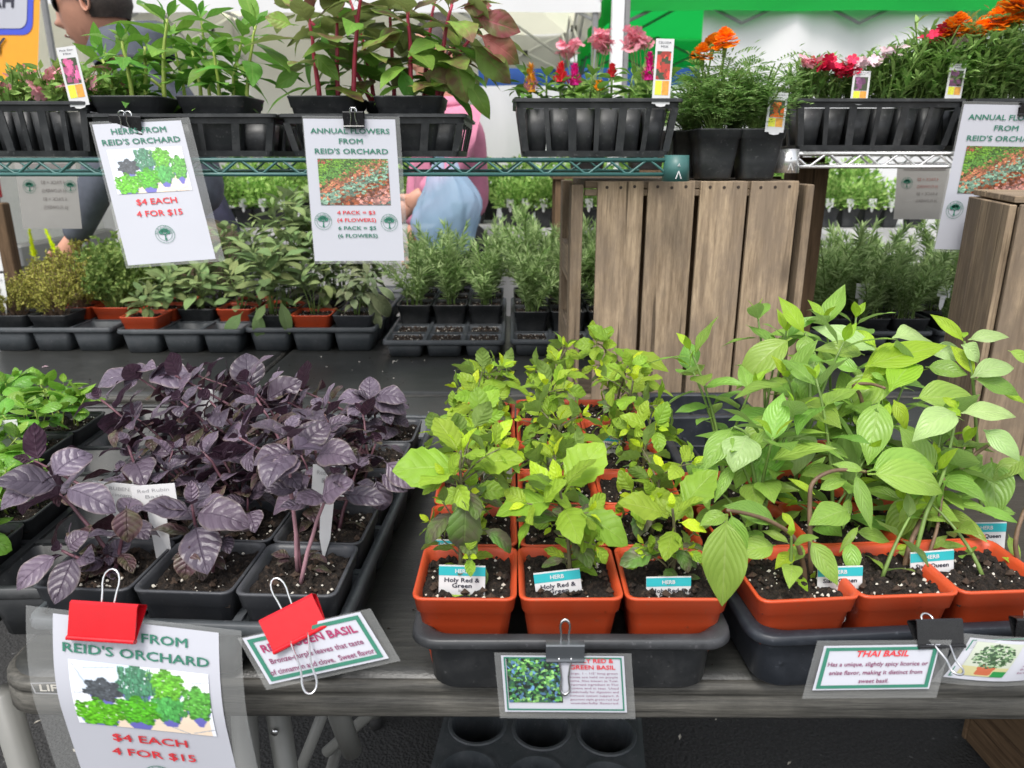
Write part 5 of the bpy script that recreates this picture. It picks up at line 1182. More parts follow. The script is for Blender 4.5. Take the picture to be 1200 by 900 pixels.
# curved price sign at the lower left
def herb_sign(th, sh, mirror=False):
    tx = lambda s_, u, v, h, m, mw, **k: sh.text(th, s_, u, v, h, M[m], maxw=mw, **k)
    tx('HERBS FROM', .50, .060, .040, 'green_ink', .62, bold=.004); tx("REID'S ORCHARD", .50, .135, .040, 'green_ink', .88, bold=.004)
    picture(th, sh, .09, .185, .93, .50, img_herbs(), .0008)
    tx('$4 EACH', .50, .565, .042, 'red_ink', .46, bold=.008); tx('4 FOR $15', .50, .650, .042, 'red_ink', .52, bold=.008)
    emblem(th, sh, .50, .80, sh.w*.11)
def flower_sign(th, sh):
    tx = lambda s_, u, v, h, m, mw, **k: sh.text(th, s_, u, v, h, M[m], maxw=mw, **k)
    tx('ANNUAL FLOWERS', .5, .085, .036, 'green_ink', .86, bold=.004); tx('FROM', .5, .155, .036, 'green_ink', .26, bold=.004); tx("REID'S ORCHARD", .5, .225, .036, 'green_ink', .80, bold=.004)
    picture(th, sh, .12, .275, .89, .60, img_flowers(), .0008)
    tx('4 PACK = $3', .5, .655, .026, 'red_ink', .42, bold=.004); tx('(4 FLOWERS)', .5, .708, .026, 'red_ink', .43, bold=.004)
    tx('6 PACK = $5', .5, .765, .026, 'green_ink', .42, bold=.004); tx('(6 FLOWERS)', .5, .820, .026, 'green_ink', .44, bold=.004)
    emblem(th, sh, .13, .715, sh.w*.095); emblem(th, sh, .86, .725, sh.w*.095)
TL, TR = PY(63, 724, .494), PY(243, 745, .500)
U = TR-TL; U = U.normalized()*.1245; V0 = Vector((.010, -.012, -.160))
def bend4(u, v): return Vector((0, -.022*math.sin(min(1, v*2.2)*math.pi/2)+.02*v, .004*math.cos(v*3)))
th = thing('price_sign', 'laminated herb price sign with red clip hanging off the near table at lower left', 'sign', (TL+TR)/2, 0, None)
def loc3(th, *ps): return [Vector(p)-th.location for p in ps]
a, = loc3(th, TL); sh = Sheet(a, U, V0, bend4); paper(th, sh, 14); herb_sign(th, sh)
film_sheet(th, (a-U*.16-V0*.02+Vector((0, .001, 0)), a+U*1.14-V0*.02+Vector((0, .001, 0)), a-U*.16+V0*1.05+Vector((0, .001, 0))), bend4, 1, 14)
def quad_sign(label, tl_, tr_, bl_, ftl, ftr, fbl, Y, Yb=None, bend=None, name='variety_sign', group=None):
    Yb = Yb or Y; A, B, C = PY(*tl_, Y), PY(*tr_, Y), PY(*bl_, Yb)
    th = thing(name, label, 'sign', A, 0, group); a, b, c = loc3(th, A, B, C); sh = Sheet(a, b-a, c-a, bend); paper(th, sh, 4 if not bend else 12, nu=1 if not bend else 8)
    f1, f2, f3 = PY(*ftl, Y+.0012), PY(*ftr, Y+.0012), PY(*fbl, Yb+.0012); film_sheet(th, loc3(th, f1, f2, f3), bend, 1 if not bend else 8, 8); return th, sh
th, sh = quad_sign('tilted green bordered purple-basil sign held by the lower red clip', (284, 748), (422, 717), (316, 802), (278, 748), (434, 713), (312, 809), .495, .480)
border(th, sh, .03, .05, .97, .95, .035, .075, 'green_ink')
sh.text(th, 'RED RUBEN BASIL', .50, .30, .16, M['maroon_ink'], maxw=.80, bold=.014, off=.001); sh.text(th, 'Bronze-purple leaves that taste', .5, .57, .11, M['purple_ink'], maxw=.78, bold=.004, off=.001); sh.text(th, 'of cinnamon and clove.  Sweet flavor.', .5, .79, .11, M['purple_ink'], maxw=.88, bold=.004, off=.001)
th, sh = quad_sign('white sign with leaf photo hanging from the middle tray by a grey clip', (587, 768), (731, 769), (592, 834), (579, 765), (740, 766), (586, 842), .497, .488)
border(th, sh, .02, .02, .98, .96, .012, .025, 'green_ink'); picture(th, sh, .04, .04, .48, .82, img_leaves())
sh.text(th, 'HOLY RED &', .74, .08, .075, M['red_ink'], maxw=.34, bold=.01, off=.001); sh.text(th, 'GREEN BASIL', .74, .195, .075, M['red_ink'], maxw=.37, bold=.01, off=.001)
for k, s_ in enumerate(("Large, 1 - 1/2' long green", 'leaves are held on purple', 'stems. Also known as Tulsi,', 'important ingredient in Thai', 'cuisine and in teas. Used', 'medicinally for digestion and', 'immune system support. A', 'gourmet style green-red leaf', 'wonderfully flavored.')): sh.text(th, s_, .74, .30+.066*k, .036, M['purple_ink'], maxw=.40, off=.001)
th, sh = quad_sign('white green-bordered spicy basil sign tilted on the right tray rim', (966, 757), (1102, 755), (952, 809), (958, 751), (1116, 750), (940, 819), .492, .480)
border(th, sh, .02, .04, .98, .96, .035, .07, 'green_ink')
sh.text(th, 'THAI BASIL', .52, .19, .135, M['red_ink'], maxw=.45, bold=.012, italic=.12, off=.001)
for k, s_ in enumerate(('Has a unique, slightly spicy licorice or', 'anise flavor, making it distinct from', 'sweet basil.')): sh.text(th, s_, .5, .42+.19*k, .095, M['purple_ink'], maxw=(.86, .80, .26)[k], bold=.003, off=.001)
def bend8(u, v): return Vector((.0, .006*v*v-.008*math.sin(u*3), 0))
th, sh = quad_sign('sign with potted plant photo cut by the right frame edge', (1137, 747), (1272, 742), (1110, 799), (1128, 742), (1285, 737), (1096, 805), .500, .488, bend8)
border(th, sh, .02, .04, .98, .95, .010, .025, 'green_ink'); picture(th, sh, .06, .06, .42, .88, img_potplant())
for k in range(7): sh.text(th, ('Spicy anise scented', 'leaves on purple stems', 'used in Thai and', 'Vietnamese cooking', 'with showy purple', 'flower spikes in', 'late summer')[k], .70, .22+.09*k, .05, M['purple_ink'], maxw=.36, off=.001)
# ------------------------------------------------------------ clips on near trays
p = PY(119, 749, .484); th, lp = clip('binder_clip', 'large red binder clip gripping the lower left price sign', p, (R(-22), 0, R(-3)), .052, 'redclip', hh=.027, wl=1.5); lp(1, R(-8))
th.rotation_euler = (R(-34), R(3), R(-2)); 
p = PY(352, 748, .490); th, lp = clip('binder_clip', 'twisted red binder clip with open steel loops over the tilted sign', p, (R(-38), R(-22), R(16)), .044, 'redclip', hh=.026, wl=1.5); lp(1, R(-10)); lp(-1, R(150))
p = PY(662, 772, .4955); th, lp = clip('binder_clip', 'grey binder clip holding the leaf photo sign on the middle tray', p, (R(-6), 0, 0), .0300, 'silverclip', hh=.014); lp(1, R(2)); lp(-1, R(168))
for c_ in th.children:
    if c_.name.startswith('wire'): c_.scale = (1.0, 1, 1.7)
p = PY(1102, 757, .494); th, lp = clip('binder_clip', 'black binder clip lying forward on the right tray rim', p, (R(-38), R(4), R(8)), .040, 'blackclip', hh=.020); lp(1, R(18)); lp(-1, R(150))
p = PY(1213, 750, .505); th, lp = clip('binder_clip', 'black clip half cut off at the right frame edge', p, (R(-20), 0, 0), .034, 'blackclip', hh=.018); lp(1, R(10)); lp(-1, R(165))
# ------------------------------------------------------------ crates
def tall_crate(label, loc, rz, w, d, h, slats, mat='wood', nslat=4, gap=.0075, name='wooden_crate', bow=.03):
    th = thing(name, label, 'crate', loc, rz); t = .009
    sw = slats
    x = -w/2+.027
    for k in range(nslat):
        o = plank(th, (x+sw/2, -d/2+t/2, h/2), (sw, t, h-.006), mat); o.rotation_euler = (0, R(rnd.uniform(-.35, .35)), 0)
        nails(th, [(x+sw*f, -d/2-.0001, h-.012) for f in (.2, .5, .8)]); nails(th, [(x+sw*f, -d/2-.0001, .014) for f in (.2, .5, .8)])
        x += sw+gap
    for sx in (-1, 1):
        plank(th, (sx*(w/2-.006), -d/2+.030, h/2-.002), (.011, .045, h-.004), mat); plank(th, (sx*(w/2-.006), d/2-.030, h/2-.002), (.011, .045, h-.004), mat)
        plank(th, (sx*(w/2-.006), 0, h/2-.002), (.009, .06, h-.03), mat) if sx > 0 else None
    for zz in (h-.008, .008):
        o = plank(th, (0, 0, zz), (.018*0+d-.022, .012, w-.024), mat); o.rotation_euler = (0, math.pi/2, math.pi/2); 
        o.dimensions if False else None
    for k in range(3): plank(th, (-w/3+w/3*k, d/2-t/2, h/2), (sw, t, h-.006), mat)
    return th
def crate_c():
    w, d, h = .372, .28, ZT*0+.405; c = PY(808, 212, 1.24+d/2)
    th = thing('wooden_crate', 'weathered slatted crate standing on end between the green and Thai basil', 'crate', (PY(809, 350, 1.24).x-.012, 1.24+d/2, ZT+.0008)); t = .009
    xs = [(701, 755), (760, 815), (821, 876), (880, 936)]; y0 = -d/2
    for a_, b_ in xs:
        Da = 1.243*.957-.036*-.291
        xa = PY(a_, 214, 1.24).x-th.location.x; xb = PY(b_, 214, 1.24).x-th.location.x
        o = plank(th, ((xa+xb)/2, y0+t/2-.001, h/2), (xb-xa, t, h-.004)); o.rotation_euler = (0, R(rnd.uniform(-.3, .3)), 0)
        nails(th, [(xa+(xb-xa)*f, y0-.001, h-.011+rnd.uniform(-.001, .001)) for f in (.2, .5, .8)])
    xl = PY(668, 300, 1.24).x-th.location.x; xr = PY(946, 300, 1.24).x-th.location.x
    plank(th, (xl+.010, y0+.028, h/2-.004), (.019, .055, h-.006)); plank(th, (xl+.010, d/2-.03, h/2-.004), (.019, .055, h-.006))
    plank(th, (xr-.007, y0+.026, h/2-.004), (.013, .050, h-.006)); plank(th, (xr-.007, .02, h/2-.004), (.011, .07, h-.012)); plank(th, (xr-.007, d/2-.03, h/2-.004), (.013, .05, h-.006))
    for zz, dz in ((h-.0075, 0), (.008, 0)):   # end boards, grain along x
        for k, (ya, yb) in enumerate(((y0+.010, y0+.135), (y0+.139, d/2-.012))):
            o = plank(th, ((xl+xr)/2, (ya+yb)/2, zz), (.012, yb-ya, (xr-xl)-.045)); o.rotation_euler = (0, math.pi/2, 0)
    o = plank(th, ((xl+xr)/2, y0+.014, h-.020), (.010, .012, (xr-xl)-.044), name='cross_batten'); o.rotation_euler = (0, math.pi/2, 0)
    o = plank(th, ((xl+xr)/2, y0+.016, .028), (.016, .012, (xr-xl)-.044), name='cross_batten'); o.rotation_euler = (0, math.pi/2, 0)
    for k in range(1, 4):
        plank(th, (xl+.055+k*.082, d/2-t/2, h/2), (.072, t, h-.004), 'wooddark')
    for zz in (.12, .26): 
        o = plank(th, (xl+.006, 0, zz), (.009, .06, .17), name='side_batten'); o.rotation_euler = (math.pi/2, 0, 0)
    return th
crate_c()
# brown crate behind, its board right of the slatted crate
th = thing('wooden_crate', 'browner crate behind, only one upright board showing right of the slatted crate', 'crate', (PY(930, 300, 1.50).x, 1.60, ZT+.001))
xq = PY(969, 210, 1.50).x-th.location.x
plank(th, (xq-.03, -.10, .215), (.060, .012, .428), 'wooddark'); plank(th, (xq-.006, 0, .215), (.012, .186, .426), 'wooddark'); plank(th, (xq-.006, .10, .215), (.012, .012, .42), 'wooddark')
for k in range(3): plank(th, (xq-.12-.08*k, -.10, .20), (.07, .011, .40), 'wooddark')
for k in range(3): plank(th, (xq-.06-.09*k, .10, .20), (.08, .011, .40), 'wooddark')
o = plank(th, (xq-.15, 0, .435), (.011, .19, .29), 'wooddark'); o.rotation_euler = (0, math.pi/2, 0)
# right crate, left face then front face
c0 = PZ(1184, 236, 1.1245); c1 = PZ(1136, 227, 1.1242)
dv = (c1-c0); dl = math.hypot(dv.x, dv.y); rz = math.atan2(dv.y, dv.x)-math.pi/2
th = thing('wooden_crate', 'weathered crate at the right edge with a sign leaning behind its left side', 'crate', (c0.x, c0.y, ZT+.001), rz); h = .381; dd = min(dl, .26)
n_ = 1
for k, (a_, b_) in enumerate(((.0, .62), (.635, 1.0))): plank(th, (.0045, dd*(a_+b_)/2, h/2), (.009, dd*(b_-a_), h-.004))
for k in range(4): plank(th, (.012+.04+.088*k, -.0045+.0, h/2+.001), (.082, .009, h-.004)); 
plank(th, (.022, .010, h/2), (.02, .008, h-.01))
for k in range(3): o = plank(th, (.19, dd*(k+.5)/3, h+.005), (.009, dd/3-.004, .37)); o.rotation_euler = (0, math.pi/2, 0)
for k in range(4): plank(th, (.012+.04+.088*k, dd+.005, h/2), (.082, .009, h-.004), 'wooddark')
nails(th, [(.05+.088*k+f, -.009, h-.012) for k in range(4) for f in (-.02, .02)])
# ------------------------------------------------------------ wire shelves
YS = 1.17; xL = -1.35; xG = PY(793, 190, YS).x
wire_shelf('wire_shelf', 'long green wire shelf above the left and centre', xL, xG, YS, 1.180, .34, 'greenwire', collars=(xG,))
YW = 1.29; xw0 = PY(918, 190, YW).x; xw1 = xw0+.75
thw = wire_shelf('wire_shelf', 'shiny chrome wire shelf at the right', xw0, xw1, YW, 1.190, .30, 'chrome', collars=(xw0+.006,))
mb = MB(); 
# ------------------------------------------------------------ trays on the green shelf
def shelf_xy(px0, px1, Y): a, b = PY(px0, 185, Y).x, PY(px1, 185, Y).x; return (a+b)/2, b-a
ZS = 1.1815
YF = YS+.004
x, w = shelf_xy(-58, 108, YF); slot_tray('shelf_tray', 'black slotted tray of pink flowers at the left end of the green shelf', (x, YF+.15, ZS), 0, w, .28, .080, 6, M['black'], 'slotted trays on the wire shelves')
x1_, w1_ = shelf_xy(104, 326, YF); slot_tray('shelf_tray', 'black tray under the light green celosia behind the herb price sign', (x1_, YF+.14, ZS), 0, w1_, .27, .062, 5, M['black'], 'slotted trays on the wire shelves')
x2_, w2_ = shelf_xy(328, 548, YF); slot_tray('shelf_tray', 'black tray under the red stemmed plants', (x2_, YF+.14, ZS), 0, w2_, .27, .062, 5, M['black'], 'slotted trays on the wire shelves')
x3_, w3_ = shelf_xy(601, 799, YF); slot_tray('shelf_tray', 'black slotted tray of small bright celosia at the end of the green shelf', (x3_, YF+.13, ZS), 0, w3_, .24, .084, 6, M['black'], 'slotted trays on the wire shelves')
x4_, w4_ = shelf_xy(928, 1126, YW+.004); slot_tray('shelf_tray', 'black slotted tray of red and pale dianthus on the chrome shelf', (x4_, YW+.14, 1.1915), 0, w4_, .26, .082, 6, M['black'], 'slotted trays on the wire shelves')
x5_, w5_ = shelf_xy(1132, 1330, YW+.004); slot_tray('shelf_tray', 'black tray of orange marigolds behind the right hanging sign', (x5_, YW+.14, 1.1915), 0, w5_, .26, .082, 6, M['black'], 'slotted trays on the wire shelves')
# celosia in big pots
def big_pot(label, px, Yr, name, cat, grp):
    x = PY(px, 120, YF+.06).x
    return Pot(name, label, cat, (x, YF+.068+.115*Yr, ZS+.004), M['black'], .106, .084, 0, grp, soilz=.075)
gl = [(145, 30, .050), (195, -5, .06), (250, 30, .050), (298, 5, .058)]
def shoot(P, tips, sets, stemmat, nn, gap, r, per=3, lo=None, sp=.02):
    nn += 1; gap *= .80
    tips = [(a_, b_, c_*(1.32 if stemmat == 'stem_lime' else 1.12), d_) for a_, b_, c_, d_ in tips]
    for (px, py, sz, Y) in tips:
        tp = PY(px, py, Y); tl_ = P.loc_of(tp); base = Vector((tl_.x*.75, tl_.y*.5, P.sz-.003)); base.x = max(-.04, min(.04, base.x)); base.y = max(-.04, min(.04, base.y))
        pts = P.stem(base, tl_, stemmat, r=r, wob=.001); rosette(P.th, tl_, None, sz, sets, rnd, nn=nn, gap=gap, stem_pts=pts, per=per, lo_set=lo, size_dec=.93, el=R(46))
G1 = 'celosia pots on the green shelf'
P = big_pot('light green celosia with yellow stem, leftmost big pot on the shelf', 160, 0, 'potted_celosia', 'potted flower', G1)
shoot(P, [(143, 48, .055, YF+.05), (196, 22, .072, YF+.07), (170, 55, .05, YF+.10), (120, 70, .045, YF+.08)], (L['celosia'], L['celosia']), 'stem_lime', 4, .026, .0032)
P = big_pot('light green celosia, second big pot, before the herb price sign', 258, 0, 'potted_celosia', 'potted flower', G1)
shoot(P, [(250, 60, .050, YF+.05), (300, 30, .066, YF+.06), (275, 75, .045, YF+.09), (225, 60, .045, YF+.09)], (L['celosia'], L['celosia']), 'stem_lime', 4, .026, .0028)
P = big_pot('light green celosia half hidden behind the front two pots', 210, 1, 'potted_celosia', 'potted flower', G1)
shoot(P, [(118, 60, .05, YF+.16), (200, 40, .06, YF+.18), (235, 20, .065, YF+.18), (285, 40, .06, YF+.18)], (L['celosia'], L['celosia']), 'stem_lime', 4, .026, .0028)
P = big_pot('dark red leaved plant with crimson stem, left pot of the red pair', 384, 0, 'potted_celosia', 'potted flower', G1)
shoot(P, [(362, 20, .085, YF+.04), (425, -18, .085, YF+.05), (395, 20, .08, YF+.09)], (L['celosia_red'], L['celosia_mix']), 'stem_red', 4, .034, .0036, lo=L['celosia']+L['celosia_mix'][:3])
P = big_pot('red leaved plant with crimson stem, right pot of the red pair', 482, 0, 'potted_celosia', 'potted flower', G1)
shoot(P, [(478, 10, .085, YF+.04), (530, 5, .095, YF+.05), (560, 35, .09, YF+.09)], (L['celosia_red'], L['celosia_mix']), 'stem_red', 5, .032, .0036, lo=L['celosia']+L['celosia_mix'][:3])
P = big_pot('burgundy foliage plant behind the red stemmed pair', 455, 1, 'potted_celosia', 'potted flower', G1)
shoot(P, [(345, 10, .08, YF+.17), (410, 0, .09, YF+.17), (455, -10, .09, YF+.18), (510, 0, .09, YF+.18), (560, 25, .09, YF+.17)], (L['celosia_red'], L['celosia_mix']), 'stem_red', 5, .034, .0034, lo=L['celosia']+L['celosia_mix'][:3])
PR = P
for b, t, k in (((365, 60), (397, 92), 'celosia'), ((385, 65), (378, 40), 'celosia'), ((355, 85), (318, 100), 'celosia'), ((478, 75), (530, 62), 'celosia'), ((470, 78), (482, 120), 'celosia'), ((530, 60), (548, 120), 'celosia_mix'), ((490, 85), (540, 100), 'celosia_mix'), ((560, 40), (612, 70), 'celosia_red'), ((555, 20), (610, 35), 'celosia_red'), ((550, 50), (600, 95), 'celosia_mix'), ((545, 90), (576, 138), 'celosia'), ((440, 55), (470, 35), 'celosia_mix'), ((345, 30), (310, 18), 'celosia_mix'), ((540, 10), (575, 5), 'celosia_red')):
    hand_leaf(PR, b, t, YF+.05, YF+.035, L[k], 1.15, 0, .25)
# pink flowers in the leftmost tray
for k, px in enumerate((5, 60, 100)):
    x = PY(px, 120, YF+.06).x; th = thing('pink_flower_clump', 'pink flowers %s in the leftmost shelf tray' % ('at the frame edge', 'left of the white picture label', 'right of the white picture label')[k], 'flower', (x, YF+.07, ZS+.072), 0, 'pink flower clumps'); 
    foliage(th, 'trailing', 0, 1.0); foliage(th, 'trailing', 0, .9, xy=(.02, .07)); flowers(th, [(rnd.uniform(-.045, .045), rnd.uniform(-.045, .08), rnd.uniform(.018, .062)) for _ in range(20)], 'pinkpetal', .0115)
# small celosia in the right tray
cel = [(622, 72, 36, ('yelloworange', 'pinkpetal')), (657, 72, 24, ('scarlet',)), (673, 74, 26, ('magenta',)), (717, 76, 14, ('scarlet',)), (760, 60, 34, ('magenta',)), (702, 96, 10, ('yelloworange',))]
for k, (px, py, hp, ms) in enumerate(cel):
    X = PY(px, 120, YF+.05).x; lb = ('yellow and pink flame celosia at the left of its slotted tray', 'scarlet flame celosia, second from the left', 'magenta flame celosia beside the scarlet one', 'tiny red celosia tip in the middle of the tray', 'tall magenta celosia behind the white picture label', 'low orange celosia bud in the tray')[k]
    th = thing('celosia_plant', lb, 'flower', (X, YF+.06, ZS+.078), 0, 'small celosia plants'); top = PY(px, py+hp, YF+.06)-th.location
    pot_like = type('q', (), {})(); mb = MB(); mb.tube(bez((0, 0, -.01), (0, 0, top.z*.6), top, 6), .0018, 6); mb.build('stem', M['stem_green'], th, True); plume(th, top, hp*1.2/FPX*.8, .0150 if hp > 20 else .009, ms)
    path = bez(Vector((0, 0, -.005)), Vector((0, 0, top.z*.5)), top, 6); rosette(th, top, None, .042, (L['small'], L['small']), rnd, nn=4, gap=.014, stem_pts=path)
    for q in range(5):
        a = rnd.uniform(0, 6.28); place('leaf', rnd.choice(L['small']), th, Vector((0, 0, rnd.uniform(0, .02))), (math.cos(a), math.sin(a), .5), (0, 0, 1), rnd.uniform(.035, .05))
for k, px in enumerate((612, 640, 690, 735, 780)):
    X = PY(px, 120, YF+.1).x; th = thing('celosia_plant', 'leafy celosia without flower in the slotted tray, %s' % ('at its left end', 'between yellow and scarlet plumes', 'right of the magenta plume', 'left of the picture label', 'at its right end')[k], 'flower', (X, YF+.09, ZS+.078), 0, 'small celosia plants'); path = bez(Vector((0, 0, -.01)), Vector((0, 0, .02)), Vector((rnd.uniform(-.01, .01), 0, .045)), 5)
    mb = MB(); mb.tube(path, .0016, 6); mb.build('stem', M['stem_green'], th, True); rosette(th, None, None, .046, (L['small'], L['small']), rnd, nn=4, gap=.011, stem_pts=path, per=3)
# marigold pots on the crate
zc = ZT+.4065
def mari(label, px, Y, tips, size=.074, z=zc, h=.078):
    P = Pot('potted_marigold', label, 'potted flower', (PY(px, 180, Y).x, Y+size/2, z), M['black'], size, h, 0, 'marigold pots on the crate'); foliage(P.th, 'marigold', P.sz, 1.05); foliage(P.th, 'marigold', P.sz+.012, .95); foliage(P.th, 'marigold', P.sz-.01, .9)
    for tx, ty, r in tips:
        tp = P.loc_of(PY(tx, ty, Y+.03)); calyx(P.th, tp, Vector((tp.x*.4, tp.y*.4, P.sz))); marigold_head(P.th, tp, r)
mari('marigold with two orange blooms in a black pot, middle one on the crate', 843, 1.235, [(822, 66, .019), (850, 50, .022)])
mari('marigold pot without open bloom on the crate, beside the white label', 894, 1.235, [])
mari('marigold with one orange bloom, pot half hidden behind at left on the crate', 812, 1.32, [(836, 52, .018)])
mari('green marigold pot at the back of the crate', 868, 1.33, [])
# dianthus tray and marigold at right
def clump(label, px, Y, z, kind, fl=(), sc=1., name='dianthus_plant', grp='dianthus plants on the chrome shelf', mat=None):
    th = thing(name, label, 'flower', (PY(px, 120, Y).x, Y, z), 0, grp); foliage(th, kind, 0, sc); foliage(th, kind, 0, sc*.9, xy=(0, .03))
    for (fx, fy, n_, m_) in fl:
        c = PY(fx, fy, Y)-th.location; mb = MB(); mb.tube([(c.x*.4, c.y*.4, 0), (c.x, c.y, c.z-.004)], .0014, 5); mb.build('flower_stalk', M['stem_green'], th, True)
        flowers(th, [(c.x+rnd.gauss(0, .010), c.y-.03+rnd.gauss(0, .008), c.z+rnd.gauss(0, .004)) for _ in range(n_)], m_, .0092, 'blossom')
    return th
ZD = 1.1915+.074; D1 = YW+.06
clump('dianthus with pink blossoms at the left end of its tray', 945, D1, ZD, 'dianthus', [(940, 76, 12, 'pinkpetal'), (956, 78, 12, 'redpetal')], .8)
clump('dianthus with crimson blossom cluster', 975, D1, ZD, 'dianthus', [(968, 80, 16, 'redpetal'), (982, 86, 16, 'redpetal')], .75)
clump('dianthus with pale pink blossoms behind the white label', 1005, D1, ZD, 'dianthus', [(992, 76, 12, 'palepetal'), (1010, 76, 14, 'palepetal')], .78)
clump('dianthus with mauve buds in the middle of the tray', 1040, D1, ZD, 'dianthus', [(1036, 62, 7, 'palepetal')], 1.2)
clump('tall green dianthus with red cluster high up', 1075, D1+.02, ZD, 'dianthus', [(1084, 46, 10, 'redpetal'), (1098, 43, 8, 'redpetal'), (1108, 48, 6, 'palepetal')], 1.3)
clump('green dianthus at the right end of the tray', 1105, D1, ZD, 'dianthus', [], 1.25)
for k, (px, tips) in enumerate(((1140, [(1112, 38, .026), (1125, 30, .024), (1140, 42, .024)]), (1172, [(1165, 28, .028), (1150, 34, .022)]), (1205, [(1192, 8, .036), (1185, 26, .028), (1215, 15, .03)]))):
    th = thing('marigold_plant', ('marigold with three orange blooms left of the hanging sign clip', 'marigold with two blooms near the right frame edge', 'largest orange marigold bloom at the upper right corner')[k], 'flower', (PY(px, 120, YW+.06).x, YW+.06, ZD), 0, 'marigolds at the right'); foliage(th, 'marigold', 0, 1.15); foliage(th, 'dianthus', 0, 1.2)
    for tx, ty, r in tips: tp = PY(tx, ty, YW+.05)-th.location; calyx(th, tp, (tp.x*.4, 0, .02)); marigold_head(th, tp, r*.85)
# shelf picture labels
vtag('white picture label with pink flower in the leftmost shelf tray', 94, 124, YF+.006, 23, 62, 'shelf', -.12, ('Pink Star', 'Mix'), .004, -.05, (.85, .4, .6))
vtag('white picture label with coral plumes in the celosia tray', 774, 122, YF+.006, 21, 68, 'shelf', .03, ('CELOSIA', 'MIX'), .004, -.05, (.85, .3, .25))
vtag('white label with orange bloom in the marigold pot', 907, 155, 1.226, 22, 42, 'shelf', .05, ('MARIGOLD', 'orange'), .004, -.05, (.9, .4, .05))
vtag('white label with dark blossoms, left of two in the dianthus tray', 1006, 120, YW+.010, 20, 33, 'shelf', .02, ('DIANTHUS', 'MIX'), .004, -.05, (.5, .3, .45))
vtag('white label with dark blossoms, right of two in the dianthus tray', 1116, 117, YW+.010, 19, 38, 'shelf', .04, ('DIANTHUS', 'MIX'), .004, -.05, (.5, .3, .45))
# ------------------------------------------------------------ hanging signs
def hang(label, tl_, tr_, bl_, Ytl, Ytr, Ybl, fn, fm=(.04, .16, .03)):
    A, B, C = PY(*tl_, Ytl), PY(*tr_, Ytr), PY(*bl_, Ybl); th = thing('price_sign', label, 'sign', A); a, b, c = loc3(th, A, B, C); U, V = b-a, c-a; sh = Sheet(a, U, V); paper(th, sh); fn(th, sh)
    l, r_, t_ = fm; film_sheet(th, (a-U*l-V*.02, a+U*(1+r_)-V*.02, a-U*l+V*(1+t_)), None, 1, 4); return th
YH = YS-.012
hang('hanging herb price sign with potted herb picture, left one on the green shelf', (108, 146), (212, 141), (150, 311), YH-.02, YH, YH-.075, lambda t_, s_: (herb_sign(t_, s_)), (.03, .10, .02))
hang('hanging annual flower price sign in the centre under the red plants', (355, 139), (463, 140), (369, 306), YH-.01, YH, YH-.04, flower_sign, (.01, .05, .02))
hang('slanting annual flower price sign at the right before the chrome shelf', (1130, 122), (1240, 124), (1095, 292), YW-.012, YW-.012, YW-.012, flower_sign, (.02, .02, .02))
p = PY(149, 156, YH-.012); th, lp = clip('binder_clip', 'black clip holding the left hanging herb sign', p, (R(-8), R(3), 0), .046, 'blackclip', hh=.024); lp(1, R(3)); lp(-1, R(26))
p = PY(415, 148, YH-.012); th, lp = clip('binder_clip', 'black clip holding the centre hanging flower sign', p, (R(-4), 0, 0), .030, 'blackclip', hh=.020); lp(1, R(3)); lp(-1, R(20))
p = PY(1206, 134, YW-.016); th, lp = clip('binder_clip', 'black clip on the right hanging sign at the frame edge', p, (R(-4), 0, 0), .034, 'blackclip', hh=.018); lp(1, R(3)); lp(-1, R(20))
def back_sign(label, tl_, tr_, bl_, Y, strong):
    A, B, C = PY(*tl_, Y), PY(*tr_, Y), PY(*bl_, Y); th = thing('price_sign', label, 'sign', A); a, b, c = loc3(th, A, B, C); sh = Sheet(a, b-a, c-a); paper(th, sh, mat='greypaper')
    for k, s_ in enumerate(('4 PACK = $3', '(4 FLOWERS)', '6 PACK = $5', '(6 FLOWERS)')): sh.text(th, s_, .60, .30+.125*k, .055, M['fadedred' if (k < 2 and strong) else 'fadedink'], maxw=.40, mirror=True, off=.0008)
    emblem(th, sh, .20, .36, sh.w*.11)
    if not strong: emblem(th, sh, .88, .36, sh.w*.10)
    o = MB(); sh.quad(o, .12, .02, .92, .14, .0006); o.build('show_through_picture', M['fadedink'], th)
    return th
back_sign('grey back of a hanging sign seen under the shelf at far left', (17, 190), (88, 190), (27, 268), 1.60, False)
back_sign('grey back of a hanging sign under the chrome shelf at right', (1052, 190), (1114, 190), (1047, 257), 1.68, True)
# ------------------------------------------------------------ herbs on the tables behind
def rear_tray(label, x0, x1, pyf, ny=6, filled=(), mat='slate', hh=.058):
    a, b = PZ(x0, pyf, ZT+hh+.002), PZ(x1, pyf, ZT+hh+.002); w = b.x-a.x; s = (w-.012)/3
    th = cell_tray('plant_tray', label, ((a.x+b.x)/2, a.y+(ny*s+.012)/2, ZT+.001), 0, 3, ny, s, hh, M[mat], 'trays on the tables behind', margin=.006, filled=filled)
    return (a.x+b.x)/2, a.y, s
def rp(geo, i, j, label, kind, mat, name, z=ZT+.005, size=None, dz=.022):
    cx, y0, s = geo; return Pot(name, label, 'potted herb', (cx+(i-1)*s, y0+.006+s*(j+.5), z), M[mat], s*.96, .082, 0, None)
NAMEROW = ['front row', 'second row', 'third row', 'fourth row', 'fifth row', 'rear row']
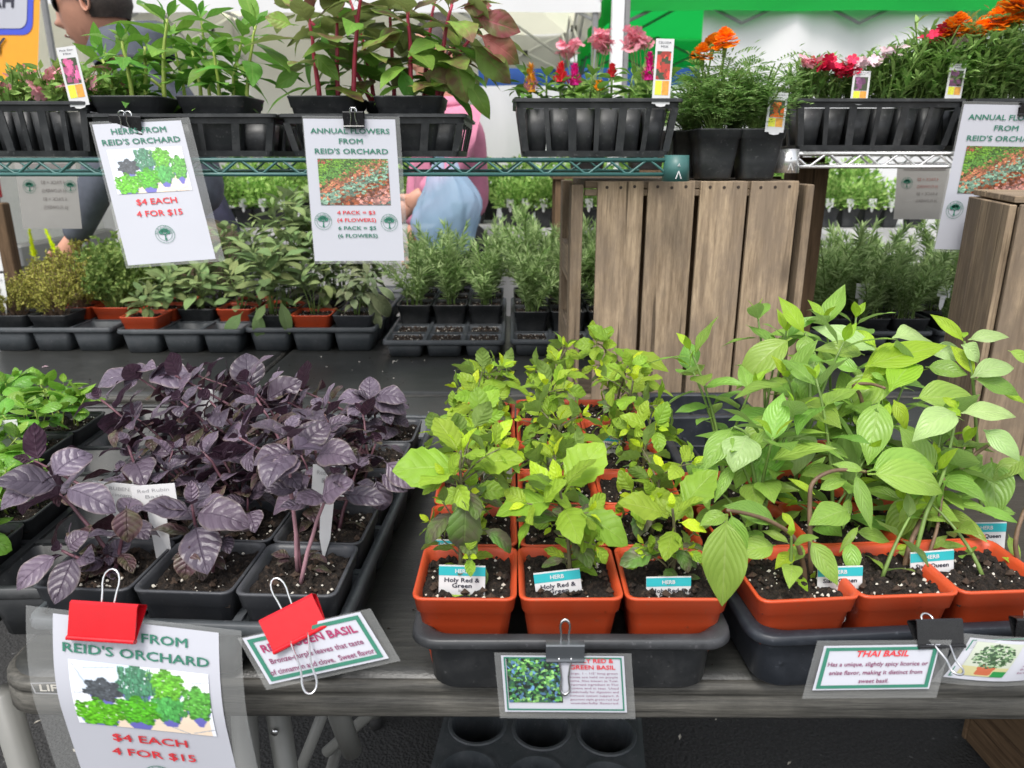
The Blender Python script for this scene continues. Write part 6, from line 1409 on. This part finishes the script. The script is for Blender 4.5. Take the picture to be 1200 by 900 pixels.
# T1 thyme / oregano
T1 = rear_tray('grey cell tray of golden thyme at far left behind', -22, 130, 384)
for j in range(4):
    for i in range(3):
        if j == 0 and i == 2: continue
        kind = 'thyme' if (i == 0 or (j < 2 and i == 1)) else 'oregano'; m = 'orange' if (i == 2 and j == 1) or (i == 1 and j == 1) else 'black'
        if j == 0 and i == 1: kind = 'thyme'
        P = rp(T1, i, j, '%s in %s pot, %s, %s column, far left rear tray' % ('golden thyme' if kind == 'thyme' else 'green oregano', m, NAMEROW[j], COLN[i]), kind, m, 'potted_thyme' if kind == 'thyme' else 'potted_oregano')
        foliage(P.th, kind, P.sz, 1.1+.2*j); foliage(P.th, kind, P.sz+.01, .95+.2*j)
def sage(P, n, size, sets='sage', droop=0., hgt=.09):
    size *= 1.4; hgt *= 1.2
    if P.loc.y > 1.87: hgt += .035
    for k in range(int(n*1.7)):
        a = rnd.uniform(0, 6.28); q = rnd.uniform(.01, .045); tip = Vector((q*math.cos(a), q*math.sin(a), P.sz+rnd.uniform(.55, 1.2)*hgt)); pts = P.stem((q*.2*math.cos(a), q*.2*math.sin(a), P.sz-.002), tip, 'stem_green', r=.0012, n=5)
        rosette(P.th, tip, None, size, (L[sets], L[sets]), rnd, nn=4, gap=.018, stem_pts=pts)
T2 = rear_tray('grey cell tray of young sage in orange pots left of centre behind', 134, 283, 386)
T3 = rear_tray('grey cell tray of tall sage under the centre hanging sign', 285, 440, 384)
for g_, nm, lst in ((T2, 'left sage tray', [(0, 0, 'orange', 3, .04, .05), (1, 1, 'black', 4, .05, .07), (2, 0, 'greypot', 0, 0, 0), (2, 1, 'orange', 3, .042, .06), (0, 1, 'orange', 4, .05, .07), (0, 2, 'orange', 4, .05, .08), (1, 2, 'black', 4, .05, .08), (2, 2, 'orange', 4, .05, .09), (1, 3, 'black', 4, .05, .10), (2, 3, 'black', 5, .055, .10), (0, 3, 'black', 4, .05, .09)]),
                    (T3, 'middle sage tray', [(0, 0, 'black', 6, .055, .11), (1, 0, 'orange', 4, .045, .07), (2, 0, 'greypot', 0, .040, .08), (0, 1, 'orange', 6, .060, .13), (1, 1, 'black', 6, .055, .12), (2, 1, 'black', 0, .045, .10), (0, 2, 'black', 6, .060, .15), (1, 2, 'black', 6, .060, .15), (2, 2, 'black', 5, .05, .12), (1, 3, 'black', 6, .06, .16), (0, 3, 'black', 6, .06, .16)])):
    for i, j, m, n, sz, hg in lst:
        if g_ is T2 and (i, j) == (2, 0): continue
        var = (g_ is T3 and i == 2)
        P = rp(g_, i, j, '%s sage in %s pot, %s, %s column, %s' % ('variegated' if var else 'grey green', {'orange': 'an orange', 'black': 'a black', 'greypot': 'a grey'}[m], NAMEROW[j], COLN[i], nm), 'sage', m, 'potted_sage')
        sage(P, n or 5, sz or .04, 'sage_pale' if var else 'sage', hgt=hg or .08)
        if (g_ is T3 and (i, j) == (0, 0)):
            for b, t in (((285, 365), (262, 392)), ((300, 360), (306, 402)), ((328, 350), (340, 392)), ((312, 355), (300, 375)), ((270, 350), (250, 355))): hand_leaf(P, b, t, P.loc.y-.04, P.loc.y-.07, L['sage'], 1., 0, .2)
        if var and j == 0:
            for b, t in (((425, 340), (470, 372)), ((430, 350), (448, 385)), ((440, 335), (468, 350))): hand_leaf(P, b, t, P.loc.y, P.loc.y-.02, L['sage_pale'], 1., 0, .3)
T4 = rear_tray('cell tray with empty soil filled front cells in the middle behind', 447, 592, 399, filled=[(i, j) for i in range(3) for j in (0, 1)], hh=.040)
T5 = rear_tray('cell tray of rosemary left of the wooden crate behind', 598, 742, 398, filled=[(0, 0), (1, 0), (2, 0)], hh=.040)
T6 = rear_tray('dark cell tray of rosemary right of the wooden crate', 952, 1096, 388, filled=[])
T7 = rear_tray('dark cell tray of rosemary beside the right crate', 1100, 1246, 388, filled=[])
for g_, nm, rows in ((T4, 'rosemary tray with bare front cells', (2, 3, 4)), (T5, 'rosemary tray beside the crate', (1, 2, 3, 4)), (T6, 'rosemary tray right of the crate', (0, 1, 2, 3)), (T7, 'rosemary tray next to the right crate', (0, 1, 2, 3))):
    for j in rows:
        for i in range(3):
            P = rp(g_, i, j, 'rosemary, %s, %s column, %s' % (NAMEROW[j], COLN[i], nm), 'rosemary', 'black', 'potted_rosemary'); foliage(P.th, 'rosemary', P.sz-.004, 1.05)
            if g_ in (T5, T6): foliage(P.th, 'rosemary', P.sz-.004, .9)
vtag('small white label low in the rosemary right of the crate', 1009, 350, T6[1]+.03, 14, 17, 'paper', .05, ('Rosemary',), .03)
vtag('small white label in the rosemary beside the right crate', 1105, 348, T7[1]+.03, 15, 14, 'paper', .15, ('Rosemary',), .03)
vtag('white label fallen against the front of the sage tray left of centre', 5, 352, 1.72, 8, 30, 'paper', -.05, ('Thyme',), .03)
th = thing('yellow_flower_spike', 'bright yellow flower spike under the shelf, left one', 'flower', PY(40, 300, 2.0), 0, 'yellow flower spikes'); plume(th, (0, 0, .0), .07, .012, ('yellowspike',), 'flower_spike'); mb = MB(); mb.tube([(0, 0, -.09), (0, 0, .01)], .002, 6); mb.build('stem', M['stem_green'], th)
th = thing('yellow_flower_spike', 'bright yellow flower spike under the shelf, right slanting one', 'flower', PY(66, 298, 2.0), 0, 'yellow flower spikes'); o = plume(th, (0, 0, .0), .075, .010, ('yellowspike',), 'flower_spike'); o.rotation_euler = (0, -.25, 0); mb = MB(); mb.tube([(0, 0, -.09), (0, 0, .01)], .002, 6); mb.build('stem', M['stem_green'], th)
# petals and leaf litter on the table
for lab, px, py, s_, m in (('white petal lying on the dark table behind at left', 53, 430, .008, 'palepetal'), ('dry leaf scrap lying on the table behind the green basil', 462, 424, .007, 'perlite'), ('pale petal scrap beside the tray seam', 272, 409, .006, 'palepetal')):
    th = thing('fallen_petal', lab, 'petal', PZ(px, py, ZT+.0012)); mb = MB(); r_ = rnd
    for k in range(3): a = k*2.1; fol_quad(mb, Vector((0, 0, .0005)), (math.cos(a), math.sin(a), .15), s_*.8, s_, (0, 0, 1))
    mb.build('petal', M[m], th)
# ------------------------------------------------------------ under the table
def hole_tray():
    c = PZ(632, 880, .10); th = thing('pot_carrier', 'black tray of round pot holes lying on the asphalt under the table', 'plant tray', (c.x, c.y, 0), R(-6)); s = .128; r = .053; H = .095; nx, ny = 3, 2; N = 24
    mb = MB()
    for i in range(nx):
        for j in range(ny):
            cx, cy = (i-1)*s, (j-.5)*s; sq = []; ci = []
            for k in range(N):
                a = 2*math.pi*k/N+math.pi/4; ca_, sa = math.cos(a), math.sin(a); m_ = max(abs(ca_), abs(sa)); sq.append((cx+ca_/m_*s/2, cy+sa/m_*s/2, H)); ci.append((cx+ca_*r, cy+sa*r, H+.003))
            lip = [(cx+(p_[0]-cx)*1.10, cy+(p_[1]-cy)*1.10, H+.003) for p_ in ci]; lip2 = [(cx+(p_[0]-cx)*1.13, cy+(p_[1]-cy)*1.13, H) for p_ in ci]
            lo = [(cx+(p_[0]-cx)*.82, cy+(p_[1]-cy)*.82, .006) for p_ in ci]
            mb.rings([sq, lip2, lip, ci, lo], capt=True)
    w, d = nx*s, ny*s; mb.rings([rrect(w, d, .004, H, 1), rrect(w+.014, d+.014, .008, H-.001, 1), rrect(w+.016, d+.016, .008, H-.012, 1)])
    mb.rings([rrect(w*.97, d*.97, .01, 0, 1), rrect(w, d, .004, H-.0005, 1)], capb=False); mb.build('tray_body', M['slate'], th)
hole_tray()
c = PZ(1190, 868, .28); th = thing('wooden_crate', 'brown wooden box on the asphalt under the right end of the table', 'crate', (c.x+.36, c.y+.17, 0), R(4))
for k in range(3): o = plank(th, (0, -.15, .05+.095*k), (.011, .085, .42), 'wooddark'); o.rotation_euler = (0, math.pi/2, 0); o.rotation_euler = (math.pi/2, 0, math.pi/2); 
for k in range(3): o = plank(th, (0, .15, .05+.095*k), (.011, .085, .42), 'wooddark'); o.rotation_euler = (math.pi/2, 0, math.pi/2)
for sx in (-1, 1):
    for k in range(3): o = plank(th, (sx*.202, 0, .05+.095*k), (.011, .085, .286), 'wooddark'); o.rotation_euler = (math.pi/2, 0, 0)
    for sy in (-1, 1): plank(th, (sx*.185, sy*.132, .145), (.022, .022, .285), 'wooddark')
mb = MB(); mb.box((0, 0, .008), (.38, .27, .012)); mb.build('bottom_board', M['wooddark'], th)
# small twigs and litter on the ground
mb = MB()
for k in range(60):
    a = rnd.uniform(0, 6.28); p = Vector((rnd.uniform(-1.3, 1.3), rnd.uniform(1.2, 1.9), .004)); fol_quad(mb, p, (math.cos(a), math.sin(a), .1), rnd.uniform(.003, .006), rnd.uniform(.008, .02), (0, 0, 1))
o = mb.build('leaf_litter', M['perlite']); tag(o, 'scattered pale leaf scraps on the dark asphalt under the table', 'litter', kind='stuff')
# ------------------------------------------------------------ display table far behind with seedlings
YB = 3.0
def cloth_table(label, x0, x1, y0, y1, z):
    th = thing('display_table', label, 'display table', ((x0+x1)/2, (y0+y1)/2, 0)); w, d = x1-x0, y1-y0
    mb = MB(); mb.box((0, 0, z-.015), (w, d, .03)); mb.build('tabletop', M['cloth'], th)
    mb = MB(); n = int(w/.06); 
    for sy in (-1, 1):
        vs = []
        for k in range(n+1):
            x = -w/2+w*k/n; yy = sy*(d/2+.012+.012*math.sin(k*1.3)+.006*math.sin(k*2.9)); vs += [(x, sy*(d/2+.001), z+.001), (x, yy, z-.05), (x, yy+sy*.012, .05)]
        mb.add(vs, [(3*k+a_, 3*k+a_+1, 3*k+a_+4, 3*k+a_+3) for k in range(n) for a_ in (0, 1)])
    mb.build('tablecloth_skirt', M['cloth'], th)
    for sx in (-1, 1):
        for sy in (-1, 1): mb = MB(); mb.tube([(sx*(w/2-.1), sy*(d/2-.08), 0), (sx*(w/2-.1), sy*(d/2-.08), z-.03)], .015, 10); mb.build('leg', M['legmetal'], th)
    return th
cloth_table('white covered display table of seedlings far behind, seen under the shelf', -1.6, 2.5, YB+.05, YB+.80, .905)
k = 0
bpx = [(262, 'left of the centre sign, first'), (285, 'left of the centre sign, second'), (308, 'left of the centre sign, third'), (330, 'left of the centre sign, fourth'), (598, 'right of the pink shirt, low'), (616, 'first of three tags right of the pink shirt'), (637, 'second of three tags right of the pink shirt'), (656, 'third of three tags right of the pink shirt'), (690, 'through the crate gap'), (972, 'first right of the brown board'), (996, 'second right of the brown board'), (1022, 'third right of the brown board'), (1045, 'beside the grey sign back'), (1075, 'behind the grey sign back')]
for px, w_ in bpx:
    x = PY(px, 235, YB+.12).x; P = Pot('potted_seedling', 'seedling pot on the far table, %s' % w_, 'potted plant', (x, YB+.13, .907), M['black'], .075, .075, 0, 'seedling pots on the far table'); foliage(P.th, 'bushy', P.sz, .78)
    g_ = tagstick('plant_label', 'tiny %s label on far seedling, %s' % ('pink' if px > 980 and px < 1060 else 'white', w_), PY(px, 243, YB+.085), .030, .034, 'plain', stake=.02)
for r_ in range(2):
    for q in range(17):
        x = -1.15+q*.165; P = Pot('potted_seedling', 'seedling pot, %s of the far table, %s from its left end' % (['middle row', 'back row'][r_], ['first', 'second', 'third', 'fourth', 'fifth', 'sixth', 'seventh', 'eighth', 'ninth', 'tenth', 'eleventh', 'twelfth', 'thirteenth', 'fourteenth', 'fifteenth', 'sixteenth', 'seventeenth'][q]), 'potted plant', (x+.05*r_, YB+.32+.22*r_, .907), M['black'], .10, .09, 0, 'seedling pots on the far table'); foliage(P.th, 'bushy', P.sz, 1.15)
# pink geraniums and green spray seen beside the tent pole
for k, (px, Y, pts_) in enumerate(((690, 2.7, [(655, 57), (663, 58), (672, 53), (696, 42), (704, 42), (712, 46), (708, 50), (700, 50)]), (760, 2.75, [(740, 40), (745, 45), (750, 48), (738, 50), (756, 50), (742, 54)]))):
    th = thing('potted_geranium', ('tall pink geranium left of the white tent pole', 'tall pink geranium right of the white tent pole')[k], 'potted flower', (PY(px, 100, Y).x, Y, 1.14), 0, 'geraniums by the pole'); o = link('pot', pot_mesh(.15, .13, M['black']), th); foliage(th, 'bushy', .11, 1.1); foliage(th, 'bushy', .14, .9)
    for fx, fy in pts_:
        c_ = PY(fx, fy, Y)-th.location; mb = MB(); mb.tube([(c_.x*.3, 0, .15), (c_.x, c_.y, c_.z-.01)], .002, 5); mb.build('flower_stalk', M['stem_green'], th); flowers(th, [(c_.x+rnd.gauss(0, .012), c_.y+rnd.gauss(0, .01), c_.z+rnd.gauss(0, .012)) for _ in range(9)], 'pinkpetal', .016, 'blossom')
th = thing('plant_stand', 'plain wooden plant stand carrying the pink geraniums', 'stand', (PY(725, 100, 2.72).x, 2.73, 0)); mb = MB(); mb.box((0, 0, 1.125), (.45, .24, .028)); mb.build('top_board', M['wooddark'], th)
for sx in (-1, 1):
    for sy in (-1, 1): mb = MB(); mb.box((sx*.2, sy*.09, .555), (.03, .03, 1.11)); mb.build('leg', M['wooddark'], th)
# ------------------------------------------------------------ people
def person(label, x, y, rz, top, low, lean=0., scale=1., **hk):
    th = thing('person', label, 'person', (x, y, 0), rz); s = scale; Lx = lean      # faces local -x
    # trousers: pelvis + legs as one surface
    N = [((.02, 0, .95*s), (.12, .16)), ((.02, .09, .86*s), .105), ((.0, .10, .50*s), .068), ((.01, .10, .10*s), .05), ((.02, -.09, .86*s), .105), ((.0, -.10, .50*s), .068), ((.01, -.10, .10*s), .05), ((.015, 0, 1.04*s), (.115, .15))]
    skinned('trousers', th, N, [(0, 1), (1, 2), (2, 3), (0, 4), (4, 5), (5, 6), (0, 7)], M[low])
    for sy in (-1, 1):
        mb = MB(); mb.rings([rrect(.27, .095, .04, 0, 4, -.055, sy*.10), rrect(.28, .10, .045, .03, 4, -.055, sy*.10), rrect(.20, .08, .035, .07, 4, -.02, sy*.10), rrect(.09, .07, .03, .11, 4, .012, sy*.10)], capb=True, capt=True); mb.build('shoe', M['rubber'], th, True)
    sh_z = 1.42*s; l1, l2 = Lx*.5, Lx
    arms = hk.pop('arms', None) or [((-.02+l1, .27, 1.16*s), (-.14+l1, .25, .98*s)), ((-.02+l1, -.27, 1.16*s), (-.14+l1, -.25, .98*s))]
    N = [((.01, 0, 1.00*s), (.115, .155)), ((.005+l1*.4, 0, 1.18*s), (.115, .15)), ((l1, 0, 1.34*s), (.125, .18)), ((l1, 0, 1.44*s), (.075, .11)), ((l2*.8, 0, 1.50*s), .058)]
    E = [(0, 1), (1, 2), (2, 3), (3, 4)]
    for q, sy in enumerate((1, -1)):
        b = len(N); el_, wr = arms[q]; N += [((l1, sy*.17, 1.39*s), .068), (el_, .052), (wr, .038)]; E += [(2, b), (b, b+1), (b+1, b+2)]
    skinned('top', th, N, E, M[top], root=0)
    skinned('neck', th, [((l2*.8, 0, 1.45*s), .052), ((l2*1.0-.005, 0, 1.56*s), .050), ((l2*1.05-.01, 0, 1.60*s), .05)], [(0, 1), (1, 2)], M['skin'], 1)
    for q, sy in enumerate((1, -1)):
        wr = Vector(arms[q][1]); el_ = Vector(arms[q][0]); d = (wr-el_).normalized(); side = Vector((0, -sy, 0)); side = (side-d*side.dot(d)).normalized(); nn_ = d.cross(side)
        N = [(wr-d*.02, (.026, .030)), (wr+d*.04, (.018, .030)), (wr+d*.085, (.014, .034))]; E = [(0, 1), (1, 2)]
        for k in range(4):
            o_ = nn_*(-.027+.018*k); Ln = (.060, .072, .068, .052)[k]; b = len(N); N += [(wr+d*.095+o_, .0088), (wr+d*(.095+Ln*.5)+o_*1.05+side*.008, .0080), (wr+d*(.095+Ln)+o_+side*.026, .0066)]; E += [(2, b), (b, b+1), (b+1, b+2)]
        b = len(N); N += [(wr+d*.05-nn_*.035+side*.005, .0105), (wr+d*.085-nn_*.050+side*.018, .0085)]; E += [(1, b), (b, b+1)]
        skinned('hand', th, N, E, M['skin'], 1)
    head_mesh(th, Vector((l2*1.08-.02, 0, 1.64*s)), hk.pop('yaw', 0), hk.pop('pitch', 0), **hk)
    return th, l1
# man in sunglasses, profile to the left; chin falls at z ~1.5
hc = PY(92, 10, 2.34)
person('man in dark sunglasses and slate jacket looking left behind the shelf', hc.x+.235, 2.34, 0, 'jacket', 'khaki', lean=-.16, scale=.975, glasses=True, yaw=0, pitch=R(-5))
th = bpy.data.objects['person']
mb = MB(); rs = []
for k, (z, r1, r2, ox) in enumerate(((1.47, .105, .13, 0), (1.52, .115, .12, -.01), (1.555, .10, .10, -.01), (1.53, .085, .085, -.01), (1.48, .075, .08, 0))): rs.append([(-.09+ox+r1*math.cos(a), r2*math.sin(a), z*.985+.02*math.cos(a)) for a in [2*math.pi*q/20 for q in range(20)]])
mb.rings(rs); mb.build('hood_collar', M['jacket'], th, True)
# shopper in pink with bag
px_ = PY(526, 200, 2.75)
tp_, _ = person('shopper in pink shirt and black trousers holding a pale blue plastic bag', px_.x, 2.78, R(20), 'pinkcloth', 'blackcloth', scale=.93, long_hair=True, arms=[((-.06, .21, 1.12), (-.10, .18, .92)), ((-.05, -.21, 1.14), (-.15, -.18, 1.06))])
def bag():
    c = PY(523, 248, 2.52); th = thing('plastic_bag', 'thin pale blue plastic bag with dark pots inside held by the pink shopper', 'bag', c); r_ = random.Random(3); rs = []; np.random.seed(4); ph = [(r_.uniform(3, 13), r_.uniform(0, 6), r_.uniform(-25, 25)) for _ in range(9)]
    for q in range(22):
        t = q/21; z = -.13+.26*t; w = .128*(math.sin(math.pi*min(1, t*.80+.10)))**.55*(1-.35*t*t); d = w*.55; ring = []
        for k in range(64):
            a = 2*math.pi*k/64; f = 0
            for i_, (fr, p0, zz) in enumerate(ph): f += (1-abs(math.sin(a*round(fr)*.5+p0+zz*z)))**3*.045
            f = 1-.10+f*(.6+.9*t); ring.append((w*math.cos(a)*f+.01*math.sin(z*30), d*math.sin(a)*f, z+.008*math.sin(a*3+1)))
        rs.append(ring)
    mb = MB(); mb.rings(rs, capb=True); mb.build('bag_body', M['bag'], th, True)
    for sx in (-1, 1): mb = MB(); mb.rings([rrect(.05, .006, .002, .12, 1, sx*.028, 0), rrect(.022, .005, .002, .20, 1, sx*.014, .02), rrect(.012, .004, .001, .27, 1, sx*.004, .03)]); mb.build('bag_handle', M['bag'], th)
    return c
cb = bag()
for k, (dx, dz, lab) in enumerate(((.045, .0, 'dark packet inside the plastic bag, upper'), (.035, -.05, 'dark packet inside the plastic bag, lower'))):
    th = thing('pot_in_bag', lab, 'pot', cb+Vector((dx, 0, dz-.02))); link('pot', pot_mesh(.06, .05, M['greypot']), th)
# navy cloth bag standing on the far table
c = PZ(250, 262, .907); th = thing('cloth_bag', 'dark navy cloth bag standing on the far table right of the left hanging sign', 'bag', (PY(248, 230, 2.9).x, 2.93, .60)); mb = MB()
mb.rings([rrect(.22, .10, .03, 0, 4), rrect(.25, .13, .04, .02, 4), rrect(.22, .12, .04, .30, 4, -.03), rrect(.14, .06, .02, .50, 4, -.06), rrect(.08, .03, .01, .56, 4, -.07)], capb=True, capt=True); mb.build('bag_body', M['navycloth'], th, True)
mb = MB(); mb.tube(bez((-.12, 0, .54), (-.07, 0, .74), (-.02, 0, .54), 10), .006, 8); mb.build('bag_handle', M['navycloth'], th, True)
mb = MB(); mb.box((0, 0, -.30), (.3, .2, .6), bev=.006); o = mb.build('stool_box', M['wooddark'], None, loc=th.location); tag(o, 'brown box stool under the navy cloth bag', 'stool')
# ------------------------------------------------------------ canopies, pole and walls behind
def canopy(label, x0, x1, y0, y1, ze, zp, mat, val, vmat, nm='canopy_tent'):
    th = thing(nm, label, 'canopy', ((x0+x1)/2, (y0+y1)/2, 0)); w, d = (x1-x0)/2, (y1-y0)/2
    for a_, b_ in (((-w, -d), (w, -d)), ((w, -d), (w, d)), ((w, d), (-w, d)), ((-w, d), (-w, -d))):
        n = 10; vs = [(a_[0]+(b_[0]-a_[0])*k/n, a_[1]+(b_[1]-a_[1])*k/n, ze-.03*math.sin(math.pi*k/n)) for k in range(n+1)]+[(0, 0, zp)]
        mb = MB(); mb.add(vs, [(k, k+1, n+1) for k in range(n)]); mb.build('roof_panel', mat, th, True)
        mb = MB(); dx, dy = (b_[0]-a_[0]), (b_[1]-a_[1]); vs = []; n = 24
        for k in range(n+1): t = k/n; o_ = .012*math.sin(t*22); vs += [(a_[0]+dx*t+(o_ if dy else 0), a_[1]+dy*t+(o_ if dx else 0), ze+.002-.03*math.sin(math.pi*t)*0), (a_[0]+dx*t+(o_*1.5 if dy else 0), a_[1]+dy*t+(o_*1.5 if dx else 0), ze-val)]
        mb.add(vs, [(2*k, 2*k+1, 2*k+3, 2*k+2) for k in range(n)]); mb.build('valance', vmat, th, True)
    for sx in (-1, 1):
        for sy in (-1, 1): mb = MB(); mb.box((sx*(w-.03), sy*(d-.03), ze/2), (.035, .035, ze), bev=.004); mb.build('leg', M['polegrey'], th)
    def truss(p, q, n):
        p, q = Vector(p), Vector(q); dz = .33
        for k in range(n):
            a0, a1 = p.lerp(q, k/n), p.lerp(q, (k+1)/n)
            for za, zb in ((0, -dz), (-dz, 0)):
                mb = MB(); mb.tube([a0+Vector((0, 0, za)), a1+Vector((0, 0, zb))], .011, 6); mb.build('truss_bar', M['polegrey'] if vmat is not M['tentwhite'] else M['tentpole'], th)
            c_ = (a0+a1)/2+Vector((0, 0, -dz/2)); mb = MB(); mb.box(c_, (.045, .03, .045)); mb.build('truss_joint', M['hub'], th)
    z_ = ze-.02
    truss((-w+.05, -d+.05, z_), (w-.05, -d+.05, z_), 4); truss((-w+.05, d-.05, z_), (w-.05, d-.05, z_), 4); truss((-w+.05, -d+.05, z_), (-w+.05, d-.05, z_), 3); truss((w-.05, -d+.05, z_), (w-.05, d-.05, z_), 3)
    for sx in (-1, 1):
        for sy in (-1, 1): mb = MB(); mb.tube([(sx*w, sy*d, ze-.25), (0, 0, zp-.35)], .012, 6); mb.build('rafter', M['polegrey'] if vmat is not M['tentwhite'] else M['tentpole'], th)
    return th
Yg = 5.0; xg0 = PY(734, 10, Yg).x-.05
canopy('green canopy tent with grey trusses behind the right', xg0, xg0+3.0, Yg, Yg+3.0, 2.33, 3.1, M['canopygreen'], .29, M['canopygreen'])
canopy('cream canopy tent with white trusses behind the centre', xg0-3.12, xg0-.10, Yg+.05, Yg+3.05, 2.36, 3.2, M['canopycream'], .32, M['tentwhite'])
canopy('white canopy tent far left behind the man', xg0-6.6, xg0-3.3, Yg+.4, Yg+3.4, 2.45, 3.2, M['canopycream'], .30, M['tentwhite'])
def wall(label, x0, x1, y, z0, z1, mat, name, cat, wav=.045, ang=0.):
    th = thing(name, label, cat, ((x0+x1)/2, y, 0), ang); n = int((x1-x0)/.12)+2; vs = []; w = (x1-x0)
    for k in range(n+1): x = -w/2+w*k/n; yy = wav*math.sin(k*.9)+wav*.5*math.sin(k*2.3); vs += [(x, yy, z0), (x, yy*.7, z1)]
    mb = MB(); mb.add(vs, [(2*k, 2*k+2, 2*k+3, 2*k+1) for k in range(n)]); mb.build('fabric', M[mat], th, True)
    mb = MB(); mb.tube([(-w/2, 0, z1), (w/2, 0, z1)], .014, 8); mb.build('top_rail', M['polegrey'], th); return th
xa = PY(832, 40, 4.9).x
wall('white side wall hanging in the green canopy at right', xa, xa+2.5, 5.10, .05, 2.24, 'tentwhite', 'tent_wall', 'tent wall')
wall('white side wall behind the man and the celosia', -6.0, PY(560, 40, 7.2).x, 7.2, .05, 2.9, 'tentwhite', 'tent_wall', 'tent wall')
wall('blue tarpaulin strip low behind the cream tent', PY(540, 80, 8.3).x, PY(840, 80, 8.3).x, 8.35, PY(600, 100, 8.3).z, PY(600, 73, 8.3).z, 'bluetarp', 'blue_tarp', 'tarpaulin')
wall('cream back wall of the centre tent', PY(540, 40, 9.2).x, PY(760, 40, 9.2).x, 9.2, .05, 2.9, 'tentwhite', 'tent_wall', 'tent wall')
th = thing('tent_pole', 'white tent pole with a grey side behind the small celosia', 'pole', (PY(726, 40, 3.3).x, 3.3, 0)); mb = MB(); mb.box((-.010, 0, 1.6), (.048, .05, 3.2), bev=.004); mb.build('white_sleeve', M['tentpole'], th); mb = MB(); mb.box((.0265, 0, 1.6), (.020, .046, 3.2), bev=.003); mb.build('grey_post', M['polegrey'], th)
# van and banner at far left
def van():
    x = PY(10, 240, 6.0).x; th = thing('parked_van', 'white parked van seen under the shelf at the far left', 'van', (x-2.1, 6.6, 0)); mb = MB()
    prof = [(-2.2, .35), (-2.25, .8), (-2.1, 1.05), (-1.5, 1.15), (-1.1, 1.75), (-.9, 1.85), (2.0, 1.88), (2.15, 1.75), (2.2, .9), (2.2, .35)]
    mb.rings([[(a_, -.85, b_) for a_, b_ in prof], [(a_, -.9, b_*.995) for a_, b_ in prof], [(a_, .9, b_*.995) for a_, b_ in prof], [(a_, .85, b_) for a_, b_ in prof]]); mb.add([(a_, -.901, b_) for a_, b_ in prof], [tuple(range(10))]); mb.add([(a_, .901, b_) for a_, b_ in prof], [tuple(range(9, -1, -1))]); mb.build('body', M['vanwhite'], th)
    for sy in (-1, 1):
        for xx in (-1.5, 1.4):
            mb = MB(); mb.tube([(xx, sy*.80, .33), (xx, sy*.93, .33)], .33, 20); mb.build('tyre', M['rubber'], th, True); mb = MB(); mb.tube([(xx, sy*.91, .33), (xx, sy*.945, .33)], .19, 16); mb.build('rim', M['steel'], th, True)
        for a_, b_ in ((-.8, .2), (.35, 1.1), (1.25, 1.95)): mb = MB(); mb.box(((a_+b_)/2, sy*.903, 1.48), (b_-a_, .01, .42), bev=.004); mb.build('window', M['glassdark'], th)
        mb = MB(); mb.box((2.16, sy*.86, 1.0), (.10, .10, .22), bev=.01); mb.build('tail_light', M['redlamp'], th)
    mb = MB(); mb.box((2.24, 0, .45), (.10, 1.7, .18), bev=.02); mb.build('bumper', M['polegrey'], th)
van()
th = thing('post', 'dark post under the shelf at the very left edge', 'post', (PY(2, 250, 2.5).x, 2.5, 0)); mb = MB(); mb.box((0, 0, .52), (.04, .04, 1.04), bev=.004); mb.build('post_body', M['wooddark'], th)
Yb = 2.9; A = PY(-60, -40, Yb); B = PY(46, -40, Yb); C = PY(-60, 96, Yb); th = thing('banner', 'yellow banner with blue framed white panel at the upper left corner', 'banner', A); a, b, c = loc3(th, A, B, C); sh = Sheet(a, b-a, c-a)
mb = MB(); sh.quad(mb, 0, 0, 1.02, 1, 0); mb.build('yellow_sheet', M['yellow'], th)
def rr(u0, v0, u1, v1, r, off, m, nm):
    q = [sh.p((u0+u1)/2+x_, (v0+v1)/2+y_, off) for x_, y_, _ in rrect(u1-u0, v1-v0, r, 0, 4)]; mb = MB(); mb.add(q, [tuple(range(len(q)))]); mb.build(nm, M[m], th)
rr(-.2, -.2, .95, .585, .10, .002, 'bluepaint', 'blue_frame'); rr(-.2, -.2, .885, .53, .08, .004, 'paper', 'white_panel')
for s_, u, v, h_ in (('AH', .60, .30, .12), ('Y', .58, .69, .14)): sh.text(th, s_, u, v, h_, M['ink'], off=.006, bold=.01)
mb = MB(); mb.tube([a+Vector((.0, .01, 0)), a+Vector((0, .01, -A.z))], .012, 8); mb.tube([b+Vector((-.01, .01, 0)), b+Vector((-.01, .01, -A.z))], .012, 8); mb.build('banner_post', M['polegrey'], th)

# soil crumbs spilled on the near table and tray rims
mb = MB(); r_ = random.Random(11)
for k in range(420):
    zone = r_.random(); x, y = (r_.uniform(-.42, .75), r_.uniform(.56, .70)) if zone < .45 else (r_.uniform(-.9, .3), r_.uniform(1.15, 1.66)); q = r_.choice([.0006, .0010, .0016, .0024]); z = ZT+.0006
    mb.add([(x+q*r_.uniform(.5, 1.4)*math.cos(a), y+q*r_.uniform(.5, 1.4)*math.sin(a), z) for a in (0, 1.57, 3.14, 4.71)]+[(x, y, z+q*.9)], [(0, 1, 4), (1, 2, 4), (2, 3, 4), (3, 0, 4)], 0 if r_.random() < .75 else 1)
o = mb.build('spilled_soil', [M['soil'], M['perlite']]); tag(o, 'crumbs of potting soil and white specks spilled on the dark tables', 'soil crumbs', kind='stuff')
